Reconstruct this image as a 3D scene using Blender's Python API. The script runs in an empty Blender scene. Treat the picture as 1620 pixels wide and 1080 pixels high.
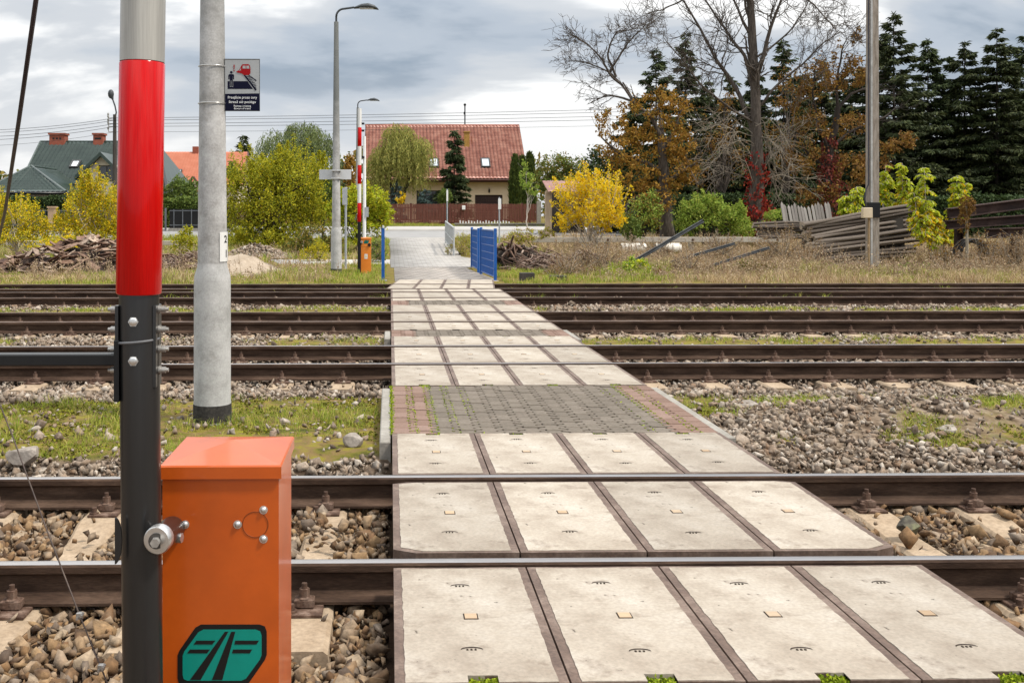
import bpy, bmesh, math, random
import numpy as np
from mathutils import Vector, Matrix
R = math.radians
random.seed(7); RNG = np.random.default_rng(11)
S = bpy.context.scene
COL = S.collection

# ------------------------------------------------------------------ camera
FPX, PPX, HY, EYE, YAW = 1601.0, 645.0, 343.0, 1.57, R(1.0)
cd = bpy.data.cameras.new("camera"); cam = bpy.data.objects.new("camera", cd); COL.objects.link(cam)
cam.location = (0, 0, EYE); cam.rotation_euler = (R(90), 0, -YAW)
cd.sensor_width = 36; cd.lens = 36 * FPX / 1620
cd.shift_x = (810 - PPX) / 1620; cd.shift_y = -(540 - HY) / 1620
cd.clip_start = 0.05; cd.clip_end = 3000
S.camera = cam

# ------------------------------------------------------------------ sky, sun, exposure
SUN_EL, SUN_AZ = R(56), R(112)          # azimuth clockwise from +Y: behind the camera, to the right
w = bpy.data.worlds.new("World"); S.world = w; w.use_nodes = True
nt = w.node_tree; N = nt.nodes; L = nt.links; N.clear()
def nd(t, **k):
    n = N.new(t)
    for a, b in k.items(): setattr(n, a, b)
    return n
out = nd('ShaderNodeOutputWorld'); bg = nd('ShaderNodeBackground'); bg.inputs[1].default_value = 0.1
sky = nd('ShaderNodeTexSky', sky_type='NISHITA'); sky.sun_disc = False
sky.sun_elevation = SUN_EL; sky.sun_rotation = SUN_AZ; sky.air_density = 1.2; sky.dust_density = 2
tc = nd('ShaderNodeTexCoord'); sep = nd('ShaderNodeSeparateXYZ'); L.new(tc.outputs['Generated'], sep.inputs[0])
def mth(op, a, b=None, clamp=False):
    n = nd('ShaderNodeMath', operation=op); n.use_clamp = clamp
    for i, v in enumerate((a, b)):
        if v is None: continue
        if isinstance(v, (int, float)): n.inputs[i].default_value = v
        else: L.new(v, n.inputs[i])
    return n.outputs[0]
zc = mth('MAXIMUM', sep.outputs[2], 0.0)
den = mth('ADD', zc, 0.45)
px_ = mth('DIVIDE', sep.outputs[0], den); py_ = mth('DIVIDE', sep.outputs[1], den)
cmb = nd('ShaderNodeCombineXYZ'); L.new(px_, cmb.inputs[0]); L.new(py_, cmb.inputs[1])
n1 = nd('ShaderNodeTexNoise'); n1.inputs['Scale'].default_value = 1.7; n1.inputs['Detail'].default_value = 7; n1.inputs['Roughness'].default_value = .52
n1.inputs['Distortion'].default_value = .25
mp = nd('ShaderNodeMapping'); mp.inputs['Location'].default_value = (5.3, 0.2, 0); mp.inputs['Scale'].default_value = (.9, 1.5, 1)
L.new(cmb.outputs[0], mp.inputs[0]); L.new(mp.outputs[0], n1.inputs['Vector'])
cr = nd('ShaderNodeValToRGB'); cr.color_ramp.interpolation = 'EASE'
e = cr.color_ramp.elements
e[0].position = .36; e[0].color = (3.1, 3.8, 4.7, 1)
e[1].position = .585; e[1].color = (10.8, 10.8, 10.7, 1)
k = e.new(.44); k.color = (5.0, 5.6, 6.4, 1)
k = e.new(.515); k.color = (6.6, 6.9, 7.3, 1)
L.new(n1.outputs['Fac'], cr.inputs[0])
# an overcast sky is brighter overhead than near the horizon
gr = mth('ADD', mth('MULTIPLY', mth('MAXIMUM', mth('SUBTRACT', zc, .19), 0.0), 2.2), .97)
mul = nd('ShaderNodeVectorMath', operation='SCALE'); hz = nd('ShaderNodeMapRange'); hz.inputs[1].default_value = 0; hz.inputs[2].default_value = .15; hz.inputs[3].default_value = .75; hz.inputs[4].default_value = 0; L.new(zc, hz.inputs[0])
hm = nd('ShaderNodeMixRGB'); hm.inputs[2].default_value = (8.2, 8.25, 8.4, 1); L.new(hz.outputs[0], hm.inputs[0]); L.new(cr.outputs[0], hm.inputs[1])
L.new(hm.outputs[0], mul.inputs[0]); L.new(gr, mul.inputs['Scale'])
mix = nd('ShaderNodeMixRGB'); mix.inputs[0].default_value = .93
L.new(sky.outputs[0], mix.inputs[1]); L.new(mul.outputs[0], mix.inputs[2]); L.new(mix.outputs[0], bg.inputs[0]); L.new(bg.outputs[0], out.inputs[0])

sd = bpy.data.lights.new("sun", 'SUN'); sd.energy = 3.9; sd.angle = R(6); sd.color = (1, .93, .83)
sun = bpy.data.objects.new("sun", sd); COL.objects.link(sun)
sdir = Vector((math.sin(SUN_AZ) * math.cos(SUN_EL), math.cos(SUN_AZ) * math.cos(SUN_EL), math.sin(SUN_EL)))
sun.rotation_euler = sdir.to_track_quat('Z', 'Y').to_euler(); sun.location = sdir * 60
vs = S.view_settings; vs.view_transform = 'Standard'; vs.look = 'None'; vs.exposure = 0.14; vs.gamma = 1
S.cycles.max_bounces = 6; S.cycles.diffuse_bounces = 3; S.cycles.glossy_bounces = 3; S.cycles.transparent_max_bounces = 4

# ------------------------------------------------------------------ helpers
def at(px, py, Y):
    """world point seen at a pixel of the 1620x1080 photograph, on the plane y = Y"""
    u = (px - PPX) / FPX; v = (HY - py) / FPX
    s = Y / (math.cos(YAW) - u * math.sin(YAW))
    return Vector((s * (math.sin(YAW) + u * math.cos(YAW)), Y, EYE + s * v))
def mpp(Y): return Y / FPX            # metres per photo pixel at distance Y
def sm(a, b, x):
    t = np.clip((x - a) / (b - a), 0, 1); return t * t * (3 - 2 * t)
def vn(x, y, sc, seed=0):
    """value noise 0..1"""
    x = np.asarray(x, float) / sc; y = np.asarray(y, float) / sc
    xi = np.floor(x).astype(np.int64); yi = np.floor(y).astype(np.int64)
    fx = x - xi; fy = y - yi; fx = fx * fx * (3 - 2 * fx); fy = fy * fy * (3 - 2 * fy)
    def h(a, b):
        n = (a * 374761393 + b * 668265263 + seed * 1442695041) & 0x7fffffff
        n = ((n ^ (n >> 13)) * 1274126177) & 0x7fffffff
        n = (n ^ (n >> 16)) & 0xffff
        return n / 65535.0
    return (h(xi, yi) * (1 - fx) + h(xi + 1, yi) * fx) * (1 - fy) + (h(xi, yi + 1) * (1 - fx) + h(xi + 1, yi + 1) * fx) * fy

_mats = {}
def M(name, cols, rough=.8, metal=0., by='noise', scale=4., amt=.25, fscale=40., bump=0., bscale=60., trans=0., spec=.3, coat=0., stretch=None, streak=None, wob=0., fleck=None, objvar=0.):
    """procedural material. cols: ramp driven by noise / random per island / random per object; then fine mottling and bump"""
    if name in _mats: return _mats[name]
    m = bpy.data.materials.new(name); m.use_nodes = True; _mats[name] = m
    t = m.node_tree; t.nodes.clear(); n = t.nodes.new; l = t.links.new
    o = n('ShaderNodeOutputMaterial'); p = n('ShaderNodeBsdfPrincipled')
    p.inputs['Roughness'].default_value = rough; p.inputs['Metallic'].default_value = metal
    p.inputs['Specular IOR Level'].default_value = spec; p.inputs['Coat Weight'].default_value = coat; p.inputs['Coat Roughness'].default_value = .08
    tc = n('ShaderNodeTexCoord'); vec = tc.outputs['Object']
    if stretch:
        mp = n('ShaderNodeMapping'); mp.inputs['Scale'].default_value = stretch; l(vec, mp.inputs[0]); vec = mp.outputs[0]
    def noise(s, d=5, r=.6):
        x = n('ShaderNodeTexNoise'); x.inputs['Scale'].default_value = s; x.inputs['Detail'].default_value = d; x.inputs['Roughness'].default_value = r
        l(vec, x.inputs['Vector']); return x.outputs['Fac']
    rp = n('ShaderNodeValToRGB'); els = rp.color_ramp.elements
    k = len(cols)
    if by == 'noise': pos = [.32 + .36 * i / max(1, k - 1) for i in range(k)]; fac = noise(scale)
    else:
        pos = [i / max(1, k - 1) for i in range(k)]
        if by == 'island': fac = n('ShaderNodeNewGeometry').outputs['Random Per Island']
        else: fac = n('ShaderNodeObjectInfo').outputs['Random']
        if wob:
            a = n('ShaderNodeMath'); a.operation = 'MULTIPLY_ADD'; l(noise(scale, 2), a.inputs[0]); a.inputs[1].default_value = wob; 
            b = n('ShaderNodeMath'); b.operation = 'SUBTRACT'; l(fac, b.inputs[0]); b.inputs[1].default_value = wob * .5
            l(b.outputs[0], a.inputs[2]); fac = a.outputs[0]
    while len(els) < k: els.new(.5)
    for i in range(k): els[i].position = pos[i]; els[i].color = (*cols[i], 1)
    if k == 1: els[0].color = els[1].color = (*cols[0], 1)
    l(fac, rp.inputs[0]); c = rp.outputs[0]
    if amt:
        mr = n('ShaderNodeMapRange'); mr.inputs[1].default_value = .3; mr.inputs[2].default_value = .7
        mr.inputs[3].default_value = 1 - amt; mr.inputs[4].default_value = 1 + amt * .6
        l(noise(fscale), mr.inputs[0]); s = n('ShaderNodeVectorMath'); s.operation = 'SCALE'
        l(c, s.inputs[0]); l(mr.outputs[0], s.inputs['Scale']); c = s.outputs[0]
    if streak:      # a second stain layer: (colour, noise scale, threshold, strength)
        sc_, sz, th, st = streak
        mr = n('ShaderNodeMapRange'); mr.inputs[1].default_value = th; mr.inputs[2].default_value = th + .12; mr.inputs[4].default_value = st
        l(noise(sz, 8, .65), mr.inputs[0]); mx = n('ShaderNodeMixRGB'); mx.inputs[2].default_value = (*sc_, 1)
        l(mr.outputs[0], mx.inputs[0]); l(c, mx.inputs[1]); c = mx.outputs[0]
    if fleck:       # small dark chips: (colour, noise scale, threshold)
        mr = n('ShaderNodeMapRange'); mr.inputs[1].default_value = fleck[2]; mr.inputs[2].default_value = fleck[2] + .03; mr.inputs[4].default_value = .8
        l(noise(fleck[1], 3, .5), mr.inputs[0]); mx = n('ShaderNodeMixRGB'); mx.inputs[2].default_value = (*fleck[0], 1)
        l(mr.outputs[0], mx.inputs[0]); l(c, mx.inputs[1]); c = mx.outputs[0]
    if objvar:      # each piece has a tone of its own
        mr = n('ShaderNodeMapRange'); mr.inputs[3].default_value = 1 - objvar; mr.inputs[4].default_value = 1 + objvar * .5
        l(n('ShaderNodeObjectInfo').outputs['Random'], mr.inputs[0]); s = n('ShaderNodeVectorMath'); s.operation = 'SCALE'
        l(c, s.inputs[0]); l(mr.outputs[0], s.inputs['Scale']); c = s.outputs[0]
    l(c, p.inputs['Base Color'])
    if bump:
        b = n('ShaderNodeBump'); b.inputs['Strength'].default_value = bump; b.inputs['Distance'].default_value = .01
        l(noise(bscale, 6), b.inputs['Height']); l(b.outputs[0], p.inputs['Normal'])
    sh = p.outputs[0]
    if trans:
        tr = n('ShaderNodeBsdfTranslucent'); l(c, tr.inputs[0]); mx = n('ShaderNodeMixShader'); mx.inputs[0].default_value = trans
        l(sh, mx.inputs[1]); l(tr.outputs[0], mx.inputs[2]); sh = mx.outputs[0]
    l(sh, o.inputs[0]); return m

def root_of(o):
    while o.parent: o = o.parent
    return o
def tag(o, label=None, cat=None, group=None, kind=None):
    if label: o['label'] = label
    if cat: o['category'] = cat
    if group: o['group'] = group
    if kind: o['kind'] = kind
    return o
def thing(name, label, cat, loc=(0, 0, 0), group=None):
    o = bpy.data.objects.new(name, None); COL.objects.link(o); o.location = loc; o.empty_display_size = .1
    return tag(o, label, cat, group)
def link(name, me, mats, parent=None, origin=None):
    for m in (mats if isinstance(mats, (list, tuple)) else [mats]): me.materials.append(m)
    o = bpy.data.objects.new(name, me); COL.objects.link(o)
    off = None
    if parent: o.parent = parent; off = root_of(parent).location
    elif origin is not None: o.location = origin; off = Vector(origin)
    if off is not None and off.length: me.transform(Matrix.Translation(-off))
    return o
def copy_tree(o, parent=None):
    c = o.copy(); COL.objects.link(c)
    if parent: c.parent = parent
    for ch in list(o.children): copy_tree(ch, c)
    return c

class MB:
    """mesh collector: world coordinates, several shapes, one mesh"""
    def __init__(s): s.v = []; s.f = []; s.m = []; s.sm = []
    def add(s, vs, fs, m=0, smooth=False):
        b = len(s.v); s.v += [tuple(x) for x in vs]
        for f in fs: s.f.append([b + i for i in f]); s.m.append(m); s.sm.append(smooth)
        return s
    def box(s, c0, c1, m=0, bev=0.):
        x0, y0, z0 = c0; x1, y1, z1 = c1
        if bev:
            b = bev
            pts = []
            for z, i in ((z0, b), (z0 + b, 0), (z1 - b, 0), (z1, b)):
                pts += [(x0 + i + (b if 0 else 0), y0 + i, z), (x1 - i, y0 + i, z), (x1 - i, y1 - i, z), (x0 + i, y1 - i, z)]
            fs = [(3, 2, 1, 0), (12, 13, 14, 15)]
            for r in range(3):
                for k in range(4): fs.append((r * 4 + k, r * 4 + (k + 1) % 4, r * 4 + 4 + (k + 1) % 4, r * 4 + 4 + k))
            return s.add(pts, fs, m)
        return s.add([(x0, y0, z0), (x1, y0, z0), (x1, y1, z0), (x0, y1, z0), (x0, y0, z1), (x1, y0, z1), (x1, y1, z1), (x0, y1, z1)],
                     [(3, 2, 1, 0), (4, 5, 6, 7), (0, 1, 5, 4), (1, 2, 6, 5), (2, 3, 7, 6), (3, 0, 4, 7)], m)
    def tube(s, pts, rad, n=8, m=0, caps=True, smooth=True, squash=None):
        pts = [Vector(p) for p in pts]
        if isinstance(rad, (int, float)): rad = [rad] * len(pts)
        up = None; vs = []; k = len(pts)
        for i, p in enumerate(pts):
            d = (pts[min(i + 1, k - 1)] - pts[max(i - 1, 0)])
            d = d.normalized() if d.length > 1e-9 else Vector((0, 0, 1))
            if up is None: up = Vector((0, 0, 1)) if abs(d.z) < .9 else Vector((0, 1, 0))
            a = d.cross(up); 
            if a.length < 1e-6: a = d.cross(Vector((1, 0, 0)))
            a.normalize(); b = d.cross(a).normalized(); up = -b if b.dot(up) < 0 else b
            b = up; a = d.cross(b).normalized()
            for j in range(n):
                t = 2 * math.pi * j / n; vs.append(p + (a * math.cos(t) + b * math.sin(t)) * rad[i])
        fs = [(i * n + j, i * n + (j + 1) % n, (i + 1) * n + (j + 1) % n, (i + 1) * n + j) for i in range(k - 1) for j in range(n)]
        s.add(vs, fs, m, smooth)
        if caps:
            s.add(vs[:n], [list(range(n))[::-1]], m); s.add(vs[-n:], [list(range(n))], m)
        return s
    def cyl(s, p0, p1, r0, r1=None, n=16, m=0): return s.tube([p0, p1], [r0, r0 if r1 is None else r1], n, m)
    def prism(s, poly, z0, z1, m=0):
        """poly in xy, extruded in z"""
        n = len(poly); vs = [(x, y, z0) for x, y in poly] + [(x, y, z1) for x, y in poly]
        fs = [list(range(n))[::-1], list(range(n, 2 * n))] + [(i, (i + 1) % n, n + (i + 1) % n, n + i) for i in range(n)]
        return s.add(vs, fs, m)
    def prism_y(s, poly, y0, y1, m=0):
        """poly in xz, extruded in y"""
        n = len(poly); vs = [(x, y0, z) for x, z in poly] + [(x, y1, z) for x, z in poly]
        fs = [list(range(n)), list(range(n, 2 * n))[::-1]] + [((i + 1) % n, i, n + i, n + (i + 1) % n) for i in range(n)]
        return s.add(vs, fs, m)
    def prism_x(s, poly, x0, x1, m=0):
        """poly in yz, extruded in x"""
        n = len(poly); vs = [(x0, y, z) for y, z in poly] + [(x1, y, z) for y, z in poly]
        fs = [list(range(n))[::-1], list(range(n, 2 * n))] + [(i, (i + 1) % n, n + (i + 1) % n, n + i) for i in range(n)]
        return s.add(vs, fs, m)
    def lathe(s, c, prof, n=20, m=0):
        """profile of (radius, z) about a vertical axis at c"""
        vs = [(c[0] + r * math.cos(2 * math.pi * j / n), c[1] + r * math.sin(2 * math.pi * j / n), c[2] + z) for r, z in prof for j in range(n)]
        k = len(prof)
        s.add(vs, [(i * n + j, i * n + (j + 1) % n, (i + 1) * n + (j + 1) % n, (i + 1) * n + j) for i in range(k - 1) for j in range(n)], m, True)
        s.add(vs[:n], [list(range(n))[::-1]], m); s.add(vs[-n:], [list(range(n))], m)
        return s
    def ball(s, c, r, m=0, sx=1, sy=1, sz=1, n=10):
        vs = []; fs = []; h = n // 2
        for i in range(h + 1):
            a = math.pi * i / h
            for j in range(n):
                b = 2 * math.pi * j / n
                vs.append((c[0] + r * sx * math.sin(a) * math.cos(b), c[1] + r * sy * math.sin(a) * math.sin(b), c[2] + r * sz * math.cos(a)))
        for i in range(h):
            for j in range(n): fs.append((i * n + j, (i + 1) * n + j, (i + 1) * n + (j + 1) % n, i * n + (j + 1) % n))
        return s.add(vs, fs, m, True)
    def build(s, name, mats, parent=None, origin=None):
        me = bpy.data.meshes.new(name); me.from_pydata(s.v, [], s.f)
        me.polygons.foreach_set('material_index', s.m); me.polygons.foreach_set('use_smooth', s.sm); me.update()
        return link(name, me, mats, parent, origin)

def npmesh(name, V, F, mats, parent=None, origin=None, mi=None, smooth=False):
    """mesh from numpy arrays; F may be a list of index arrays of different widths"""
    if not isinstance(F, list): F = [F]
    me = bpy.data.meshes.new(name); V = np.ascontiguousarray(V, np.float32)
    me.vertices.add(len(V)); me.vertices.foreach_set('co', V.ravel())
    nl = sum(f.size for f in F); npol = sum(len(f) for f in F)
    me.loops.add(nl); me.loops.foreach_set('vertex_index', np.concatenate([f.ravel() for f in F]).astype(np.int32))
    me.polygons.add(npol)
    tot = np.concatenate([np.full(len(f), f.shape[1]) for f in F]); st = np.concatenate([[0], np.cumsum(tot)[:-1]])
    me.polygons.foreach_set('loop_start', st.astype(np.int32))
    if mi is not None: me.polygons.foreach_set('material_index', mi.astype(np.int32))
    if smooth: me.polygons.foreach_set('use_smooth', np.ones(npol, bool))
    me.update(calc_edges=True); me.validate()
    return link(name, me, mats, parent, origin)

def rand_unit(n):
    v = RNG.normal(size=(n, 3)); return v / np.linalg.norm(v, axis=1, keepdims=True)
def leaf_quads(P, size, D=None, aspect=.55, up=0.):
    """one rhombic leaf per point; D = leaf direction (random if None)"""
    n = len(P); size = np.broadcast_to(np.asarray(size, float), (n,))[:, None]
    D = rand_unit(n) if D is None else D / np.maximum(np.linalg.norm(D, axis=1, keepdims=True), 1e-6)
    W = np.cross(D, rand_unit(n)); W /= np.maximum(np.linalg.norm(W, axis=1, keepdims=True), 1e-6)
    Nn = np.cross(D, W) * .12
    a = P; b = P + D * size * .45 + W * size * aspect * .5 + Nn * size; c = P + D * size; d = P + D * size * .45 - W * size * aspect * .5 + Nn * size
    V = np.stack([a, b, c, d], 1).reshape(-1, 3); F = np.arange(4 * n).reshape(n, 4)
    return V, F
def blades(P, h, wd, lean, bend=.5):
    """grass blades: 5 vertices, one quad and one tip triangle each"""
    n = len(P); h = np.broadcast_to(np.asarray(h, float), (n,))[:, None]; wd = np.broadcast_to(np.asarray(wd, float), (n,))[:, None]
    az = RNG.uniform(0, 2 * np.pi, n); A = np.stack([np.cos(az), np.sin(az), np.zeros(n)], 1)
    az2 = RNG.uniform(0, 2 * np.pi, n); B = np.stack([np.cos(az2), np.sin(az2), np.zeros(n)], 1)
    ln = (RNG.uniform(.2, 1, n) * lean)[:, None]; Z = np.array([0, 0, 1.])
    mid = P + Z * h * .6 + B * ln * h * .45; tip = P + Z * h * (1 - .35 * ln) + B * ln * h * (1 + bend)
    V = np.stack([P - A * wd, P + A * wd, mid + A * wd * .75, mid - A * wd * .75, tip], 1).reshape(-1, 3)
    i = np.arange(n)[:, None] * 5
    return V, [i + np.array([0, 1, 2, 3]), i + np.array([3, 2, 4])]
class NB:
    """collector of numpy meshes"""
    def __init__(s): s.V = []; s.F = {}; s.n = 0
    def add(s, V, F):
        for f in (F if isinstance(F, list) else [F]): s.F.setdefault(f.shape[1], []).append(f + s.n)
        s.V.append(V); s.n += len(V); return s
    def build(s, name, mats, parent=None, origin=None, smooth=False):
        return npmesh(name, np.concatenate(s.V), [np.concatenate(f) for f in s.F.values()], mats, parent, origin, None, smooth)
def np_tubes(lines, n=5):
    """lines: list of (points (k,3), radii (k,)) -> V, F"""
    Vs = []; Fs = []; b = 0; ang = 2 * np.pi * np.arange(n) / n; ca = np.cos(ang)[None, :, None]; sa = np.sin(ang)[None, :, None]
    for P, r in lines:
        P = np.asarray(P, float); r = np.asarray(r, float); k = len(P)
        D = np.gradient(P, axis=0); D /= np.maximum(np.linalg.norm(D, axis=1, keepdims=True), 1e-9)
        ref = np.array([0.31, .77, .2]) if abs(D[0, 2]) > .7 else np.array([0.05, .1, 1.])
        A = np.cross(D, ref); A /= np.maximum(np.linalg.norm(A, axis=1, keepdims=True), 1e-9); B = np.cross(D, A)
        Vs.append((P[:, None] + (A[:, None] * ca + B[:, None] * sa) * r[:, None, None]).reshape(-1, 3))
        i = np.arange(k - 1)[:, None] * n; j = np.arange(n)[None]
        q = np.stack([i + j, i + (j + 1) % n, i + n + (j + 1) % n, i + n + j], -1).reshape(-1, 4)
        Fs.append(q + b); b += k * n
    return np.concatenate(Vs), np.concatenate(Fs)

def text_mesh(body, size, ax='CENTER', bold=0.):
    c = bpy.data.curves.new('t', 'FONT'); c.body = body; c.size = size; c.align_x = ax; c.align_y = 'CENTER'; c.offset = bold; c.resolution_u = 3
    o = bpy.data.objects.new('t', c); COL.objects.link(o); bpy.context.view_layer.update()
    me = bpy.data.meshes.new_from_object(o.evaluated_get(bpy.context.evaluated_depsgraph_get()))
    V = np.zeros(len(me.vertices) * 3, np.float32); me.vertices.foreach_get('co', V)
    F = [tuple(p.vertices) for p in me.polygons]
    bpy.data.objects.remove(o); bpy.data.curves.remove(c); bpy.data.meshes.remove(me)
    return V.reshape(-1, 3), F
# ------------------------------------------------------------------ materials
m_conc = M('worn_concrete', [(.235, .19, .145), (.355, .307, .248), (.435, .39, .332)], .85, scale=2.0, amt=.16, fscale=60, bump=.25, bscale=160, streak=((.14, .10, .07), 5, .54, .6), fleck=((.07, .055, .042), 20, .69), objvar=.16)
m_frame = M('rusty_steel_frame', [(.07, .042, .03), (.125, .082, .06), (.205, .148, .115)], .6, scale=5, amt=.35, fscale=60, bump=.2, spec=.4)
m_rail_side = M('rail_rust', [(.03, .016, .010), (.058, .034, .022), (.10, .062, .042)], .85, scale=4, amt=.35, fscale=50, bump=.3, spec=.2, stretch=(.6, 3, 3))
m_rail_top = M('rail_running_surface', [(.36, .33, .31), (.46, .44, .43)], .34, .85, scale=3, amt=.12, fscale=30, stretch=(.3, 4, 1))
m_rail_top_b = M('rail_running_surface_dull', [(.12, .08, .06), (.22, .175, .15)], .5, .3, scale=3, amt=.2, fscale=30)
m_sleeper = M('sleeper_concrete', [(.27, .195, .125), (.38, .29, .20)], .9, scale=5, amt=.2, fscale=40, bump=.3)
m_rust = M('bolt_rust', [(.045, .024, .015), (.095, .054, .036), (.20, .135, .10)], .8, scale=20, amt=.3, fscale=70, bump=.4)
m_bst = M('ballast_brown', [(.05, .026, .012), (.19, .108, .05), (.27, .175, .09), (.09, .048, .024), (.36, .275, .185), (.14, .076, .036), (.28, .19, .11), (.23, .18, .135), (.06, .036, .022)], .9, by='island', scale=22, amt=.42, fscale=38, bump=.3, bscale=60, wob=.08)
m_gst = M('ballast_grey', [(.06, .040, .027), (.24, .185, .135), (.34, .275, .21), (.11, .076, .05), (.44, .385, .32), (.20, .125, .075), (.31, .25, .195), (.25, .18, .125), (.16, .125, .095)], .9, by='island', scale=22, amt=.42, fscale=38, bump=.3, bscale=60, wob=.14)
m_grey_paver = M('grey_paver', [(.125, .103, .080), (.14, .116, .09), (.16, .133, .105), (.132, .108, .084)], .9, by='island', scale=9, amt=.25, fscale=40, bump=.3, wob=.3)
m_red_paver = M('red_paver', [(.155, .095, .07), (.19, .12, .09), (.22, .145, .115)], .9, by='island', scale=9, amt=.2, fscale=60, bump=.3, wob=.2)
m_joint = M('paver_joint_soil', [(.03, .024, .02), (.05, .04, .03)], 1, scale=3)
m_moss = M('moss', [(.08, .10, .008), (.165, .175, .012), (.24, .235, .018), (.14, .10, .03)], 1, by='island', amt=.3, fscale=50)
m_moss_b = M('moss_bright', [(.12, .18, .008), (.24, .31, .012), (.32, .36, .02)], 1, by='island', amt=.2, fscale=50)
m_grass = M('grass_blades', [(.13, .21, .02), (.25, .33, .03), (.18, .26, .022), (.38, .37, .055), (.46, .36, .14), (.27, .34, .03), (.33, .23, .10)], .9, by='island', amt=.1, trans=.3)
m_dry = M('dry_weed_stems', [(.34, .23, .13), (.54, .40, .24), (.44, .29, .17), (.64, .52, .34), (.26, .15, .09), (.46, .42, .15), (.55, .38, .26)], .9, by='island', amt=.1, trans=.25)
m_kerb = M('kerb_concrete', [(.22, .20, .17), (.31, .29, .255)], .9, scale=6, amt=.2, bump=.3)

RAILS = [(4.63, 6.135), (10.86, 12.365), (15.24, 16.745), (19.76, 21.265), (22.22, 23.725)]
WX0, WX1 = 0.012, 2.422                       # the crossing's left and right edges
PROF = [(25.4, -.06), (30, -.04), (45, .26), (78, 1.03), (100, 1.2), (150, 1.3), (900, 2.0)]
def track_bed(y):
    b = np.zeros_like(y)
    for a, c in RAILS: b = np.maximum(b, 1 - sm(1.42, 2.0, np.abs(y - (a + c) / 2)))
    return b
def gz(x, y):
    """ground height"""
    x = np.asarray(x, float); y = np.asarray(y, float)
    near = -.135 - .115 * track_bed(y) * (y < 18.5) - .06 * track_bed(y) * (y >= 18.5)
    near = near + .03 * (vn(x, y, .7, 3) - .5) + .015 * (vn(x, y, .22, 4) - .5)
    near = near + .17 * np.exp(-((x - 4.4) / 1.3) ** 2 - ((y - 8.3) / .5) ** 2)          # a low heap of stone right of the pavers
    near = np.where((x > WX0 - .01) & (x < WX1 + .01), -.25, near)
    far = np.interp(y, [p[0] for p in PROF], [p[1] for p in PROF])
    t = sm(23.9, 25.4, y)
    return near * (1 - t) + far * t
def moss_f(x, y):
    n = .55 * vn(x, y, 1.1, 21) + .3 * vn(x, y, .38, 22) + .15 * vn(x, y, .12, 23)
    left = x < .2
    s = np.where(left, .70, .60) * sm(6.9, 7.5, y) * (1 - sm(9.1, 9.8, y))
    s = s - .35 * np.exp(-((x - 4.4) / 1.2) ** 2 - ((y - 8.0) / .7) ** 2) * (~left)
    s = s + np.where(left, .45, .62) * sm(12.9, 13.3, y) * (1 - sm(14.3, 14.8, y))
    s = s + .22 * sm(15.2, 15.4, y) * (1 - sm(16.6, 16.8, y))
    s = s + np.where(left, .66, .56) * sm(17.3, 17.6, y) * (1 - sm(19.0, 19.3, y))
    s = s + .42 * sm(19.6, 20.2, y)
    s = s + .8 * sm(24.0, 24.8, y)
    return sm(1 - s - .12, 1 - s + .10, n) * (s > .01)

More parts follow.
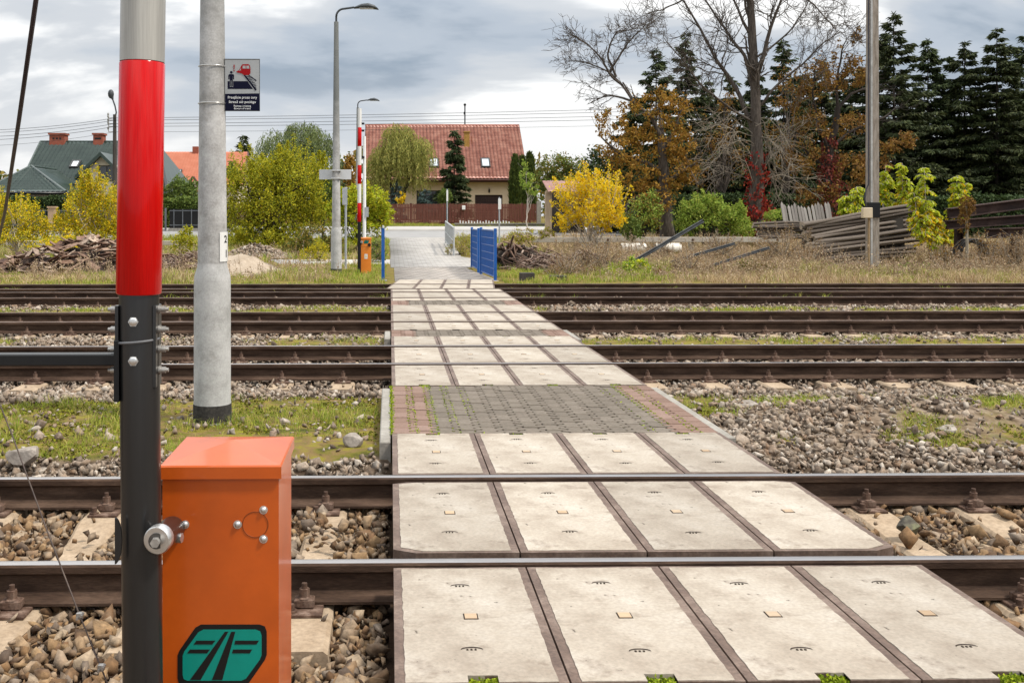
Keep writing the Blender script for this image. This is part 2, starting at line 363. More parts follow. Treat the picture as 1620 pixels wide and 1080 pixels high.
# ground: one sheet, fine near the camera, coarse to the horizon
def ground():
    ys = np.concatenate([np.arange(-6, 2.4, .5), np.arange(2.4, 10.4, .06), np.arange(10.4, 25.4, .10), [25.4], np.arange(25.8, 30, .5), [30], np.arange(31, 45, 1), [45], np.arange(47, 78, 3), [78, 90, 100, 125, 150, 220, 320, 480, 900, 2200]])
    xs = np.concatenate([[-1800, -700, -300, -150, -90, -60, -40, -28, -20, -15], np.arange(-11, 16, .09), [16.5, 18, 20, 24, 30, 40, 60, 90, 150, 300, 700, 1800]])
    X, Y = np.meshgrid(xs, ys); Z = gz(X, Y)
    V = np.stack([X.ravel(), Y.ravel(), Z.ravel()], 1); nx = len(xs)
    i = (np.arange(len(ys) - 1)[:, None] * nx + np.arange(nx - 1)[None]).ravel()
    F = np.stack([i, i + 1, i + 1 + nx, i + nx], 1)
    m = bpy.data.materials.new('ground_soil'); m.use_nodes = True; t = m.node_tree; n = t.nodes.new; l = t.links.new
    p = t.nodes['Principled BSDF']; p.inputs['Roughness'].default_value = 1; p.inputs['Specular IOR Level'].default_value = .1
    at_ = n('ShaderNodeAttribute'); at_.attribute_name = 'green'
    tc = n('ShaderNodeTexCoord')
    def ramp(sc, cols, det=6):
        x = n('ShaderNodeTexNoise'); x.inputs['Scale'].default_value = sc; x.inputs['Detail'].default_value = det; l(tc.outputs['Object'], x.inputs['Vector'])
        r = n('ShaderNodeValToRGB'); e = r.color_ramp.elements
        while len(e) < len(cols): e.new(.5)
        for k, c in enumerate(cols): e[k].position = .3 + .4 * k / (len(cols) - 1); e[k].color = (*c, 1)
        l(x.outputs['Fac'], r.inputs[0]); return r.outputs[0], x.outputs['Fac']
    soil, h = ramp(14, [(.08, .055, .037), (.18, .135, .095), (.30, .235, .175)])
    soil2, _ = ramp(1.1, [(.7, .68, .66), (1, 1, 1)], 2)
    mu = n('ShaderNodeMixRGB'); mu.blend_type = 'MULTIPLY'; mu.inputs[0].default_value = 1; l(soil, mu.inputs[1]); l(soil2, mu.inputs[2])
    grn, h2 = ramp(5, [(.05, .05, .013), (.11, .10, .017), (.15, .10, .042), (.17, .15, .018), (.15, .10, .055)])
    mx = n('ShaderNodeMixRGB'); l(at_.outputs['Fac'], mx.inputs[0]); ab = n('ShaderNodeAttribute'); ab.attribute_name = 'bed_shade'; mb = n('ShaderNodeMixRGB'); mb.inputs[2].default_value = (.03, .018, .011, 1); l(ab.outputs['Fac'], mb.inputs[0]); l(mu.outputs[0], mb.inputs[1]); l(mb.outputs[0], mx.inputs[1]); l(grn, mx.inputs[2]); l(mx.outputs[0], p.inputs['Base Color'])
    bp = n('ShaderNodeBump'); bp.inputs['Strength'].default_value = .7; bp.inputs['Distance'].default_value = .03; l(h, bp.inputs['Height']); l(bp.outputs[0], p.inputs['Normal'])
    o = npmesh('ground', V, F, m, smooth=True); tag(o, kind='structure')
    tb = o.data.attributes.new('bed_shade', 'FLOAT', 'POINT'); tb.data.foreach_set('value', (track_bed(Y) * (Y < 24)).ravel().astype(np.float32))  # shade between ballast stones painted into the soil colour under the tracks
    a = o.data.attributes.new('green', 'FLOAT', 'POINT'); a.data.foreach_set('value', moss_f(X, Y).ravel().astype(np.float32))
ground()

# paths and road beyond the tracks
def strip(name, outline, dz, mat, ncut=24):
    """flat sheet following the ground: outline gives (y, x0, x1) rows"""
    ys = [o[0] for o in outline]; Y = np.unique(np.concatenate([np.linspace(ys[0], ys[-1], ncut), [p[0] for p in PROF if ys[0] < p[0] < ys[-1]]]))
    x0 = np.interp(Y, ys, [o[1] for o in outline]); x1 = np.interp(Y, ys, [o[2] for o in outline])
    z = np.interp(Y, [p[0] for p in PROF], [p[1] for p in PROF]) + dz
    V = np.concatenate([np.stack([x0, Y, z], 1), np.stack([x1, Y, z], 1), np.stack([x0, Y, z - .3], 1), np.stack([x1, Y, z - .3], 1)]); k = len(Y); i = np.arange(k - 1)
    F = np.concatenate([np.stack([i, i + k, i + k + 1, i + 1], 1), np.stack([i + 2 * k, i, i + 1, i + 2 * k + 1], 1), np.stack([i + k, i + 3 * k, i + 3 * k + 1, i + k + 1], 1)])
    V = np.concatenate([V]); F = np.concatenate([F, [[0, 2 * k, 3 * k, k]], [[k - 1, 2 * k - 1, 4 * k - 1, 3 * k - 1]]])
    return tag(npmesh(name, V, F, mat), kind='structure')
def brick_mat(name, c1, c2, cm, bw, bh, mortar, rot=0):
    m = bpy.data.materials.new(name); m.use_nodes = True; t = m.node_tree; n = t.nodes.new; l = t.links.new; p = t.nodes['Principled BSDF']; p.inputs['Roughness'].default_value = .9
    tc = n('ShaderNodeTexCoord'); mp = n('ShaderNodeMapping'); mp.inputs['Rotation'].default_value = (0, 0, rot); l(tc.outputs['Object'], mp.inputs[0])
    b = n('ShaderNodeTexBrick'); l(mp.outputs[0], b.inputs[0]); b.inputs['Color1'].default_value = (*c1, 1); b.inputs['Color2'].default_value = (*c2, 1); b.inputs['Mortar'].default_value = (*cm, 1)
    b.inputs['Scale'].default_value = 1; b.inputs['Brick Width'].default_value = bw; b.inputs['Row Height'].default_value = bh; b.inputs['Mortar Size'].default_value = mortar
    x = n('ShaderNodeTexNoise'); x.inputs['Scale'].default_value = 2.2; x.inputs['Detail'].default_value = 5; l(tc.outputs['Object'], x.inputs['Vector'])
    mr = n('ShaderNodeMapRange'); mr.inputs[1].default_value = .3; mr.inputs[2].default_value = .7; mr.inputs[3].default_value = .75; mr.inputs[4].default_value = 1.15; l(x.outputs['Fac'], mr.inputs[0])
    s = n('ShaderNodeVectorMath'); s.operation = 'SCALE'; l(b.outputs[0], s.inputs[0]); l(mr.outputs[0], s.inputs['Scale']); l(s.outputs[0], p.inputs['Base Color']); return m
m_pave_d = brick_mat('path_pavers_dark', (.30, .27, .24), (.37, .33, .29), (.10, .08, .06), .42, .21, .02, R(62))
m_pave_l = brick_mat('path_pavers_light', (.30, .28, .26), (.36, .34, .315), (.21, .195, .17), .3, .2, .012)
m_road = M('road_asphalt', [(.25, .245, .235), (.31, .30, .29)], .9, scale=2, amt=.1)
m_white_conc = M('pale_concrete', [(.36, .34, .31), (.43, .41, .38)], .9, scale=1.5, amt=.1)
strip('path', [(25.55, .12, 2.75), (28.5, .12, 2.55), (31.4, .12, 2.35)], .015, m_pave_d)
strip('path', [(31.405, .02, 3.3), (35.4, 0, 3.1), (37, .02, 2.6), (44, .0, 2.85), (53, -.3, 3.1)], .018, m_pave_l)
strip('pavement', [(33.2, -3.6, 0.0), (35.4, -4.2, 0.0)], .012, m_white_conc)
strip('pavement', [(32.2, 3.32, 5.6), (34.0, 3.32, 5.8)], .012, m_white_conc)
strip('road', [(53.01, -60, 90), (63, -60, 90)], .02, m_road, 8)
strip('pavement', [(63.01, -60, 90), (68.5, -60, 90)], .12, m_white_conc, 6)
strip('kerb', [(52.6, -.3, 3.1), (53.0, -.3, 3.1)], .03, m_white_conc, 3)

# ------------------------------------------------------------------ tracks
def rail_mesh(x0, x1, top):
    prof = [(-.075, -.172), (.075, -.172), (.075, -.160), (.020, -.145), (.009, -.13), (.009, -.055), (.034, -.041), (.036, -.012), (.028, -.002), (.012, 0), (-.012, 0), (-.028, -.002), (-.036, -.012), (-.034, -.041), (-.009, -.055), (-.009, -.13), (-.020, -.145), (-.075, -.160)]
    n = len(prof); xs = np.linspace(x0, x1, 8); b = MB()
    vs = [(x, y, z) for x in xs for y, z in prof]; fs = []; ms = []
    for i in range(len(xs) - 1):
        for j in range(n): fs.append((i * n + j, i * n + (j + 1) % n, (i + 1) * n + (j + 1) % n, (i + 1) * n + j)); ms.append(1 if 8 <= j <= 10 else 0)
    b.add(vs, fs); b.m = ms
    return b
def sleeper_mesh():
    b = MB(); sec = [(-1.28, .13, -.0), (-1.05, .13, .0), (-.5, .125, .0), (-.25, .105, -.035), (.25, .105, -.035), (.5, .125, 0), (1.05, .13, 0), (1.28, .13, -.01)]
    vs = []; fs = []
    for y, hw, dz in sec: vs += [(-hw - .02, y, -.2), (hw + .02, y, -.2), (hw, y, dz - .015), (hw - .02, y, dz), (-hw + .02, y, dz), (-hw, y, dz - .015)]
    for i in range(len(sec) - 1):
        for j in range(6): fs.append((i * 6 + j, (i + 1) * 6 + j, (i + 1) * 6 + (j + 1) % 6, i * 6 + (j + 1) % 6))
    fs += [tuple(range(6)), tuple(range(42, 48))[::-1]]
    return b.add(vs, fs)
def fastening_mesh():
    """ribbed base plate, two clamps with square-headed bolts, two sleeper screws; z = 0 is the sleeper's top"""
    b = MB(); b.box((-.085, -.19, 0), (.085, .19, .016), bev=.003)
    for s in (-1, 1):
        b.box((-.045, s * .095 - .03, .016), (.045, s * .095 + .03, .058), bev=.006)
        b.tube([(0, s * .095, .058), (0, s * .095, .064), (0, s * .095, .098)], [.034, .024, .024], 6, smooth=False)
        b.cyl((0, s * .095, .098), (0, s * .095, .122), .013, n=8)
        for q in (-1, 1) if 0 else (s,):
            b.cyl((q * .055, s * .158, .016), (q * .055, s * .158, .026), .028, n=10)
            b.cyl((q * .055, s * .158, .026), (q * .055, s * .158, .052), .018, .016, n=6)
    return b
track_lbl = ['nearest railway track with polished rails and tan concrete sleepers in brown ballast', 'second railway track beyond the interlocking paver strip, rails bright on top',
             'third railway track from the barrier box, rusty rails in grey ballast', 'fourth railway track with dull rails among grass tufts', 'farthest railway track, half overgrown beside the dry weeds']
SLX = [(-4.3, 5.6, -.383), (-6.4, 9.6, -.5), (-8.2, 12.2, -.2), (-9.8, 15.0, -.45), (-10.5, 16, -.3)]
SLEEPERS = []
sl_me = fa_me = None
for ti, (ya, yb) in enumerate(RAILS):
    yc = (ya + yb) / 2; t = thing('railway_track', track_lbl[ti], 'railway track', (0, yc, 0), 'railway tracks')
    for y in (ya, yb):
        b = rail_mesh(-26, 36, 0); b.v = [(x, yy + y, z) for x, yy, z in b.v]
        b.build('rail', [m_rail_side, m_rail_top if ti < 2 else m_rail_top_b], t)
    x0, x1, xr = SLX[ti]; k0 = math.ceil((x0 - xr) / .65)
    k = k0
    while xr + k * .65 < x1:
        x = xr + k * .65; k += 1
        if WX0 + .05 < x < WX1 - .05: continue
        SLEEPERS.append((x, yc, ti))
        if sl_me is None:
            o = sleeper_mesh().build('sleeper', m_sleeper, t); sl_me = o.data; sl_me.transform(Matrix.Translation((0, t.location.y, 0)))
        else: o = bpy.data.objects.new('sleeper', sl_me); COL.objects.link(o); o.parent = t
        o.location = (x, 0, -.188)
        if ti < 4:
            for s in (-1, 1):
                if fa_me is None:
                    f = fastening_mesh().build('rail_fastening', m_rust, o); fa_me = f.data; fa_me.transform(Matrix.Translation(t.location))
                else: f = bpy.data.objects.new('rail_fastening', fa_me); COL.objects.link(f); f.parent = o
                f.location = (0, s * .7525, 0.0)

# ------------------------------------------------------------------ crossing panels
m_dark = M('dark_recess', [(.02, .014, .01), (.05, .035, .025)], 1, scale=20)
m_insert = M('tan_insert', [(.26, .18, .11), (.42, .30, .19), (.34, .25, .17), (.48, .37, .25)], .7, by='object', scale=10, amt=.1)
ordn = ['leftmost', 'second from left', 'third from left', 'rightmost']
ZT = -.012
ROWS = [  # y0, y1, notch side, chamfered side, shear, phrase
    (3.43, 4.565, 'n', None, 0, 'before the nearest rail'), (4.765, 6.035, None, 'n', 0, 'between the two nearest rails'), (6.215, 7.385, 'f', None, 0, 'just before the large paver strip'),
    (9.49, 10.785, 'n', None, 0, 'just beyond the large paver strip'), (10.965, 12.27, None, None, 0, 'between the rails of the second track'), (12.445, 13.39, 'f', None, 0, 'beyond the second track'),
    (14.15, 15.16, 'n', None, 0, 'before the third track'), (15.345, 16.65, None, None, 0, 'between the rails of the third track'), (16.825, 18.15, 'f', None, 0, 'beyond the third track'),
    (19.08, 19.68, 'n', None, 0, 'before the fourth track'), (19.865, 21.17, None, None, 0, 'between the rails of the fourth track'), (21.345, 22.13, None, None, 0, 'between fourth and fifth tracks'),
    (22.325, 23.63, None, None, .09, 'between the rails of the farthest track'), (23.805, 25.5, None, None, .09, 'beyond the farthest rail')]
def jitter_line(p, q, n, a):
    return [(p[0] + (q[0] - p[0]) * i / n + (random.uniform(-a, a) if i else 0), p[1] + (q[1] - p[1]) * i / n + (random.uniform(-a, a) if i else 0)) for i in range(n)]
def panel(ri, ci):
    y0, y1, notch, ch, sh, ph = ROWS[ri]; pw = (WX1 - WX0) / 4; x0 = WX0 + ci * pw + .004; x1 = WX0 + (ci + 1) * pw - .004
    xs = lambda x, y: x + (sh * (y - 22.3) - .1 if sh else 0)
    t = thing('crossing_slab', f'{ordn[ci]} steel-edged concrete slab in the row {ph}', 'crossing slab', (xs((x0 + x1) / 2, y0), y0, ZT), 'concrete slabs of the level crossing'); t['kind'] = 'thing'
    det = ri < 6
    xm = (x0 + x1) / 2 + .01 + random.uniform(-.012, .012); nw, ndp = .052, .055
    def outline(i_side, i_n, i_f, ci_=0):
        a, b_, c, d = x0 + i_side, x1 - i_side, y0 + i_n, y1 - i_f; p = []
        cl = ch and ci == 0; crr = ch and ci == 3; k = .105; kk = .055
        if cl: p += [(a, c + kk), (a + k, c)]
        else: p += [(a, c)]
        if notch == 'n': p += [(xm - nw, c), (xm - nw, c + ndp - i_n), (xm + nw, c + ndp - i_n), (xm + nw, c)]
        if crr: p += [(b_ - k, c), (b_, c + kk), (b_, d - kk * .6), (b_ - k * .8, d)]
        else: p += [(b_, c), (b_, d)]
        if notch == 'f': p += [(xm + nw, d), (xm + nw, d - ndp + i_f), (xm - nw, d - ndp + i_f), (xm - nw, d)]
        if cl: p += [(a + k * .8, d), (a, d - kk * .6)]
        else: p += [(a, d)]
        return p
    fo = [(xs(x, y), y) for x, y in outline(0, 0, 0)]
    fr = MB().prism(fo, ZT - .13, ZT).build('steel_frame', m_frame, t)
    i_n = .004 if notch == 'n' else .022; i_f = .004 if notch == 'f' else .022
    oi = outline(.036, i_n, i_f); oo = []
    for i in range(len(oi)):
        p, q = oi[i], oi[(i + 1) % len(oi)]; L_ = math.hypot(q[0] - p[0], q[1] - p[1])
        oo += jitter_line(p, q, max(1, int(L_ / .03)) if det else 1, .0025)
    sl = MB().prism([(xs(x, y), y) for x, y in oo], ZT - .05, ZT + .003).build('concrete_slab', m_conc, t)
    yb = (y0 + y1) / 2; lift = ((y0 + (.22 + random.uniform(-.015, .015)) * (y1 - y0)), (y0 + (.80 + random.uniform(-.015, .015)) * (y1 - y0)))
    if ri < 8:
        for yy in lift:
            b = MB(); n = 9; arc = [(xm - .02 + .04 * math.cos(math.pi * i / n), yy + .02 * math.sin(math.pi * i / n)) for i in range(n + 1)]
            for i in range(n):
                (ax, ay), (bx, by) = arc[i], arc[i + 1]; w = .004
                b.add([(ax, ay - w, ZT + .0045), (bx, by - w, ZT + .0045), (bx, by + w, ZT + .0045), (ax, ay + w, ZT + .0045)], [(0, 1, 2, 3)])
            for q in (-.02, -.005, .01): b.box((xm - .02 + q, yy - .005, ZT + .003), (xm - .02 + q + .007, yy + .004, ZT + .006))
            b.build('lifting_slot', m_dark, sl)
        s = .024
        ins = MB().box((xm - s - .005, yb - s - .005, ZT), (xm + s + .005, yb + s + .005, ZT + .0042), 1).box((xm - s, yb - s, ZT + .001), (xm + s, yb + s, ZT + .0062)).build('square_insert', [m_insert, m_dark], sl)
    if notch:
        ny = y0 + .025 if notch == 'n' else y1 - .025
        if det:
            b = MB().box((xm - nw, ny - .03, ZT - .12), (xm + nw, ny + .03, ZT - .035)); b.build('notch_floor', m_dark, sl)
    return t, xm, notch, y0, y1
NOTCH = []
for ri in range(len(ROWS)):
    for ci in range(4):
        t, xm, nch, y0, y1 = panel(ri, ci)
        if nch and ri < 6: NOTCH.append((xm, y0 + .026 if nch == 'n' else y1 - .026, ri, ci))

# ------------------------------------------------------------------ interlocking paver strips
PAV = [(7.395, 9.48), (13.4, 14.14), (18.16, 19.07), (.6, 3.42)]
JOINTS = []
def pavers(y0, y1, idx):
    nc = 15; pw = (WX1 - WX0) / nc; rh = .2; g = .0065; gy = .009; b = MB()
    def wv(y):   # the tooth of the paver's side
        t = ((y - y0) / rh * 2) % 1.0
        return .026 * (1 if t < .32 else (1 - 2 * (t - .32) / .18) if t < .5 else -1 if t < .82 else (-1 + 2 * (t - .82) / .18))
    for c in range(nc):
        off = (c % 2) * rh / 2; j = -1
        while y0 + off + j * rh < y1:
            a, d = max(y0, y0 + off + j * rh) + gy, min(y1, y0 + off + (j + 1) * rh) - gy; j += 1
            if d - a < .02: continue
            ys = [a] + [v for k in range(-1, 2 + int((y1 - y0) / rh * 2)) for v in (y0 + (k + .02) * rh / 2, y0 + (k + .32) * rh / 2, y0 + (k + .5) * rh / 2, y0 + (k + .82) * rh / 2) if a + .004 < v < d - .004] + [d]
            lf = [(WX0 + c * pw + (wv(y) if c else 0) + g, y) for y in ys]; rt = [(WX0 + (c + 1) * pw + (wv(y) if c < nc - 1 else 0) - g, y) for y in ys]
            n = len(ys); dz = random.uniform(-.003, .003); vs = []; e = .004
            for z, i in ((-.07, 0), (-.004, 0), (0, e)):
                vs += [(x + i, min(max(y, a + i), d - i), ZT + z + dz) for x, y in lf] + [(x - i, min(max(y, a + i), d - i), ZT + z + dz) for x, y in rt[::-1]]
            k = 2 * n; fs = []
            for r in range(2): fs += [(r * k + q, r * k + (q + 1) % k, (r + 1) * k + (q + 1) % k, (r + 1) * k + q) for q in range(k)]
            for q in range(n - 1): fs.append((2 * k + q, 2 * k + k - 1 - q, 2 * k + k - 2 - q, 2 * k + q + 1))
            b.add(vs, fs, 1 if c in (0, 1, nc - 2, nc - 1) else 0)
            if idx == 0: JOINTS.extend((lf[q][0] - g, lf[q][1], c) for q in range(n))
    tag(b.build('pavement', [m_grey_paver, m_red_paver]), kind='structure')
    z = ZT - .03
    tag(MB().box((WX0, y0, z - .12), (WX1, y1, z)).build('pavement', m_joint), kind='structure')
for i, (a, d) in enumerate(PAV): pavers(a, d, i)
# moss in the joints and notches
P = []
for x, y, c in JOINTS:
    k = {0: 26, 1: 10, 2: 14, 3: 7, 4: 4, 13: 12, 14: 12, 12: 4}.get(c, 0)
    if c == 0 and ((y * 5) % 1) > .62: k = 4
    if c > 11 and vn(x, y, .3, 5) < .4: k = 0
    if vn(x, y, .35, 9) < .33: k = k // 3
    for _ in range(k): P.append((x + random.gauss(0, .008) + (.006 if c == 0 else 0), y + random.gauss(0, .014), ZT - .008 + random.uniform(0, .008)))
for xm, ny, ri, ci in NOTCH:
    for _ in range(700 if ri == 0 else 420 if random.random() < .7 else 60): P.append((xm + random.uniform(-.05, .05), ny + random.uniform(-.027, .027), ZT - .030 + random.uniform(0, .024)))
P = np.array(P); V, F = leaf_quads(P, RNG.uniform(.006, .016, len(P)), aspect=.8)
tag(npmesh('moss', V, F, m_moss_b), 'yellow green moss growing in the paver joints and slab notches', 'moss', kind='stuff')
def kerb(x0, x1, y0, y1, lbl):
    b = MB(); n = max(1, round((y1 - y0) / 1.0)); L_ = (y1 - y0) / n
    for i in range(n): b.box((x0, y0 + i * L_ + .003, -.27), (x1, y0 + (i + 1) * L_ - .003, -.03), bev=.008)
    tag(b.build('edging_kerb', m_kerb, None, ((x0 + x1) / 2, y0, -.27)), lbl, 'kerb', 'kerbs edging the paver strips')
kerb(-.075, .004, 7.2, 9.46, 'mossy grey concrete kerb on the left side of the large paver strip')
kerb(2.432, 2.51, 7.3, 9.46, 'grey concrete kerb on the right side of the large paver strip')
kerb(-.075, .004, 13.3, 14.2, 'short concrete kerb left of the narrow paver strip past the second track')
kerb(2.432, 2.51, 13.2, 14.3, 'short concrete kerb right of the narrow paver strip past the second track')

# ------------------------------------------------------------------ ballast, moss and grass between the tracks
def stone_protos(k=26):
    out = []
    for _ in range(k):
        bm = bmesh.new(); e = (1.1, random.uniform(.55, .95), random.uniform(.38, .75)); sharp = random.random() < .72
        if sharp:
            for q in range(random.choice((5, 6, 7, 8))):
                v = Vector((random.gauss(0, 1), random.gauss(0, 1), random.gauss(0, 1))).normalized() * random.uniform(.85, 1.15); bm.verts.new((v.x * e[0], v.y * e[1], v.z * e[2]))
        for q in range(0 if sharp else 8):
            v = Vector((1 if q & 1 else -1, 1 if q & 2 else -1, 1 if q & 4 else -1)) * .66 + Vector((random.uniform(-.42, .42), random.uniform(-.42, .42), random.uniform(-.42, .42)))
            bm.verts.new((v.x * e[0], v.y * e[1], v.z * e[2]))
            if random.random() < .35: bm.verts.new((v.x * e[0] * random.uniform(.4, 1), v.y * e[1] * random.uniform(.9, 1.15), v.z * e[2] * random.uniform(.4, 1.1)))
        r = bmesh.ops.convex_hull(bm, input=bm.verts)
        bmesh.ops.delete(bm, geom=[g for g in r['geom_interior'] if isinstance(g, bmesh.types.BMVert)], context='VERTS')
        bm.verts.index_update(); bm.faces.ensure_lookup_table()
        bmesh.ops.triangulate(bm, faces=bm.faces[:])
        out.append((np.array([v.co[:] for v in bm.verts]), np.array([[v.index for v in f.verts] for f in bm.faces]))); bm.free()
    return out
PROTO = stone_protos()
def rot_mats(n, tilt=1.):
    q = RNG.normal(size=(n, 4)); q[:, 1:3] *= tilt; q /= np.linalg.norm(q, axis=1, keepdims=True); w_, x, y, z = q.T
    return np.stack([np.stack([1 - 2 * (y * y + z * z), 2 * (x * y - z * w_), 2 * (x * z + y * w_)], -1), np.stack([2 * (x * y + z * w_), 1 - 2 * (x * x + z * z), 2 * (y * z - x * w_)], -1), np.stack([2 * (x * z - y * w_), 2 * (y * z + x * w_), 1 - 2 * (x * x + y * y)], -1)], 1)
def stones_mesh(name, P, size, mat, nb=None):
    nb = nb or NB(); which = RNG.integers(0, len(PROTO), len(P)); Rm = rot_mats(len(P))
    for k, (pv, pf) in enumerate(PROTO):
        i = np.where(which == k)[0]
        if not len(i): continue
        V = np.einsum('nij,vj->nvi', Rm[i], pv) * size[i][:, None, None] + P[i][:, None]
        nb.add(V.reshape(-1, 3), (pf[None] + (np.arange(len(i)) * len(pv))[:, None, None]).reshape(-1, 3))
    return nb.build(name, mat)
def xr(y, m=1.2): return -.385 * y - m - .6, .628 * y + m + 1.2
def scatter(y0, y1, dens, m=1.2):
    a, b = xr(y1, m); n = int((b - a) * (y1 - y0) * dens); x = RNG.uniform(a, b, n); y = RNG.uniform(y0, y1, n)
    l, h = xr(y, m); k = (x > l) & (x < h) & ~((x > WX0 - .035) & (x < WX1 + .035)); x, y = x[k], y[k]; k = ~((x > -.10) & (x < 2.54) & (y > 7.1) & (y < 9.55)); return x[k], y[k]
def sleeper_cover(x, y, e=.0):
    c = np.zeros(len(x), bool)
    for sx, sy, ti in SLEEPERS:
        if ti < 3: c |= (np.abs(x - sx) < .135 + e) & (np.abs(y - sy) < 1.29 + e)
    return c
def ballast(name, y0, y1, dens, s0, s1, mat, inside):
    x, y = scatter(y0, y1, dens); tb = track_bed(y); mo = moss_f(x, y)
    k = RNG.uniform(size=len(x)) > np.clip(mo * 1.05, 0, .95)
    if not inside: k &= RNG.uniform(size=len(x)) > np.clip(sm(.50, .66, .6 * vn(x, y, 1.3, 81) + .4 * vn(x, y, .45, 82)) * (y < 9.9) * sm(.5, .9, np.abs(y - 6.6)) * np.where(y > 6.6, 1, 0) * .80, 0, 1)
    x, y, tb = x[k], y[k], tb[k]; s = (s0 + (s1 - s0) * RNG.uniform(0, 1, len(x)) ** 1.7) * np.where(RNG.uniform(size=len(x)) < .07, 1.35, 1)
    z = gz(x, y) + RNG.uniform(-.02, .05, len(x)) * (1 if inside else .8)
    if inside:
        keep = ~sleeper_cover(x, y, .005) | (RNG.uniform(size=len(x)) < .02 + .22 * (vn(x, y, .5, 40) > .72)); 
        z = np.where(sleeper_cover(x, y, .005), -.172, z); x, y, z, s = x[keep], y[keep], z[keep], s[keep]
        for ya, yb in RAILS:                                   # keep the rails clear
            for yy in (ya, yb): z = np.where(np.abs(y - yy) < .11, np.minimum(z, -.20), z)
    return np.stack([x, y, z], 1), s
def lay(name, sets, mat, label):
    P = np.concatenate([p for p, s in sets]); s = np.concatenate([s for p, s in sets])
    tag(stones_mesh(name, P, s, mat), label, 'ballast', kind='stuff')
lay('ballast_stones', [ballast('b', 2.6, 6.75, 1700, .016, .047, 0, True)], m_bst, 'brown crushed stone ballast around the nearest track')
lay('ballast_stones', [ballast('b', 6.75, 10.0, 1300, .013, .043, 0, False), ballast('b', 10.0, 13.2, 700, .02, .044, 0, True), ballast('b', 13.2, 14.6, 700, .018, .042, 0, False),
    ballast('b', 14.6, 17.4, 430, .024, .048, 0, True), ballast('b', 17.4, 24.0, 260, .026, .052, 0, True)], m_gst, 'grey crushed stone ballast between and under the farther tracks')
x, y = scatter(6.9, 9.9, 9); k = moss_f(x, y) > .3; x, y = x[k], y[k]
tag(stones_mesh('ballast_stones', np.stack([x, y, gz(x, y)], 1), RNG.uniform(.014, .05, len(x)), m_gst), 'loose grey stones lying on the mossy ground', 'ballast', kind='stuff')
def rock(px, py, Y, s, lbl, mat, sq=(1, .8, .6)):
    p = at(px, py, Y); bm = bmesh.new(); bmesh.ops.create_icosphere(bm, subdivisions=3, radius=1)
    cuts = [(Vector((random.gauss(0, 1), random.gauss(0, 1), random.gauss(0, 1))).normalized(), random.uniform(.5, .85)) for _ in range(13)]
    for v in bm.verts:
        for n_, d in cuts:
            e_ = v.co.dot(n_) - d
            if e_ > 0: v.co -= n_ * e_
        v.co = Vector((v.co.x * sq[0] * s, v.co.y * sq[1] * s, v.co.z * sq[2] * s)) + p
    me = bpy.data.meshes.new('rock'); bm.to_mesh(me); bm.free(); tag(link('rock', me, mat, None, p), lbl, 'rock')
m_rock_d = M('dark_mossy_rock', [(.035, .03, .025), (.09, .08, .06), (.15, .15, .08)], .9, scale=9, bump=.6, bscale=25)
m_rock_g = M('grey_rock', [(.20, .17, .14), (.33, .29, .25)], .9, scale=6, bump=.6, bscale=25)
rock(1438, 833, 5.56, .066, 'dark mossy rock lying on a sleeper right of the slabs', m_rock_d, (1.1, 1, .95))
rock(40, 720, 7.06, .145, 'flat pale grey boulder in the moss beside the first track', m_rock_g, (1, .7, .5))
rock(560, 695, 7.5, .085, 'angular grey rock by the kerb left of the paver strip', m_rock_g, (1, .9, .8))
rock(1185, 642, 8.87, .10, 'lone pale rock in the gravel right of the paver strip', m_rock_g, (1.2, .8, .6))
rock(1498, 680, 7.8, .10, 'largest grey rock on the gravel heap at right', m_rock_g, (1.2, .8, .6))
def grass(name, sets, mat, label):
    nb = NB()
    for P, h, wd, lean in sets: V, F = blades(P, h, wd, lean); nb.add(V, F)
    tag(nb.build(name, mat), label, 'grass', kind='stuff')
def turf(y0, y1, dens, thr, h0, h1, wd, m=1.2, spread=.035, per=6, fn=None):
    x, y = scatter(y0, y1, dens, m); mo = moss_f(x, y); k = (mo > thr) & (vn(x, y, .33, 31) > .42)
    if fn is not None: k &= fn(x, y)
    x, y = np.repeat(x[k], per), np.repeat(y[k], per); x = x + RNG.normal(0, spread, len(x)); y = y + RNG.normal(0, spread, len(x))
    k = ~((x > WX0 - .08) & (x < WX1 + .09)); x, y = x[k], y[k]
    h = RNG.uniform(h0, h1, len(x)) * (.5 + 1.0 * vn(x, y, .5, 33)); return np.stack([x, y, gz(x, y) - .005], 1), h, wd, .9
grass('grass_tufts', [turf(6.6, 10.0, 330, .25, .02, .085, .0022), turf(6.9, 10.0, 160, .10, .03, .09, .003, fn=lambda x, y: (x > 2.5) & (vn(x, y, .6, 97) > .55)), turf(12.9, 14.8, 110, .3, .03, .09, .004), turf(15.2, 16.8, 20, .45, .04, .12, .004), turf(17.2, 19.4, 90, .3, .04, .10, .005), turf(19.7, 24.6, 30, .35, .06, .2, .006)],
      m_grass, 'short green and yellowed grass tufts between the tracks')
# low moss cushions on the left of the first track
x, y = scatter(6.7, 9.9, 2600); k = (moss_f(x, y) > .55) & (vn(x, y, .26, 50) > .5); x, y = x[k], y[k]
V, F = leaf_quads(np.stack([x, y, gz(x, y) + RNG.uniform(0, .012, len(x))], 1), RNG.uniform(.012, .03, len(x)), aspect=.8)
tag(npmesh('moss', V, F, m_moss), 'yellow green moss carpet between first and second tracks', 'moss', kind='stuff')
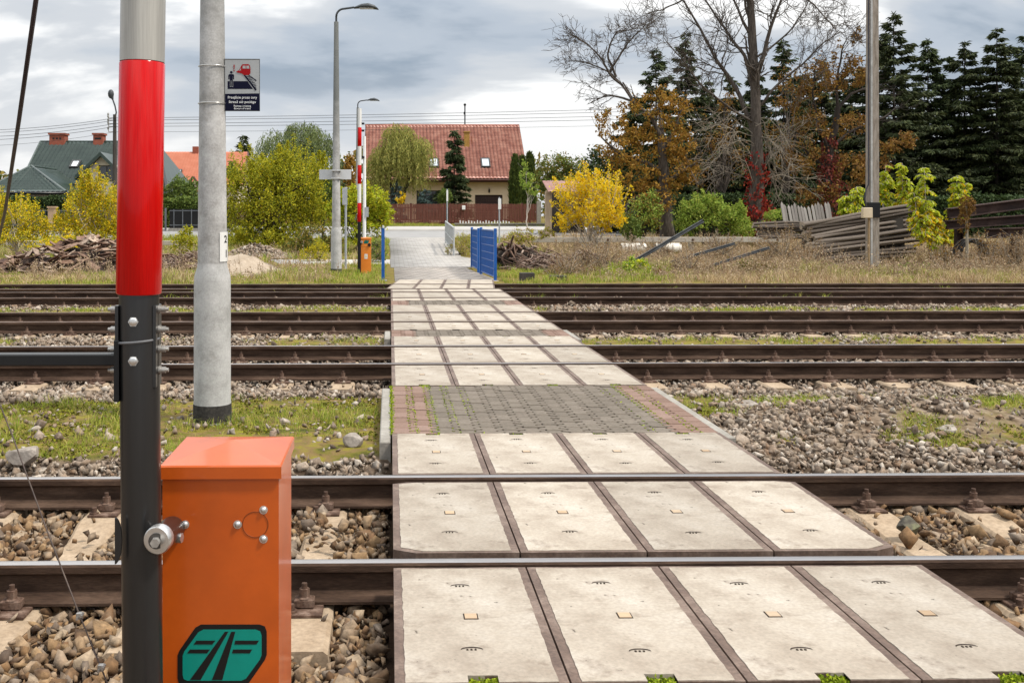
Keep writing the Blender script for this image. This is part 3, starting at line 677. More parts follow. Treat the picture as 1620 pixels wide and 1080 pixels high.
# ------------------------------------------------------------------ crossing barriers
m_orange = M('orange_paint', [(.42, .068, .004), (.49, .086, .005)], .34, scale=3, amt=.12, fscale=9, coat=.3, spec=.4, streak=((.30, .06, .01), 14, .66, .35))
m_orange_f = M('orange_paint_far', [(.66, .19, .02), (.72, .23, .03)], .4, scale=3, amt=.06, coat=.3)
m_red = M('red_film', [(.40, .001, .001), (.54, .003, .002)], .20, scale=2, amt=.15, coat=.2, spec=.14, stretch=(12, 12, .3))
m_white = M('white_film', [(.62, .61, .58), (.70, .69, .66)], .3, scale=2, amt=.06, coat=.4, stretch=(12, 12, .3))
m_silver = M('silver_film', [(.25, .24, .215), (.42, .405, .365)], .35, .1, scale=2, amt=.12, coat=.2, stretch=(14, 14, .3))
m_black = M('dark_grey_paint', [(.008, .008, .0085), (.014, .0135, .013)], .33, scale=2, amt=.12, spec=.5, coat=.15, stretch=(9, 9, .5))
m_blk = M('black_paint', [(.006, .006, .007), (.01, .01, .01)], .3, scale=3, amt=.1)
m_steel = M('bright_steel', [(.55, .54, .52), (.68, .67, .65)], .3, .85, scale=8, amt=.1)
m_zinc = M('zinc_bolt', [(.30, .28, .25), (.46, .44, .41)], .45, .7, scale=30, amt=.2)
m_zinc_d = M('dark_zinc', [(.06, .055, .05), (.11, .10, .09)], .5, .6, scale=30, amt=.2)
m_teal = M('teal_sticker', [(0.0, .20, .15), (0.0, .23, .18)], .35, scale=4, amt=.05)
m_ink = M('black_print', [(.006, .006, .006)], .4, amt=0)
m_yellow = M('yellow_sticker', [(.65, .55, .22), (.72, .66, .40)], .5, scale=5, amt=.05)

def face_poly(pts, Y, z=0.0, ref=None):
    return [(at(a, b, ref or Y).x, at(a, b, ref or Y).z) for a, b in pts]
BX0, BX1, BYF = at(257, 0, 2.66).x, at(441, 0, 2.66).x, 2.66
BZT = at(300, 735, 2.66).z; BD = .335
def barrier(near, loc, label):
    """dx,dy: shift of the whole machine from the near one's place"""
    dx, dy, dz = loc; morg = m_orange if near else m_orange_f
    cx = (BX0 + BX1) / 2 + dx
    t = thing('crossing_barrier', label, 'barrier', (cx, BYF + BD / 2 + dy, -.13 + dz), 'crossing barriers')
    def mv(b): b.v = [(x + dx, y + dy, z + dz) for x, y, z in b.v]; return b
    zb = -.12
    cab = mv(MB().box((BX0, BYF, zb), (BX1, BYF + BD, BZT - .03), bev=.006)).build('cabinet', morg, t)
    # lid with a raised centre and a folded rim
    x0, x1, y0, y1, z = BX0 - .008, BX1 + .008, BYF - .010, BYF + BD + .008, BZT; b = MB(); r = .022; xc, yc = (x0 + x1) / 2, (y0 + y1) / 2
    vs = [(x0, y0, z - .035), (x1, y0, z - .035), (x1, y1, z - .035), (x0, y1, z - .035), (x0, y0, z - .004), (x1, y0, z - .004), (x1, y1, z - .004), (x0, y1, z - .004),
          (x0 + .004, y0 + .004, z), (x1 - .004, y0 + .004, z), (x1 - .004, y1 - .004, z), (x0 + .004, y1 - .004, z), (xc, yc + .06, z + .016)]
    fs = [(3, 2, 1, 0)] + [(i, (i + 1) % 4, 4 + (i + 1) % 4, 4 + i) for i in range(4)] + [(4 + i, 4 + (i + 1) % 4, 8 + (i + 1) % 4, 8 + i) for i in range(4)] + [(8 + i, 8 + (i + 1) % 4, 12) for i in range(4)]
    mv(b.add(vs, fs)).build('lid', morg, t)
    if near:
        for px, py in ((417, 806), (376, 829), (417, 852), (293, 829)):
            p = at(px, py, 2.66); b = MB().ball((p.x, BYF - .001, p.z), .0088, 0, 1, .75, 1, 14); mv(b.cyl((p.x, BYF + .002, p.z), (p.x, BYF - .0015, p.z), .011, n=16)).build('dome_bolt', m_steel, cab)
        p = at(404, 829, 2.66); n = 40; b = MB()
        b.tube([(p.x + .0335 * math.cos(2 * math.pi * i / n), BYF - .0004, p.z + .0335 * math.sin(2 * math.pi * i / n)) for i in range(n + 1)], .0012, 6, caps=False)
        mv(b).build('cover_disc_rim', M('orange_seam', [(.20, .04, .005)], .6, amt=.1), cab)
    # emblem: black cut-corner plate, teal field, road signs made of bars
    def pl(pts, yo, m, b, k=1.0, o=(0, 0)):
        q = face_poly(pts, 2.66); q = [(x * k + o[0], z * k + o[1]) for x, z in q]; return b.prism_y(q[::-1], BYF - yo, BYF, m)
    outer = [(318, 987), (411, 987), (419, 990), (422, 998), (422, 1035), (419, 1043), (394, 1079), (386, 1083), (290, 1083), (283, 1080), (281, 1072), (281, 1036), (284, 1028), (309, 992)]
    cxp, cyp = 352, 1036
    inner = [(cxp + (a - cxp) * .885, cyp + (c - cyp) * .84) for a, c in outer]
    bars = [[(356, 998), (361.5, 998), (317.6, 1074), (300.7, 1074)], [(366, 998), (372.4, 998), (352, 1074), (335.4, 1074)], [(311, 1012), (341, 1012), (336, 1018), (306.7, 1018)],
            [(300.7, 1026), (332.4, 1026), (328, 1032), (296.3, 1032)], [(372.4, 1012), (409.8, 1012), (406, 1018), (371, 1018)], [(369, 1026), (399, 1026), (395.6, 1032), (367.4, 1032)]]
    k = 1.0; o = (0, 0)
    if not near:
        k = .62; c = face_poly([(352, 1036)], 2.66)[0]; o = ((BX0 + BX1) / 2 + .02 - c[0] * k, BZT - .12 - c[1] * k)
    b = MB(); pl(outer, .0012, 0, b, k, o); pl(inner, .002, 1, b, k, o)
    for q in bars: pl(q, .0028, 0, b, k, o)
    mv(b).build('emblem_plate', [m_ink, m_teal], cab)
    if not near:
        xm = (BX0 + BX1) / 2
        mv(MB().cyl((BX1 - .05, BYF, BZT - .20), (BX1 - .05, BYF - .03, BZT - .20), .045)).build('round_cover', m_blk, cab)
        b = MB().box((xm - .035, BYF - .002, BZT - .60), (xm + .055, BYF, BZT - .46), 0).prism_y([(xm - .02, BZT - .555), (xm + .04, BZT - .555), (xm + .01, BZT - .49)], BYF - .004, BYF, 1)
        mv(b).build('warning_label', [m_white, m_yellow], cab)
        mv(MB().box((BX0 + .01, BYF - .001, BZT - .262), (BX1 - .01, BYF + .001, BZT - .258))).build('door_seam', m_blk, cab)
    # boom: dark base tube, red and pale sleeves
    YB = 2.515; f = YB / FPX
    c0, c1, c2 = at(226, 1100, YB), at(219.5, 465, YB), at(225, 102, YB)
    d = (c2 - c1).normalized() if near else Vector((.004, 0, 1)).normalized()
    if not near: c0 = Vector((c1.x, YB, c0.z)); 
    bot = c0 + (c0 - c1).normalized() * (.25 if near else .45)
    base = mv(MB().tube([bot, c1 + d * .03], .0487, 32)).build('boom_base', m_black if near else m_blk, t)
    seg = .572 if near else .535; a = c1.copy(); r = .0555
    for i in range(6):
        q = a + d * seg; lo = a
        nm = 'boom_sleeve'
        mm = m_red if i % 2 == 0 else (m_silver if near and i == 1 else m_white)
        if i % 2 == 0: b = MB().tube([lo, lo + d * .004, q - d * .004, q], [r - .003, r, r, r - .003], 32)
        else: b = MB().tube([lo + d * .0005, q - d * .0005], r - .001, 32)
        mv(b).build(nm, mm, t); a = q
    if near:
        for py in (509, 571):
            p = at(211, py, YB - .049); mv(MB().cyl((p.x, p.y + .004, p.z), (p.x, p.y - .003, p.z), .0125, n=6).ball((p.x, p.y - .003, p.z), .0105, 0, 1, .3, 1, 12)).build('clamp_bolt', m_steel, base)
        p = at(219, 538, YB); n = 28
        mv(MB().tube([(p.x + .0505 * math.cos(2 * math.pi * i / n), YB + .0505 * math.sin(2 * math.pi * i / n), p.z + .004 * math.cos(2 * math.pi * i / n)) for i in range(n + 1)], .0035, 6, caps=False)).build('cable_tie', M('grey_plastic', [(.12, .12, .125)], .5, amt=.1), base)
        for s in (-1, 1):
            for py in (489, 521, 552, 585):
                p = at(219, py, YB); x = p.x + s * .0475
                b = MB().cyl((x, YB, p.z), (x + s * .008, YB, p.z), .0115, n=6).cyl((x + s * .008, YB, p.z), (x + s * .020, YB, p.z), .0085, n=6).cyl((x + s * .020, YB, p.z), (x + s * .027, YB, p.z), .005, n=8)
                mv(b).build('hex_nut', m_zinc, base)
            # vertical flat bar under the nuts
            p0, p1 = at(219, 610, YB), at(219, 482, YB); x = p0.x + s * .046
            mv(MB().box((x - .004, YB - .03, p0.z), (x + .004, YB + .03, p1.z), bev=.001)).build('clamp_bar', m_black, base)
        # side arm to the left with its flange
        p0, p1 = at(-420, 578.5, YB), at(190, 558.5, YB)
        arm = mv(MB().box((p0.x, YB - .02, p0.z), (p1.x - .008, YB + .02, p1.z), bev=.003)).build('side_arm', m_blk, t)
        q0, q1 = at(186, 632, YB), at(194, 536, YB)
        mv(MB().box((q0.x, YB - .035, q0.z), (q1.x, YB + .035, q1.z), bev=.001)).build('arm_flange', m_blk, arm)
        # half-round ear left of the base tube
        p = at(192, 845, YB); n = 12; b = MB()
        b.prism_y([(p.x + .030 * (math.sin(math.pi * i / n)) * .55 - .002, p.z + .056 * math.cos(math.pi * i / n)) for i in range(n + 1)], YB - .053, YB - .045)
        mv(b).build('ear_plate', m_black, base)
    # pivot shaft from the cabinet to the nut in front of the boom
    pa = at(272, 837, 2.66); pb = at(247, 856, 2.40)
    sh = mv(MB().tube([(pa.x, BYF + .01, pa.z), (pb.x + (pa.x - pb.x) * .25, 2.455, pb.z + (pa.z - pb.z) * .25)], [.033, .031], 24)).build('pivot_shaft', m_black, t)
    mv(MB().tube([(pb.x + .003, 2.43, pb.z), (pb.x + .001, 2.408, pb.z), (pb.x, 2.404, pb.z)], [.0335, .0335, .031], 28, smooth=True)).build('washer', m_steel, sh)
    mv(MB().cyl((pb.x, 2.405, pb.z), (pb.x, 2.4015, pb.z), .019, n=24)).build('inner_ring', m_zinc_d, sh)
    mv(MB().cyl((pb.x, 2.40, pb.z), (pb.x, 2.385, pb.z), .0115, n=6)).build('socket_bolt', m_zinc, sh)
    p = at(287, 841, 2.62); mv(MB().cyl((p.x - .012, 2.575, p.z), (p.x + .012, 2.57, p.z), .0125, n=6)).build('clamp_nut', m_steel, sh)
    return t
barrier(True, (0, 0, 0), 'large orange crossing barrier box in the foreground with black, red and silver raised boom')
fb = at(578.5, 0, 28.9); barrier(False, (fb.x - (BX0 + BX1) / 2, 28.9 - 2.66, .05), 'small orange barrier across the tracks with upright red and white boom')

def cable(pts, r, name, lbl, cat, mat, group=None, n=8):
    return tag(MB().tube(pts, r, n).build(name, mat, None, pts[0]), lbl, cat, group)
m_cable = M('cable_steel', [(.05, .035, .03), (.09, .065, .05)], .5, .3, scale=20, amt=.2)
m_cable_d = M('dark_hose', [(.012, .010, .016), (.03, .022, .03)], .3, scale=9, amt=.2, spec=.6)
cable([at(150, -900, 2.7), at(72, -110, 3.1), at(57, 0, 3.2), at(30, 190, 3.6), at(8, 335, 4.4), at(-6, 395, 5.0), at(-60, 560, 6.6), at(-110, 700, 7.5)], [.0085, .0085, .0085, .0082, .0075, .0065, .0065, .0065], 'stay_cable', 'dark slanting stay cable against the sky at the left edge', 'cable', m_cable_d)
t = thing('guy_wire', 'thin rusty guy wire with two clamps slanting down left of the black boom base', 'wire', tuple(at(178, 1100, 2.9)))
MB().tube([at(-40, 540, 3.6), at(20, 690, 3.4), at(75, 840, 3.2), at(125, 970, 3.0), at(178, 1100, 2.9)], .0026, 6).build('wire', m_cable, t)
for px, py, Y in ((126, 970, 3.0), (160, 1052, 2.93)):
    p = at(px, py, Y); MB().box((p.x - .009, p.y - .007, p.z - .016), (p.x + .009, p.y + .007, p.z + .004), bev=.002).cyl((p.x + .006, p.y - .012, p.z - .004), (p.x + .006, p.y + .012, p.z - .004), .005, n=6).cyl((p.x - .004, p.y - .012, p.z - .011), (p.x - .004, p.y + .012, p.z - .011), .005, n=6).build('wire_clamp', m_zinc, t)

# ------------------------------------------------------------------ concrete lamp posts
m_post = M('post_concrete', [(.27, .265, .25), (.37, .365, .35), (.45, .44, .425)], .85, scale=5, amt=.16, fscale=70, bump=.25, bscale=120, streak=((.20, .18, .15), 13, .60, .5))
m_shaft = None
m_post_s = M('post_concrete_weathered', [(.10, .105, .095), (.17, .17, .16), (.24, .24, .22)], .85, scale=3, amt=.2, fscale=60, bump=.25, stretch=(3, 3, .5))
m_tar = M('tar_coating', [(.02, .018, .016), (.045, .04, .035)], .8, scale=20, amt=.3, bump=.4)
m_lamp = M('lamp_grey', [(.035, .04, .042), (.06, .065, .07)], .5, scale=5, amt=.15)
m_glass = M('lamp_glass', [(.30, .31, .31)], .15, amt=.05)
def shaft_mat():
    """concrete that gets blacker with weather towards the top of the post"""
    if 'post_shaft' in _mats: return _mats['post_shaft']
    m = M('post_shaft', [(.26, .25, .235), (.36, .35, .335), (.44, .43, .415)], .85, scale=5, amt=.22, fscale=60, bump=.3, bscale=120, streak=((.16, .15, .13), 15, .575, .55))
    t = m.node_tree; n = t.nodes.new; l = t.links.new; p = [q for q in t.nodes if q.type == 'BSDF_PRINCIPLED'][0]; c = p.inputs['Base Color'].links[0].from_socket
    tc = n('ShaderNodeTexCoord'); sp = n('ShaderNodeSeparateXYZ'); l(tc.outputs['Object'], sp.inputs[0]); nz = n('ShaderNodeTexNoise'); nz.inputs['Scale'].default_value = 3; nz.inputs['Detail'].default_value = 5; l(tc.outputs['Object'], nz.inputs['Vector'])
    a = n('ShaderNodeMath'); a.operation = 'MULTIPLY_ADD'; l(nz.outputs['Fac'], a.inputs[0]); a.inputs[1].default_value = 2.4; l(sp.outputs[2], a.inputs[2])
    mr = n('ShaderNodeMapRange'); l(a.outputs[0], mr.inputs[0]); mr.inputs[1].default_value = 3.4; mr.inputs[2].default_value = 6.2; mr.inputs[4].default_value = .92
    mx = n('ShaderNodeMixRGB'); mx.inputs[2].default_value = (.075, .08, .075, 1); l(mr.outputs[0], mx.inputs[0]); l(c, mx.inputs[1]); l(mx.outputs[0], p.inputs['Base Color']); return m
def lamp_post(x, y, label, z=None, head_h=7.05, stained=False):
    z0 = float(gz(x, y)) if z is None else z
    t = thing('lamp_post', label, 'lamp post', (x, y, z0), 'concrete lamp posts')
    MB().lathe((x, y, z0), [(.156, -.3), (.156, .0), (.155, .13), (.152, .145), (.151, 1.13), (.150, 1.145), (.148, 1.16), (.147, 1.18), (.125, 1.25), (.122, 1.28)], 32).build('base_shaft', m_post, t)
    MB().lathe((x, y, z0), [(.159, -.02), (.159, .10), (.1565, .118)], 32).build('tar_band', m_tar, t)
    MB().lathe((x, y, z0), [(.1215, 1.27), (.063, head_h), (.05, head_h + .005)], 28).build('shaft', shaft_mat(), t)
    zz = z0 + head_h; a = [Vector((x, y, zz - .1)), Vector((x, y, zz + .15))]
    for i in range(7): th = math.pi / 2 * i / 6; a.append(Vector((x + .22 * (1 - math.cos(th)), y, zz + .15 + .22 * math.sin(th) + .0)))
    a.append(Vector((x + .50, y, zz + .41))); 
    MB().tube(a, .030, 10).build('arm', m_lamp, t)
    # cobra head: flattened pod
    hx = x + .50; b = MB(); vs = []; fs = []; n = 12; secs = [(0, .05, .035, .41), (.06, .075, .05, .415), (.2, .13, .10, .43), (.4, .17, .125, .43), (.58, .14, .085, .405), (.66, .07, .035, .385), (.69, .01, .008, .378)]
    for dx, w_, h_, zc_ in secs:
        for j in range(n):
            th = 2 * math.pi * j / n; vs.append((hx + dx, y + w_ * math.cos(th), zz + zc_ - .02 + (h_ * math.sin(th) if math.sin(th) > 0 else .02 * math.sin(th))))
    for i in range(len(secs) - 1):
        for j in range(n): fs.append((i * n + j, i * n + (j + 1) % n, (i + 1) * n + (j + 1) % n, (i + 1) * n + j))
    fs += [tuple(range(n))[::-1], tuple(range(len(vs) - n, len(vs)))]
    b.add(vs, fs, 0, True); h = b.build('lamp_head', m_lamp, t)
    MB().box((hx + .16, y - .10, zz + .372), (hx + .58, y + .10, zz + .395), bev=.006).build('lamp_glass', m_glass, h)
    return t
NP = at(336, 660, 8.45); NP = Vector((NP.x, 8.45, 0))
np_z = float(at(336, 660, 8.45).z)
npost = lamp_post(NP.x, NP.y, 'thick pale concrete post with black tarred foot carrying the warning sign', np_z)
p = at(532, 0, 28.5); LP1 = p; lamp_post(p.x, 28.5, 'tall concrete lamp post beside the far orange barrier', float(at(0, 432, 28.5).z))
p = at(566, 0, 55); lamp_post(p.x, 55, 'more distant, smaller looking lamp post behind the red and white boom', float(gz(p.x, 55)) - .05)
# number plate wrapped round the near post (a part of the post)
b = MB(); rr = .1265; z0, z1 = at(0, 414, 8.4).z, at(0, 367, 8.4).z; a0, a1 = R(-52), R(38); n = 10
vs = [(NP.x + rr * math.cos(a0 + (a1 - a0) * i / n), NP.y + rr * math.sin(a0 + (a1 - a0) * i / n), z) for z in (z0, z1) for i in range(n + 1)]
b.add(vs, [(i, i + 1, n + 2 + i, n + 1 + i) for i in range(n)], 0)
for s, zc_, ac in (('2', at(0, 379, 8.4).z, -22), ('1', at(0, 402, 8.4).z, -18)):
    V, F = text_mesh(s, .085, bold=.002); b.add([(NP.x + (rr + .0015) * math.cos(R(ac) + v[0] / rr), NP.y + (rr + .0015) * math.sin(R(ac) + v[0] / rr), zc_ + v[1]) for v in V], F, 1)
b.build('number_plate', [m_white, m_ink], npost)

# ------------------------------------------------------------------ warning sign on the near post
m_navy = M('navy_print', [(.004, .005, .018)], .8, amt=0, spec=.1)
m_signg = M('sign_silver', [(.27, .28, .28), (.33, .34, .34)], .35, scale=3, amt=.03)
m_sred = M('sign_red', [(.26, .006, .009)], .7, amt=0, spec=.1)
m_swhite = M('sign_white', [(.75, .75, .74)], .5, amt=0)
m_edge = M('sign_edge', [(.08, .08, .08), (.13, .13, .12)], .5, .3)
YS = 8.42; k = mpp(YS)
SX = lambda a: at(a, 0, YS).x
SZ = lambda b_: at(0, b_, YS).z
# coordinates below are the photo pixels of the sign (zoomed crop / 9.82 + offset)
C = lambda a, b_: (SX(340 + a / 9.823), SZ(80 + b_ / 9.823))
t = thing('warning_sign', 'small white and navy railway crossing sign with red train, strapped to the near post', 'sign', (SX(381), YS, SZ(175)))
MB().box((SX(352), YS, SZ(175.3)), (SX(411), YS + .012, SZ(92.3)), bev=.001).build('plate', m_edge, t)
def flat(b, pts, m, yo): b.prism_y([C(*q) for q in pts][::-1] if 0 else [C(*q) for q in pts], YS - yo, YS - yo + .0008, m)
b = MB(); flat(b, [(157, 140), (688, 140), (690, 660), (157, 668)], 0, .001); b.build('picture_field', [m_signg], t)
b = MB()
flat(b, [(198, 470), (505, 470), (590, 592), (198, 592)], 0, .002)
b.prism_y([(C(255, 333)[0] + .019 * k / k * .0 + 20 / 9.823 * k * math.cos(2 * math.pi * i / 14), C(255, 333)[1] + 20 / 9.823 * k * math.sin(2 * math.pi * i / 14)) for i in range(14)], YS - .003, YS - .002, 0)
flat(b, [(222, 362), (288, 362), (298, 375), (298, 440), (284, 442), (282, 395), (278, 395), (278, 465), (232, 465), (232, 395), (228, 395), (226, 442), (210, 440), (210, 375)], 0, .003)
flat(b, [(230, 462), (252, 462), (252, 560), (232, 560)], 1, .0032); flat(b, [(260, 462), (284, 462), (284, 560), (262, 560)], 1, .0032)
flat(b, [(234, 462), (248, 462), (248, 552), (236, 552)], 0, .0042); flat(b, [(264, 462), (280, 462), (280, 552), (266, 552)], 0, .0042)
flat(b, [(445, 375), (472, 375), (650, 600), (630, 618)], 0, .004); flat(b, [(520, 378), (535, 375), (648, 455), (640, 470)], 0, .0032)
for i in range(9):
    f_ = i / 8; ax, ay = 480 + 140 * f_, 395 + 195 * f_; bx, by = 545 + 100 * min(1, f_ * 1.5), 392 + 190 * f_
    flat(b, [(ax, ay), (bx, by), (bx, by + 9), (ax + 6, ay + 9)], 0, .0034)
b.build('navy_pictogram', [m_navy, m_signg], t)
b = MB()
flat(b, [(330, 325), (385, 290), (410, 228), (430, 208), (520, 205), (545, 225), (553, 280), (552, 350), (530, 375), (450, 375), (420, 352), (345, 335)], 0, .0046)
flat(b, [(432, 230), (478, 230), (478, 275), (432, 275)], 1, .0055); flat(b, [(490, 230), (533, 230), (536, 275), (490, 275)], 1, .0055); flat(b, [(372, 315), (392, 296), (406, 262), (404, 300)], 1, .0055)
flat(b, [(290, 215), (308, 215), (304, 290), (294, 290)], 0, .0046); flat(b, [(291, 302), (307, 302), (307, 318), (291, 318)], 0, .0046)
b.build('red_train_pictogram', [m_sred, m_signg], t)
b = MB(); flat(b, [(160, 668), (690, 660), (700, 930), (160, 930)], 0, .0012); tf = b.build('text_field', [m_navy], t)
b = MB()
for s, cy, wd_ in (('Przejście przez tory', 725, 450), ('Strzeż się pociągu', 795, 415), ('Railway crossing', 858, 265), ('Beware of trains', 897, 255)):
    V, F = text_mesh(s, 1.0, bold=.004); wd0 = V[:, 0].max() - V[:, 0].min(); sc_ = wd_ / 9.823 * k / wd0; c = C(427, cy)
    b.add([(c[0] + v[0] * sc_, YS - .0032, c[1] + v[1] * sc_) for v in V], F)
b.build('lettering', m_swhite, tf)
for py in (104, 163):
    n = 24; z = SZ(py); rr = .113 if py < 120 else .116
    MB().tube([(NP.x + rr * math.cos(2 * math.pi * i / n), NP.y + rr * math.sin(2 * math.pi * i / n), z) for i in range(n + 1)] , .0035, 6, caps=False).box((NP.x + rr - .01, YS - .004, z - .006), (SX(356), YS + .014, z + .006)).ball((SX(353), YS - .006, z), .006, 0).build('strap', m_steel, t)
MB().box((NP.x + .10, YS + .002, SZ(173)), (SX(356), YS + .010, SZ(95))).build('bracket', m_edge, t)

# board seen from behind on the far lamp post
t = thing('sign_board', 'blank white back of a rectangular board clamped to the far lamp post', 'sign', (LP1.x, 28.66, at(0, 285, 28.5).z))
a, c = at(505, 284, 28.66), at(555.5, 268.5, 28.66)
MB().box((a.x, 28.66, a.z), (c.x, 28.69, c.z), bev=.004).build('board', M('board_grey_white', [(.50, .51, .52), (.58, .59, .60)], .5, scale=3, amt=.05), t)
for py in (269.5, 282):
    z = at(0, py, 28.5).z; MB().box((LP1.x - .13, 28.38, z - .02), (LP1.x + .13, 28.665, z + .02), bev=.003).build('clamp', m_steel, t)

# ------------------------------------------------------------------ sign posts seen edge-on
m_galv = M('galvanised', [(.34, .36, .38), (.46, .48, .50)], .5, .4, scale=6, amt=.1)
def sign_post(px, ytop, Y, lbl, plate, pw):
    p = at(px, ytop, Y); z0 = float(gz(p.x, Y)); t = thing('sign_post', lbl, 'sign post', (p.x, Y, z0), 'thin road sign posts')
    MB().cyl((p.x, Y, z0 - .1), (p.x, Y, p.z), .034, n=12).build('pole', m_galv, t)
    a, c = at(plate[0], plate[2], Y - .05), at(plate[1], plate[1 + 1 + 1], Y - .05)
    MB().box((a.x, Y - .05, at(0, plate[3], Y).z), (c.x, Y - .035, at(0, plate[2], Y).z), bev=.002).build('plate', m_galv if pw == 0 else m_swhite, t)
sign_post(547, 296, 30.5, 'galvanised post with narrow grey plate just right of the far lamp post', (541.5, 549.5, 297, 324), 0)
sign_post(707.5, 299, 50, 'thin white road sign post before the brown fence gate', (706.3, 709.0, 301, 318), 1)
sign_post(790, 312, 45, 'thin pale road sign post right of the garage door', (788.2, 793.0, 314, 331), 1)
p = at(576.5, 0, 31); z0 = float(gz(p.x, 31)); t = thing('signal_post', 'slim white post standing right behind the far barrier boom', 'post', (p.x, 31, z0))
MB().cyl((p.x, 31, z0), (p.x, 31, at(0, 215, 31).z), .055, .045, 14).build('pole', m_swhite, t)
for py in (196, 207, 249): q = at(570.5, py, 31); MB().cyl((q.x, 30.96, q.z), (q.x, 30.84, q.z), .055, n=12).box((q.x - .02, 30.93, q.z - .03), (p.x, 30.98, q.z + .03)).build('signal_lamp', m_blk, t)
q = at(578, 335, 31); MB().box((q.x - .01, 30.93, q.z - .16), (q.x + .10, 30.95, q.z + .14), bev=.002).build('plate', m_galv, t)

# ------------------------------------------------------------------ blue pedestrian gates, blue post, white railings
m_blue = M('blue_paint', [(.008, .075, .29), (.014, .10, .36)], .38, scale=5, amt=.15, coat=.3)
def blue_post(b, x, y, ztop, z0, r=.037): b.box((x - r, y - r, z0 - .05), (x + r, y + r, ztop), bev=.006); return b
def gate(x0, y0, x1, y1, ztop, lbl):
    z0 = float(gz(x0, y0)); t = thing('pedestrian_gate', lbl, 'gate', (x0, y0, z0), 'blue pedestrian gates')
    for x, y in ((x0, y0), (x1, y1)): blue_post(MB(), x, y, ztop, z0).build('post', m_blue, t)
    b = MB(); L_ = math.hypot(x1 - x0, y1 - y0); n = int(L_ / .042); P_ = lambda f, z: Vector((x0 + (x1 - x0) * f, y0 + (y1 - y0) * f, z))
    zb, zt = z0 + .10, ztop - .06
    for i in range(1, n): b.tube([P_(i / n, zb), P_(i / n, zt)], .0075, 5)
    b.build('bars', m_blue, t)
    b = MB()
    for i in range(7): z = zb + (zt - zb) * i / 6; b.tube([P_(.01, z), P_(.99, z)], .012 if 0 < i < 6 else .02, 6)
    b.build('cross_wires', m_blue, t)
    return t
zg = at(0, 361.5, 25.7).z
gate(at(783.5, 0, 25.7).x, 25.7, at(761, 0, 28.4).x, 28.4, zg, 'nearer blue mesh gate panel right of the crossing path')
gate(at(757, 0, 29.0).x, 29.0, at(746.5, 0, 31.5).x, 31.5, zg - .03, 'farther blue mesh gate panel right of the crossing path')
x = at(606, 0, 25.7).x; z0 = float(gz(x, 25.7)); t = thing('gate_post', 'single blue square post left of the crossing path', 'post', (x, 25.7, z0)); blue_post(MB(), x, 25.7, at(0, 362, 25.7).z, z0, .04).build('post', m_blue, t)
MB().box((x - .045, 25.655, at(0, 362, 25.7).z), (x + .045, 25.745, at(0, 362, 25.7).z + .012), bev=.003).build('cap', m_blue, t); MB().box((x - .10, 25.6, z0 - .05), (x + .10, 25.8, z0 + .03), bev=.01).build('footing', m_kerb, t)
m_rail_g = M('railing_paint', [(.36, .37, .37), (.46, .47, .47)], .5, scale=8, amt=.15)
def railing(x0, y0, x1, y1, lbl):
    z0 = float(gz(x0, y0)); z1 = float(gz(x1, y1)); t = thing('railing', lbl, 'railing', (x0, y0, z0), 'white pipe railings by the path'); P_ = lambda f, h: Vector((x0 + (x1 - x0) * f, y0 + (y1 - y0) * f, z0 + (z1 - z0) * f + h))
    for i in range(5): MB().tube([P_(i / 4, -.05), P_(i / 4, 1.05)], .036, 10).build('post', m_rail_g, t)
    b = MB(); b.tube([P_(0, 1.05), P_(1, 1.05)], .036, 10); b.tube([P_(0, .55), P_(1, .55)], .024, 8); b.build('rails', m_rail_g, t)
    b = MB()
    for i in range(40): b.tube([P_((i + .5) / 40, .15), P_((i + .5) / 40, 1.0)], .010, 5)
    b.tube([P_(0, .15), P_(1, .15)], .02, 8); b.build('bars', m_rail_g, t)
railing(at(718, 0, 37.5).x, 37.5, at(705, 0, 47).x, 47, 'white pipe railing on the right edge of the path')
railing(at(606.5, 0, 38).x, 38, at(604, 0, 46).x, 46, 'white pipe railing on the left edge of the path, behind the blue post')

# ------------------------------------------------------------------ utility poles and wires
m_wood = M('dark_pole_wood', [(.035, .03, .026), (.07, .06, .05)], .9, scale=4, amt=.25, stretch=(6, 6, .5))
m_insul = M('insulator', [(.25, .24, .22)], .4, amt=.1)
YP = 60; p = at(181.5, 0, YP); z0 = float(gz(p.x, YP))
t = thing('utility_pole', 'dark utility pole with street lamp and insulators beside the green roofed house', 'utility pole', (p.x, YP, z0))
zt = at(0, 181, YP).z; MB().tube([(p.x, YP, z0 - .2), (p.x, YP, zt)], [.16, .10], 12).build('pole', m_wood, t)
a = [Vector((p.x, YP, zt - .3)), at(184, 178, YP), at(182, 168, YP), at(178.5, 158, YP)]
MB().tube(a, .045, 8).build('lamp_arm', m_lamp, t); q = at(175.5, 149, YP)
MB().ball(q, .24, 0, .75, .8, 1.15, 12).tube([at(178.5, 158, YP), at(177.2, 154, YP)], [.05, .1], 8).build('lamp_head', m_lamp, t)
WZ = [187, 190.5, 196, 200.5, 209]
for i, py in enumerate(WZ):
    q = at(181, py, YP); MB().tube([q + Vector((-.1, 0, 0)), q + Vector((-.3, -.1, .0)), q + Vector((-.34, -.1, .16))], .03, 6).ball(q + Vector((-.34, -.1, .22)), .075, 0, .8, .8, 1.3, 8).build('insulator', m_insul, t)
nm = ['topmost', 'second from top', 'middle', 'fourth from top', 'lowest']
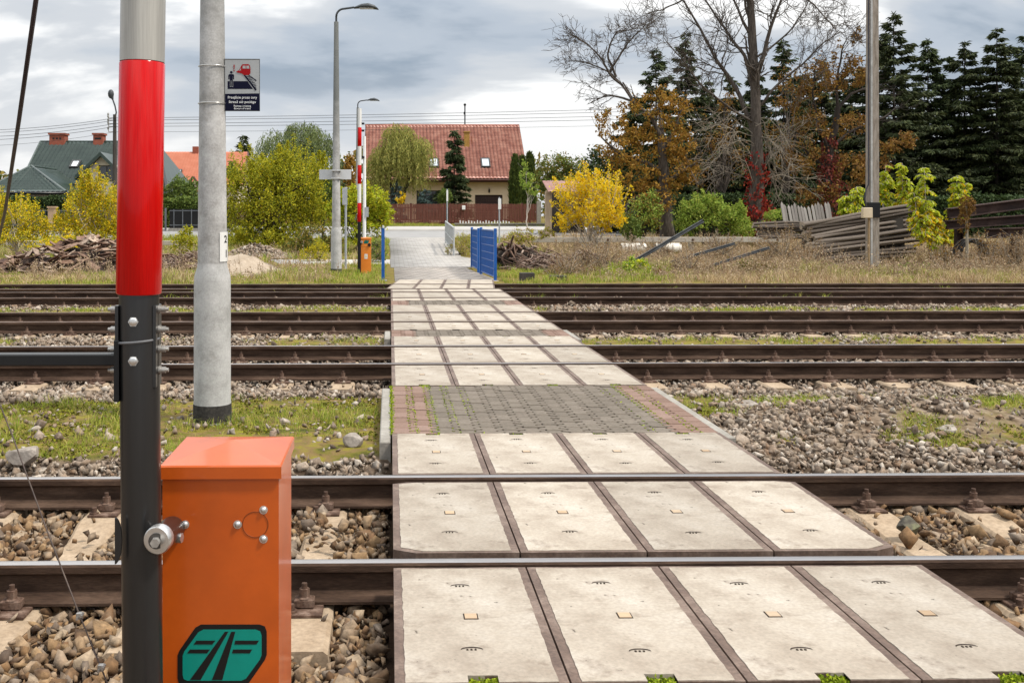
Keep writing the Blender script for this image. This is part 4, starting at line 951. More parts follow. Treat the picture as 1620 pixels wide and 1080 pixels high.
for i, py in enumerate(WZ):
    a = at(181, py, YP - .1); ends = [at(-160, py + 17 + i * 1.2, YP - 2), at(1900, py - 50 + i * 2.0, YP + 2)]; pts = []
    for e_ in ends:
        seg_ = [a.lerp(e_, f / 12) - Vector((0, 0, 4 * (f / 12) * (1 - f / 12) * .35)) for f in range(13)]
        pts.append(seg_)
    tag(MB().tube(pts[0][::-1] + pts[1][1:], .012 if i < 4 else .008, 4).build('overhead_wire', m_blk, None, a), f'{nm[i]} of the five overhead wires crossing the sky by the utility pole', 'wire', 'overhead wires')

YR = 30.5; p = at(1380, 0, YR); z0 = float(gz(p.x, YR)); zt = 11.2; m_pc = M('pole_concrete_brown', [(.16, .13, .10), (.27, .23, .19), (.33, .29, .25)], .9, scale=4, amt=.25, fscale=50, bump=.4, stretch=(4, 4, .6))
t = thing('concrete_pole', 'tall brown concrete pole in front of the log stack, cable conduit on its side', 'pole', (p.x, YR, z0)); w0 = .145
MB().add([(p.x + sx * w0 * s_, YR + sy * .12 * s_, z) for z, s_ in ((z0 - .3, 1.08), (zt, .9)) for sx, sy in ((-1, -1), (1, -1), (1, 1), (-1, 1))], [(3, 2, 1, 0), (4, 5, 6, 7)] + [(i, (i + 1) % 4, 4 + (i + 1) % 4, 4 + i) for i in range(4)]).build('shaft', m_pc, t)
MB().box((p.x - .115, YR - .142, z0), (p.x - .055, YR - .118, zt - .2), bev=.006).build('edge_rib', m_post, t)
q0, q1 = at(0, 331, YR).z, at(0, 320, YR).z
MB().box((p.x - .165, YR - .15, q0 - .25), (p.x + .165, YR + .14, q1), bev=.004).build('black_band', m_blk, t)
q = at(1366.5, 328, YR); m_beige = M('beige_box', [(.52, .42, .28), (.60, .50, .36)], .6, scale=3, amt=.08)
bx = MB().box((q.x - .15, YR - .30, at(0, 345, YR).z), (q.x + .13, YR - .15, at(0, 328.5, YR).z), bev=.012).build('meter_box', m_beige, t)
MB().tube([(q.x + .06, YR - .2, at(0, 345, YR).z), (q.x + .06, YR - .2, z0)], .033, 10).build('conduit', M('brown_pipe', [(.22, .14, .07), (.34, .24, .13)], .7, scale=8, amt=.3), t)
MB().tube([at(1371, 328, YR - .2), at(1368.5, 316, YR - .2), at(1370, 300, YR - .16), at(1374, 292, YR - .15), at(1374, -90, YR - .15)], .022, 8).build('cable', m_cable_d, t)

# ------------------------------------------------------------------ houses
m_tile_r = M('red_roof_tile', [(.22, .068, .04), (.32, .12, .078), (.42, .195, .135)], .26, scale=1.5, amt=.14, fscale=8, spec=.5)
m_tile_g = M('green_roof_tile', [(.016, .031, .024), (.032, .052, .041)], .34, scale=1.2, amt=.14, fscale=8, spec=.5)
m_tile_o = M('orange_roof_tile', [(.42, .13, .07), (.48, .17, .10)], .7, scale=1.2, amt=.1, fscale=8)
m_stucco = M('beige_render', [(.62, .49, .345), (.68, .55, .40)], .9, scale=1.5, amt=.05, fscale=20, bump=.1)
m_cream = M('cream_render', [(.55, .48, .36), (.62, .55, .43)], .9, scale=1.5, amt=.06)
m_brown = M('brown_paint', [(.055, .018, .014), (.085, .03, .022)], .5, scale=3, amt=.15)
m_gdoor = M('garage_brown', [(.028, .015, .014), (.045, .024, .02)], .5, scale=3, amt=.1)
m_pane = M('window_glass', [(.02, .024, .03), (.05, .055, .06)], .05, scale=.6, amt=.1, spec=.8)
m_skyl = M('skylight_glass', [(.50, .55, .58), (.62, .66, .68)], .08, scale=.5, amt=.05, spec=.8)
m_wframe = M('white_frame', [(.62, .61, .58)], .5, amt=.05)
m_dframe = M('dark_frame', [(.03, .03, .03), (.05, .048, .045)], .5, amt=.1)
m_brick = M('chimney_brick', [(.22, .06, .035), (.30, .09, .055)], .85, scale=5, amt=.2, fscale=15)
m_brick_o = M('ochre_brick', [(.30, .16, .035), (.42, .24, .06)], .85, scale=5, amt=.25, fscale=12)
def tiled(p00, p10, p01, p11, mat, name, parent, cw=.30, rh=.38, amp=.028, step=.03, trim=None):
    """wavy tile sheet over the quad eave-left, eave-right, ridge-left, ridge-right"""
    p00, p10, p01, p11 = [np.array(p, float) for p in (p00, p10, p01, p11)]
    Lw = max(np.linalg.norm(p10 - p00), np.linalg.norm(p11 - p01)); Lh = np.linalg.norm((p01 + p11 - p00 - p10) / 2)
    nu = int(Lw / cw) * 6; rows = int(Lh / rh); nrm = np.cross(p10 - p00, p01 - p00); nrm /= np.linalg.norm(nrm)
    u = np.linspace(0, 1, nu + 1); vv = []; off = []
    for r in range(rows): vv += [r / rows, (r + .97) / rows]; off += [step, 0]
    vv = np.array(vv); off = np.array(off); U, Vv = np.meshgrid(u, vv)
    # width at each height, so that hips keep the same wave pitch
    A = p00 + (p01 - p00) * Vv[..., None]; B = p10 + (p11 - p10) * Vv[..., None]; P = A + (B - A) * U[..., None]
    dist = (P - p00) @ ((p10 - p00) / max(1e-6, np.linalg.norm(p10 - p00)))
    wave = amp * (np.abs(np.sin(np.pi * dist / cw)) ** .8)
    P = P + nrm * (wave + off[None].T)[..., None]
    k = nu + 1; i = (np.arange(len(vv) - 1)[:, None] * k + np.arange(nu)[None]).ravel(); F = np.stack([i, i + 1, i + 1 + k, i + k], 1)
    return npmesh(name, P.reshape(-1, 3), F, mat, parent, smooth=False)
def wall_front(b, x0, x1, z0, z1, y, th, ops):
    """front wall pieces round rectangular openings (xa, xb, za, zb)"""
    xs_ = sorted({x0, x1, *[v for o in ops for v in o[:2]]}); 
    for i in range(len(xs_) - 1):
        a, c = xs_[i], xs_[i + 1]; blk = sorted([(o[2], o[3]) for o in ops if o[0] <= a + 1e-6 and o[1] >= c - 1e-6]); z = z0
        for lo, hi in blk + [(z1, z1)]:
            if lo > z + 1e-4: b.box((a, y, z), (c, y + th, lo))
            z = hi
    return b
def window(parent, xa, xb, za, zb, y, fm, pm, cols=1, name='window', dep=.10):
    b = MB(); f = .07
    b.box((xa, y + dep, za), (xb, y + dep + .06, za + f)).box((xa, y + dep, zb - f), (xb, y + dep + .06, zb)).box((xa, y + dep, za + f), (xa + f, y + dep + .06, zb - f)).box((xb - f, y + dep, za + f), (xb, y + dep + .06, zb - f))
    for i in range(1, cols): x_ = xa + (xb - xa) * i / cols; b.box((x_ - f / 2, y + dep, za + f), (x_ + f / 2, y + dep + .06, zb - f))
    wn = b.build(name, fm, parent); MB().box((xa + f, y + dep + .03, za + f), (xb - f, y + dep + .045, zb - f)).build('pane', pm, wn); return wn
def roof_window(roof, P0, px0, px1, f0, f1, e0, r0, nrm):
    """px0..px1 along x; f0..f1 fraction up the slope"""
    a = lambda x_, f, o: tuple(Vector((x_, e0[0] + (r0[0] - e0[0]) * f, e0[1] + (r0[1] - e0[1]) * f)) + nrm * o)
    b = MB(); bw = .11; df = bw / math.hypot(r0[0] - e0[0], r0[1] - e0[1])
    def slab(xa, xb, fa, fb, o0, o1, m=0):
        b.add([a(xa, fa, o0), a(xb, fa, o0), a(xb, fb, o0), a(xa, fb, o0), a(xa, fa, o1), a(xb, fa, o1), a(xb, fb, o1), a(xa, fb, o1)], [(3, 2, 1, 0), (4, 5, 6, 7), (0, 1, 5, 4), (1, 2, 6, 5), (2, 3, 7, 6), (3, 0, 4, 7)], m)
    slab(px0, px1, f0, f0 + df, 0, .24); slab(px0, px1, f1 - df, f1, 0, .24); slab(px0, px0 + bw, f0 + df, f1 - df, 0, .24); slab(px1 - bw, px1, f0 + df, f1 - df, 0, .24)
    o = b.build('roof_window', m_dframe, roof) 
    b = MB(); 
    b.add([a(px0 + bw, f0 + df, .20), a(px1 - bw, f0 + df, .20), a(px1 - bw, f1 - df, .20), a(px0 + bw, f1 - df, .20)], [(0, 1, 2, 3)]); return o, b
# red roofed house
YW = 88.; X = lambda a, Y=YW: at(a, 0, Y).x
Z = lambda b_, Y=YW: at(0, b_, Y).z
zg_ = 1.12; xl, xrr = X(583.5), X(805.5); zw = Z(287); YRg = 93.5; zr = Z(198, YRg); rx0, rx1 = X(578, YRg), X(821, YRg)
H = thing('house', 'large house with glossy red tiled roof and beige walls behind the brown fence', 'house', ((xl + xrr) / 2, YW, zg_ - .1))
ops = [(X(608), X(621), Z(330), Z(304)), (X(659), X(698), zg_ + .2, Z(301)), (X(751.5), X(795), zg_ - .1, Z(308))]
b = wall_front(MB(), xl, xrr, zg_ - .3, zw, YW, .35, ops); b.box((xl, YW + .351, zg_ - .3), (xl + .3, YW + 11, zw)).box((xrr - .3, YW + .351, zg_ - .3), (xrr, YW + 11, zw)).box((xl + .301, YW + 10.7, zg_ - .3), (xrr - .301, YW + 11, zw)).box((xl + .3, YW + 2.5, zg_ - .3), (xrr - .3, YW + 2.6, zw))
for x0_ in (xl, xrr - .25): b.prism_x([(YW, zw + .001), (YW + 11, zw + .001), (YRg, zr - .45)], x0_, x0_ + .25)
b.build('wall', m_stucco, H)
window(H, *ops[0], YW, m_wframe, m_pane); window(H, *ops[1], YW, m_dframe, m_pane, 3, 'picture_window')
o = ops[2]; b = MB()
for i in range(5): hh = (o[3] - o[2]) / 5; b.box((o[0], YW + .18, o[2] + i * hh + .012), (o[1], YW + .22, o[2] + (i + 1) * hh), bev=.005)
b.build('garage_door', m_gdoor, H)
ye, ze = YW - .75, Z(283.5, YW - .75); rf = tiled((rx0, ye, ze), (rx1, ye, ze), (rx0, YRg, zr), (rx1, YRg, zr), m_tile_r, 'roof', H, .31, .40, .085, .09)
MB().add([(rx0, YRg, zr), (rx1, YRg, zr), (rx1, YW + 11.7, ze), (rx0, YW + 11.7, ze)], [(3, 2, 1, 0)]).build('rear_slope', m_tile_r, rf)
MB().tube([(rx0 - .02, YRg, zr + .04), (rx1 + .02, YRg, zr + .04)], .11, 8).build('ridge', m_tile_r, rf)
MB().add([(rx0 - .02, ye - .02, ze - .22), (rx1 + .02, ye - .02, ze - .22), (rx1 + .02, ye - .02, ze - .04), (rx0 - .02, ye - .02, ze - .04), (rx0 - .02, YW, ze - .22), (rx1 + .02, YW, ze - .22), (rx1 + .02, YW, ze + .3), (rx0 - .02, YW, ze + .3)], [(0, 1, 2, 3), (0, 4, 5, 1), (1, 5, 6, 2), (3, 7, 4, 0)]).build('fascia', m_brown, rf)
MB().add([(rx1 + .03, ye, ze - .18), (rx1 + .03, ye, ze + .06), (rx1 + .03, YRg, zr + .08), (rx1 + .03, YRg, zr - .18), (rx1 - .02, ye, ze - .18), (rx1 - .02, ye, ze + .06), (rx1 - .02, YRg, zr + .08), (rx1 - .02, YRg, zr - .18)], [(0, 3, 2, 1), (1, 2, 6, 5), (4, 5, 6, 7), (0, 1, 5, 4), (0, 4, 7, 3)]).build('verge_board', m_brown, rf)
b = MB().tube([(rx0, ye - .10, ze - .06), (rx1, ye - .10, ze - .06)], .085, 8); b.build('gutter', m_brown, H)
for x_, s in ((xl - .08, -1), (xrr + .04, 1)): MB().tube([(x_ - .25 * s, ye - .1, ze - .1), (x_, YW - .1, ze - .7), (x_, YW - .1, zg_)], .055, 8).build('downpipe', m_brown, H)
sl = Vector((0, ze - zr, YRg - ye)).normalized()
for pa, pb in ((679, 694), (761, 775.5)):
    f0, f1 = (283.5 - 267) / (283.5 - 198), (283.5 - 253.5) / (283.5 - 198); ym = ye + (YRg - ye) * .25
    o, b = roof_window(rf, None, X(pa, ym), X(pb, ym), f0, f1, (ye, ze), (YRg, zr), sl); b.build('pane', m_skyl, H)
ym = ye + (YRg - ye) * .62; xa, xb = X(734.2, ym), X(742.5, ym); zb_, zt_ = Z(246, ym) - .35, Z(209, ym)
ch = MB().box((xa, ym - .35, zb_), (xb, ym + .35, zt_), bev=.01).box((xa - .06, ym - .41, zt_), (xb + .06, ym + .41, zt_ + .10), bev=.01)
for i in range(12): z_ = zb_ + .3 + i * .15; ch.box((xa - .003, ym - .353, z_), (xb + .003, ym - .2, z_ + .012))
ch.build('chimney', m_brick_o, rf)
MB().tube([(X(735.5, YRg), YRg, zr), (X(735.5, YRg), YRg, Z(163, YRg))], .06, 6).ball((X(735.5, YRg), YRg, Z(164.5, YRg)), .13).box((X(733.5, YRg), YRg - .05, Z(180, YRg)), (X(735.5, YRg), YRg + .05, Z(176, YRg))).build('antenna', m_blk, rf)
q = at(774, 302, YW - .1); MB().ball(q, .12, 0, .7, .7, 1.5).tube([q + Vector((0, .15, .25)), q + Vector((0, 0, .2))], .04, 6).build('wall_lamp', m_blk, H)

# green roofed house
YG, YGr = 72., 79.; X2 = lambda a, Y=YG: at(a, 0, Y).x
Z2 = lambda b_, Y=YG: at(0, b_, Y).z
zg2 = .85; ze = Z2(312, YG); zr = Z2(225, YGr); rx0, rx1 = X2(64, YGr), X2(249, YGr); ex0, ex1 = X2(22, YG), X2(266, YG)
H = thing('house', 'house with dark green tiled roof, brick chimneys and gabled dormer at left', 'house', (X2(150), YG, zg2 - .2))
MB().box((ex0 + .6, YG + .7, zg2 - .3), (ex1 - .6, YG + 13, ze)).build('wall', m_cream, H)
rf = tiled((ex0, YG, ze), (ex1, YG, ze), (rx0, YGr, zr), (rx1, YGr, zr), m_tile_g, 'roof', H, .32, .42, .06, .055)
MB().add([(ex0, YG, ze), (rx0, YGr, zr), (ex0, YG + 14, ze), (ex1, YG, ze), (rx1, YGr, zr), (ex1, YG + 14, ze)], [(0, 1, 2), (5, 4, 3), (2, 1, 4, 5), (0, 2, 5, 3)]).build('rear_slope', m_tile_g, rf)
MB().tube([(rx0, YGr, zr + .03), (rx1, YGr, zr + .03)], .11, 8).tube([(rx0, YGr, zr + .03), (ex0, YG, ze + .03)], .09, 8).build('ridge', m_tile_g, rf)
MB().tube([(rx1, YGr, zr + .03), (ex1, YG, ze + .03)], .14, 6).build('verge_board', m_blk, rf)
for a, c, zt_ in ((81, 105, 211.5), (150, 165, 211.5)):
    x0_, x1_ = X2(a, YGr), X2(c, YGr); z1_ = Z2(zt_, YGr); b = MB().box((x0_, YGr - .45, zr - .4), (x1_, YGr + .45, z1_ - .12)).box((x0_ - .08, YGr - .53, z1_ - .12), (x1_ + .08, YGr + .53, z1_ + .02)); b.build('chimney', m_brick, rf)
    b = MB(); 
    for i in range(3): xx_ = x0_ + (x1_ - x0_) * (.28 + .22 * i); b.box((xx_ - .08, YGr - .455, z1_ - .48), (xx_ + .08, YGr - .44, z1_ - .34))
    b.build('flue_hole', m_blk, rf)
f0, f1 = (312 - 270) / 87, (312 - 259) / 87; ym = YG + 3.6; sl = Vector((0, ze - zr, YGr - YG)).normalized()
o, b = roof_window(rf, None, X2(111, ym), X2(125, ym), f0, f1, (YG, ze), (YGr, zr), sl); b.build('pane', m_skyl, H)
# gabled dormer
YD = 71.2; xa, xc, xb = X2(118, YD), X2(158.5, YD), X2(197, YD); za, zc_ = Z2(278, YD), Z2(240, YD)
ops = [(X2(152, YD), X2(178, YD), Z2(287, YD), Z2(261, YD))]; wz = Z2(262, YD) + .05
b = wall_front(MB(), X2(130, YD), X2(186, YD), zg2, wz, YD + .5, .3, ops); b.prism_y([(X2(136, YD), wz + .001), (X2(181, YD), wz + .001), (xc, zc_ - .25)], YD + .5, YD + .8); b.box((X2(130, YD), YD + .801, zg2), (X2(186, YD), YD + 3.5, wz)); dm = b.build('dormer', m_cream, H)
window(dm, *ops[0], YD + .5, m_dframe, m_pane, 2)
for (x1_, z1_, nm_) in ((xa, za, 0), (xb, za, 1)):
    lo, hi = Vector((x1_, YD, z1_)), Vector((xc, YD, zc_)); b = MB(); q = Vector((0, 6, 0)); n_ = Vector((0, 0, -.28))
    b.add([lo, hi, hi + q, lo + q, lo + n_, hi + n_, hi + q + n_, lo + q + n_], [(0, 1, 2, 3), (7, 6, 5, 4), (0, 4, 5, 1), (1, 5, 6, 2), (2, 6, 7, 3), (3, 7, 4, 0)]); b.build('dormer_roof', m_tile_g, dm)
# low hip-roofed wing at left
YL = 66.; xa, xh, xb = X2(-30, YL), X2(49, YL + 4), X2(104, YL); zeL, zhL = Z2(304.5, YL), Z2(264, YL + 4)
MB().box((xa + .5, YL + .5, zg2 - .4), (xb - .5, YG + 1, zeL)).build('wing_wall', m_stucco, H)
wr = tiled((xa, YL, zeL), (xb, YL, zeL), (xh - .1, YL + 4, zhL), (xh + .1, YL + 4, zhL), m_tile_g, 'wing_roof', H, .32, .42, .06, .055)
xr2 = X2(108, YL + 8)
tiled((xb, YL, zeL), (xb, YL + 9, zeL), (xh, YL + 4, zhL), (xh, YL + 9, zhL), m_tile_g, 'wing_roof', H, .30, .38)
MB().tube([(xb, YL, zeL + .04), (xh, YL + 4, zhL + .05), (xh, YL + 9, zhL + .05)], .11, 6).tube([(xa, YL, zeL + .04), (xh, YL + 4, zhL + .05)], .10, 6).build('hip_ridge', m_tile_g, wr)
MB().tube([(xa, YL - .08, zeL - .05), (xb, YL - .08, zeL - .05), (xb + .08, YL + 9, zeL - .05)], .09, 8).build('gutter', m_blk, H)

# orange roofed house
YO, YOr = 103., 109.; X3 = lambda a, Y=YO: at(a, 0, Y).x
Z3 = lambda b_, Y=YO: at(0, b_, Y).z
zeo, zro = Z3(292), Z3(240, YOr); x0_, x1_, x2_, x3_ = X3(225), X3(384), X3(225, YOr), X3(392, YOr)
H = thing('house', 'distant house with plain orange roof behind the lamp post', 'house', (X3(305), YO, 1.0))
MB().box((x0_ + .5, YO + .6, .8), (x1_ - .6, YO + 11, zeo)).prism_x([(YO + .6, zeo + .001), (YO + 11, zeo + .001), (YOr, zro - .3)], x1_ - .9, x1_ - .6).build('wall', m_cream, H)
rf = tiled((x0_, YO, zeo), (x1_, YO, zeo), (x2_, YOr, zro), (x3_, YOr, zro), m_tile_o, 'roof', H, .3, .4, .02, .02)
MB().add([(x2_, YOr, zro), (x3_, YOr, zro), (x1_, YO + 12, zeo), (x0_, YO + 12, zeo)], [(3, 2, 1, 0)]).build('rear_slope', m_tile_o, rf)
MB().add([(x1_, YO, zeo - .25), (x3_, YOr, zro - .25), (x3_, YOr, zro + .03), (x1_, YO, zeo + .03)], [(0, 1, 2, 3)]).tube([(x1_, YO, zeo - .1), (x3_, YOr, zro - .1)], .13, 6).build('verge_board', m_brown, rf)
xq = X3(310, YOr); MB().box((xq - .3, YOr - .4, zro - .4), (xq + .3, YOr + .4, zro + .55)).build('chimney', m_brick, rf)
o, b = roof_window(rf, None, X3(277, YO + 1.5), X3(286, YO + 1.5), .20, .40, (YO, zeo), (YOr, zro), Vector((0, zeo - zro, YOr - YO)).normalized()); b.build('pane', m_skyl, H)
xa, xb, xc = X3(292, YO - 1), X3(318, YO - 1), X3(305, YO - 1)
MB().prism_y([(xa + .3, Z3(300)), (xb - .3, Z3(300)), (xc, Z3(281) - .3)], YO - .7, YO + 2).build('porch_gable', m_cream, H)
b = MB()
for x_ in (xa, xb): b.tube([(x_, YO - .8, Z3(299)), (xc, YO - .8, Z3(280))], .14, 6).tube([(x_, YO + 2, Z3(299)), (xc, YO + 2, Z3(280))], .14, 6)
b.build('porch_verge', m_brown, H)

# small shed with a pink tiled roof behind the yellow bush
YK = 57.; X4 = lambda a: at(a, 0, YK).x
Z4 = lambda b_: at(0, b_, YK).z
m_pink = M('faded_pink_tile', [(.30, .16, .14), (.38, .23, .20)], .7, scale=2, amt=.15); m_plank = M('tan_planks', [(.34, .24, .15), (.46, .35, .24)], .9, scale=4, amt=.2, stretch=(8, 8, .5))
H = thing('shed', 'little open shed with faded pink tiles behind the bright yellow bush', 'shed', (X4(902), YK, .55)); zg4 = .55
for a, c in ((863, 873), (930, 938)): MB().box((X4(a), YK, zg4 - .2), (X4(c), YK + .25, Z4(303))).build('corner_post', m_plank, H)
MB().box((X4(863), YK - .02, Z4(306)), (X4(938), YK - .002, Z4(301))).build('lintel', m_plank, H); MB().box((X4(874), YK + 2.5, zg4 - .2), (X4(938), YK + 2.6, Z4(303))).build('wall', m_wood, H)  # back wall in darker wood: the open shed's interior shade put into colour
tiled((X4(866), YK - .4, Z4(304)), (X4(942), YK - .4, Z4(304)), (X4(866), YK + 2, Z4(284)), (X4(938), YK + 2, Z4(284)), m_pink, 'roof', H, .25, .3)

# ------------------------------------------------------------------ fences, walls, hedges' neighbours
def picket_fence(name, lbl, pxs, Y, ytop, ybase, mp_, mo_, pw, gap, posts, cat='fence', hooks=None):
    xa, xb = at(pxs[0], 0, Y).x, at(pxs[1], 0, Y).x; zt, zb = at(0, ytop, Y).z, at(0, ybase, Y).z
    t = thing(name, lbl, cat, ((xa + xb) / 2, Y, zb)); px_ = [at(p_, 0, Y).x for p_ in posts]
    for i in range(len(px_) - 1):
        a, c = px_[i], px_[i + 1]; b = MB(); n = max(1, int((c - a) / (pw + gap)))
        for j in range(n):
            x_ = a + (c - a) * (j + .5) / n; dz = random.uniform(-.02, .02); b.box((x_ - pw / 2, Y - .012, zb + .06), (x_ + pw / 2, Y + .012, zt + dz), bev=.004)
        for f in (.2, .82): z_ = zb + (zt - zb) * f; b.box((a, Y + .013, z_ - .04), (c, Y + .05, z_ + .04))
        b.build('picket_panel', mp_, t)
    for p_ in px_: MB().box((p_ - .08, Y + .0, zb - .1), (p_ + .08, Y + .16, zt + .06), bev=.01).build('post', mo_, t)
    return t
m_fb = M('fence_brown', [(.11, .032, .022), (.15, .05, .034), (.18, .07, .05)], .65, scale=2, amt=.18, stretch=(10, 10, .5))
picket_fence('picket_fence', 'long brown picket fence in front of the red roofed house', (335, 850), 76, 322.5, 354, m_fb, m_brown, .085, .022, [335, 378, 421, 464, 507, 550, 610, 650, 703, 712, 738, 790, 826, 850])
q = at(733.5, 328, 75.9); tag(MB().box((q.x - .12, 75.80, q.z - .18), (q.x + .12, 75.97, q.z + .12), bev=.02).build('letter_box', m_swhite, None, q), 'small white letter box on the brown fence', 'letter box')
q = at(853, 0, 75); z_ = float(gz(q.x, 75)); tag(MB().box((q.x - .15, 75, z_ - .1), (q.x + .15, 75.3, at(0, 318, 75).z), bev=.02).build('gate_pillar', m_kerb, None, (q.x, 75, z_)), 'slim grey concrete pillar at the right end of the brown fence', 'pillar')
t = thing('low_wall', 'low grey concrete wall along the road before the brown fence', 'wall', (at(860, 0, 62).x, 70.0, .8))
xa, xb = at(720, 0, 70).x, at(1010, 0, 70).x; MB().box((xa, 70, .6), (xb, 70.25, at(0, 355.5, 70).z)).build('wall_panel', M('grey_wall', [(.20, .18, .16), (.30, .28, .25)], .9, scale=2, amt=.2), t)
MB().box((xa - .05, 69.95, at(0, 355.4, 70).z), (xb, 70.3, at(0, 353.2, 70).z), bev=.01).build('coping', m_kerb, t)
b = MB(); i = 0
x_ = at(728, 0, 70.1).x
while x_ < at(808, 0, 70).x: b.box((x_ - .035, 70.1, at(0, 353.2, 70).z), (x_ + .035, 70.14, at(0, 348.5 + (i % 3), 70).z)); x_ += .2; i += 1
b.build('pale_pickets', m_swhite, t)
# wrought iron fence with brick pillars by the green roofed house
YI = 63.; m_iron = M('iron_grey', [(.10, .11, .12), (.16, .17, .18)], .5, .3, amt=.1); m_brk = M('tan_brick', [(.34, .22, .13), (.44, .31, .20)], .9, scale=4, amt=.2, fscale=14)
zi = float(gz(0, YI)); t = thing('iron_fence', 'grey iron bar fence with tan brick pillars before the hedge', 'fence', (at(150, 0, YI).x, YI, zi))
pil = [-20, 83, 141, 200, 262, 330, 372]
for p_ in pil:
    x_ = at(p_, 0, YI).x; MB().box((x_ - .21, YI - .2, zi - .1), (x_ + .21, YI + .2, at(0, 329, YI).z)).prism([(x_ - .26, YI - .26), (x_ + .26, YI - .26), (x_ + .26, YI + .26), (x_ - .26, YI + .26)], at(0, 329, YI).z + .001, at(0, 326.5, YI).z).build('pillar', m_brk, t) if p_ in (83, 141, 200, -20) else MB().box((x_ - .05, YI - .05, zi), (x_ + .05, YI + .05, at(0, 329, YI).z)).build('post', m_iron, t)
for i in range(len(pil) - 1):
    a, c = at(pil[i], 0, YI).x + .24, at(pil[i + 1], 0, YI).x - .24; b = MB(); n = int((c - a) / (.13 if pil[i] < 200 else .45))
    for j in range(n): x_ = a + (c - a) * (j + .5) / n; b.tube([(x_, YI, zi + .2), (x_, YI, at(0, 331, YI).z)], .018 if pil[i] < 200 else .035, 5)
    for z_ in (zi + .35, at(0, 334, YI).z): b.box((a, YI - .02, z_), (c, YI + .02, z_ + .05))
    if pil[i] >= 200: b.box((a, YI + .06, zi), (c, YI + .09, at(0, 331, YI).z), 1)
    b.build('bar_panel', [m_iron, m_blk], t)
    MB().box((a - .03, YI - .14, zi - .15), (c + .03, YI + .14, zi + .18), bev=.01).build('plinth', m_kerb, t)

# ------------------------------------------------------------------ things in the yard at right
m_cbeam = M('weathered_concrete_rail', [(.36, .32, .27), (.46, .42, .36)], .9, scale=2, amt=.2, fscale=14)
def rail_fence(lbl, px0, px1, Y, y0, y1):
    xa, xb = at(px0, 0, Y).x, at(px1, 0, Y).x; zt, zb = at(0, y0, Y).z, at(0, y1, Y).z; z0 = float(gz(xa, Y)); t = thing('concrete_rail_fence', lbl, 'fence', ((xa + xb) / 2, Y, z0), 'low concrete rail fences'); L_ = 3.6; n = max(1, round((xb - xa) / L_))
    for i in range(n):
        a = xa + (xb - xa) * i / n; c = xa + (xb - xa) * (i + 1) / n; MB().box((a + .008, Y, zb + random.uniform(-.01, .01)), (c - .008, Y + .14, zt), bev=.01).build('beam', m_cbeam, t)
        MB().box((c - .45, Y + .145, z0 - .3), (c - .27, Y + .3, zt - .05)).build('post', m_cbeam, t)
        MB().cyl((c - .36, Y + .01, (zt + zb) / 2), (c - .36, Y - .008, (zt + zb) / 2), .05, n=10).build('bolt_head', m_rust, t)
rail_fence('low weathered concrete rail fence behind the yellow bush and white drums', 842, 1245, 38, 375.5, 384)
rail_fence('low concrete rail fence behind the debris heap at left', -70, 300, 40, 381, 388)
m_bar = M('grey_steel_bar', [(.05, .055, .06), (.11, .115, .12)], .45, .5, scale=5, amt=.2)
for i, (p0, p1, Y0, Y1, r, l) in enumerate(((( 988, 423), (1112, 350.5), 29.0, 30.2, .058, 'steepest grey steel bar sticking up from the green weeds'), ((1042, 421), (1162, 386), 29.3, 30.4, .045, 'middle leaning dark steel bar low among the dry weeds'), ((1104, 428), (1217, 392.5), 28.6, 29.8, .045, 'rightmost leaning steel bar in the dry weeds'))):
    a, c = at(*p0, Y0), at(*p1, Y1); d = (c - a).normalized(); up = Vector((0, -.3, 1)); s_ = d.cross(up).normalized(); u_ = s_.cross(d).normalized(); b = MB()
    # angle iron: two thin flanges
    for e1, e2, w1, w2 in ((s_, u_, r, .012), (u_, s_, r * 1.3, .012)):
        vs = [q + e1 * (k1 * w1) + e2 * k2 * w2 for q in (a, c) for k1, k2 in ((-.2, -1), (1, -1), (1, 1), (-.2, 1))]; b.add(vs, [(3, 2, 1, 0), (4, 5, 6, 7)] + [(j, (j + 1) % 4, 4 + (j + 1) % 4, 4 + j) for j in range(4)])
    tag(b.build('steel_bar', m_bar, None, a), l, 'steel bar', 'steel bars leaning in the weeds')
m_drum = M('white_plastic', [(.55, .50, .42), (.70, .67, .60)], .5, scale=2, amt=.15, streak=((.40, .32, .22), 5, .58, .5))
for (pa, pb, ya, yb, l) in ((982, 1022, 384.5, 402, 'dirty white plastic drum lying in the weeds, the left one'), (1037, 1077, 384.5, 401, 'cleaner white plastic drum lying under the concrete rail')):
    Y = 35.; a, c = at(pa, yb, Y), at(pb, ya, Y); r = (c.z - a.z) / 2; zc_ = (a.z + c.z) / 2; L_ = c.x - a.x; t = thing('plastic_drum', l, 'drum', (a.x + L_ / 2, Y, a.z), 'white drums in the weeds')
    b = MB(); xs_ = [0, .03, .04, .3, .31, .34, .35, .65, .66, .69, .70, .96, .97, 1]; rs_ = [.86, .97, 1, 1, 1.03, 1.03, 1, 1, 1.03, 1.03, 1, 1, .97, .86]
    b.tube([(a.x + L_ * f, Y + .05 * f, zc_) for f in xs_], [r * q for q in rs_], 22); b.build('drum_body', m_drum, t); MB().cyl((a.x - .03, Y, zc_ + r * .5), (a.x + .02, Y, zc_ + r * .5), .05, n=10).build('bung', m_blk, t)
for px, py, w_, l in ((833, 441, .36, 'short dark timber block lying by the last rail, left one'), (880, 444, .42, 'lower dark timber block beside the last rail, right one')):
    q = at(px - 11, 447, 25.9); z_ = float(gz(q.x, 25.9)); tag(MB().box((q.x, 25.7, z_ - .03), (q.x + w_, 25.98, z_ + (.20 if px < 850 else .13)), bev=.012).build('timber_block', m_wood, None, (q.x, 25.7, z_)), l, 'timber block', 'timber blocks by the rail')
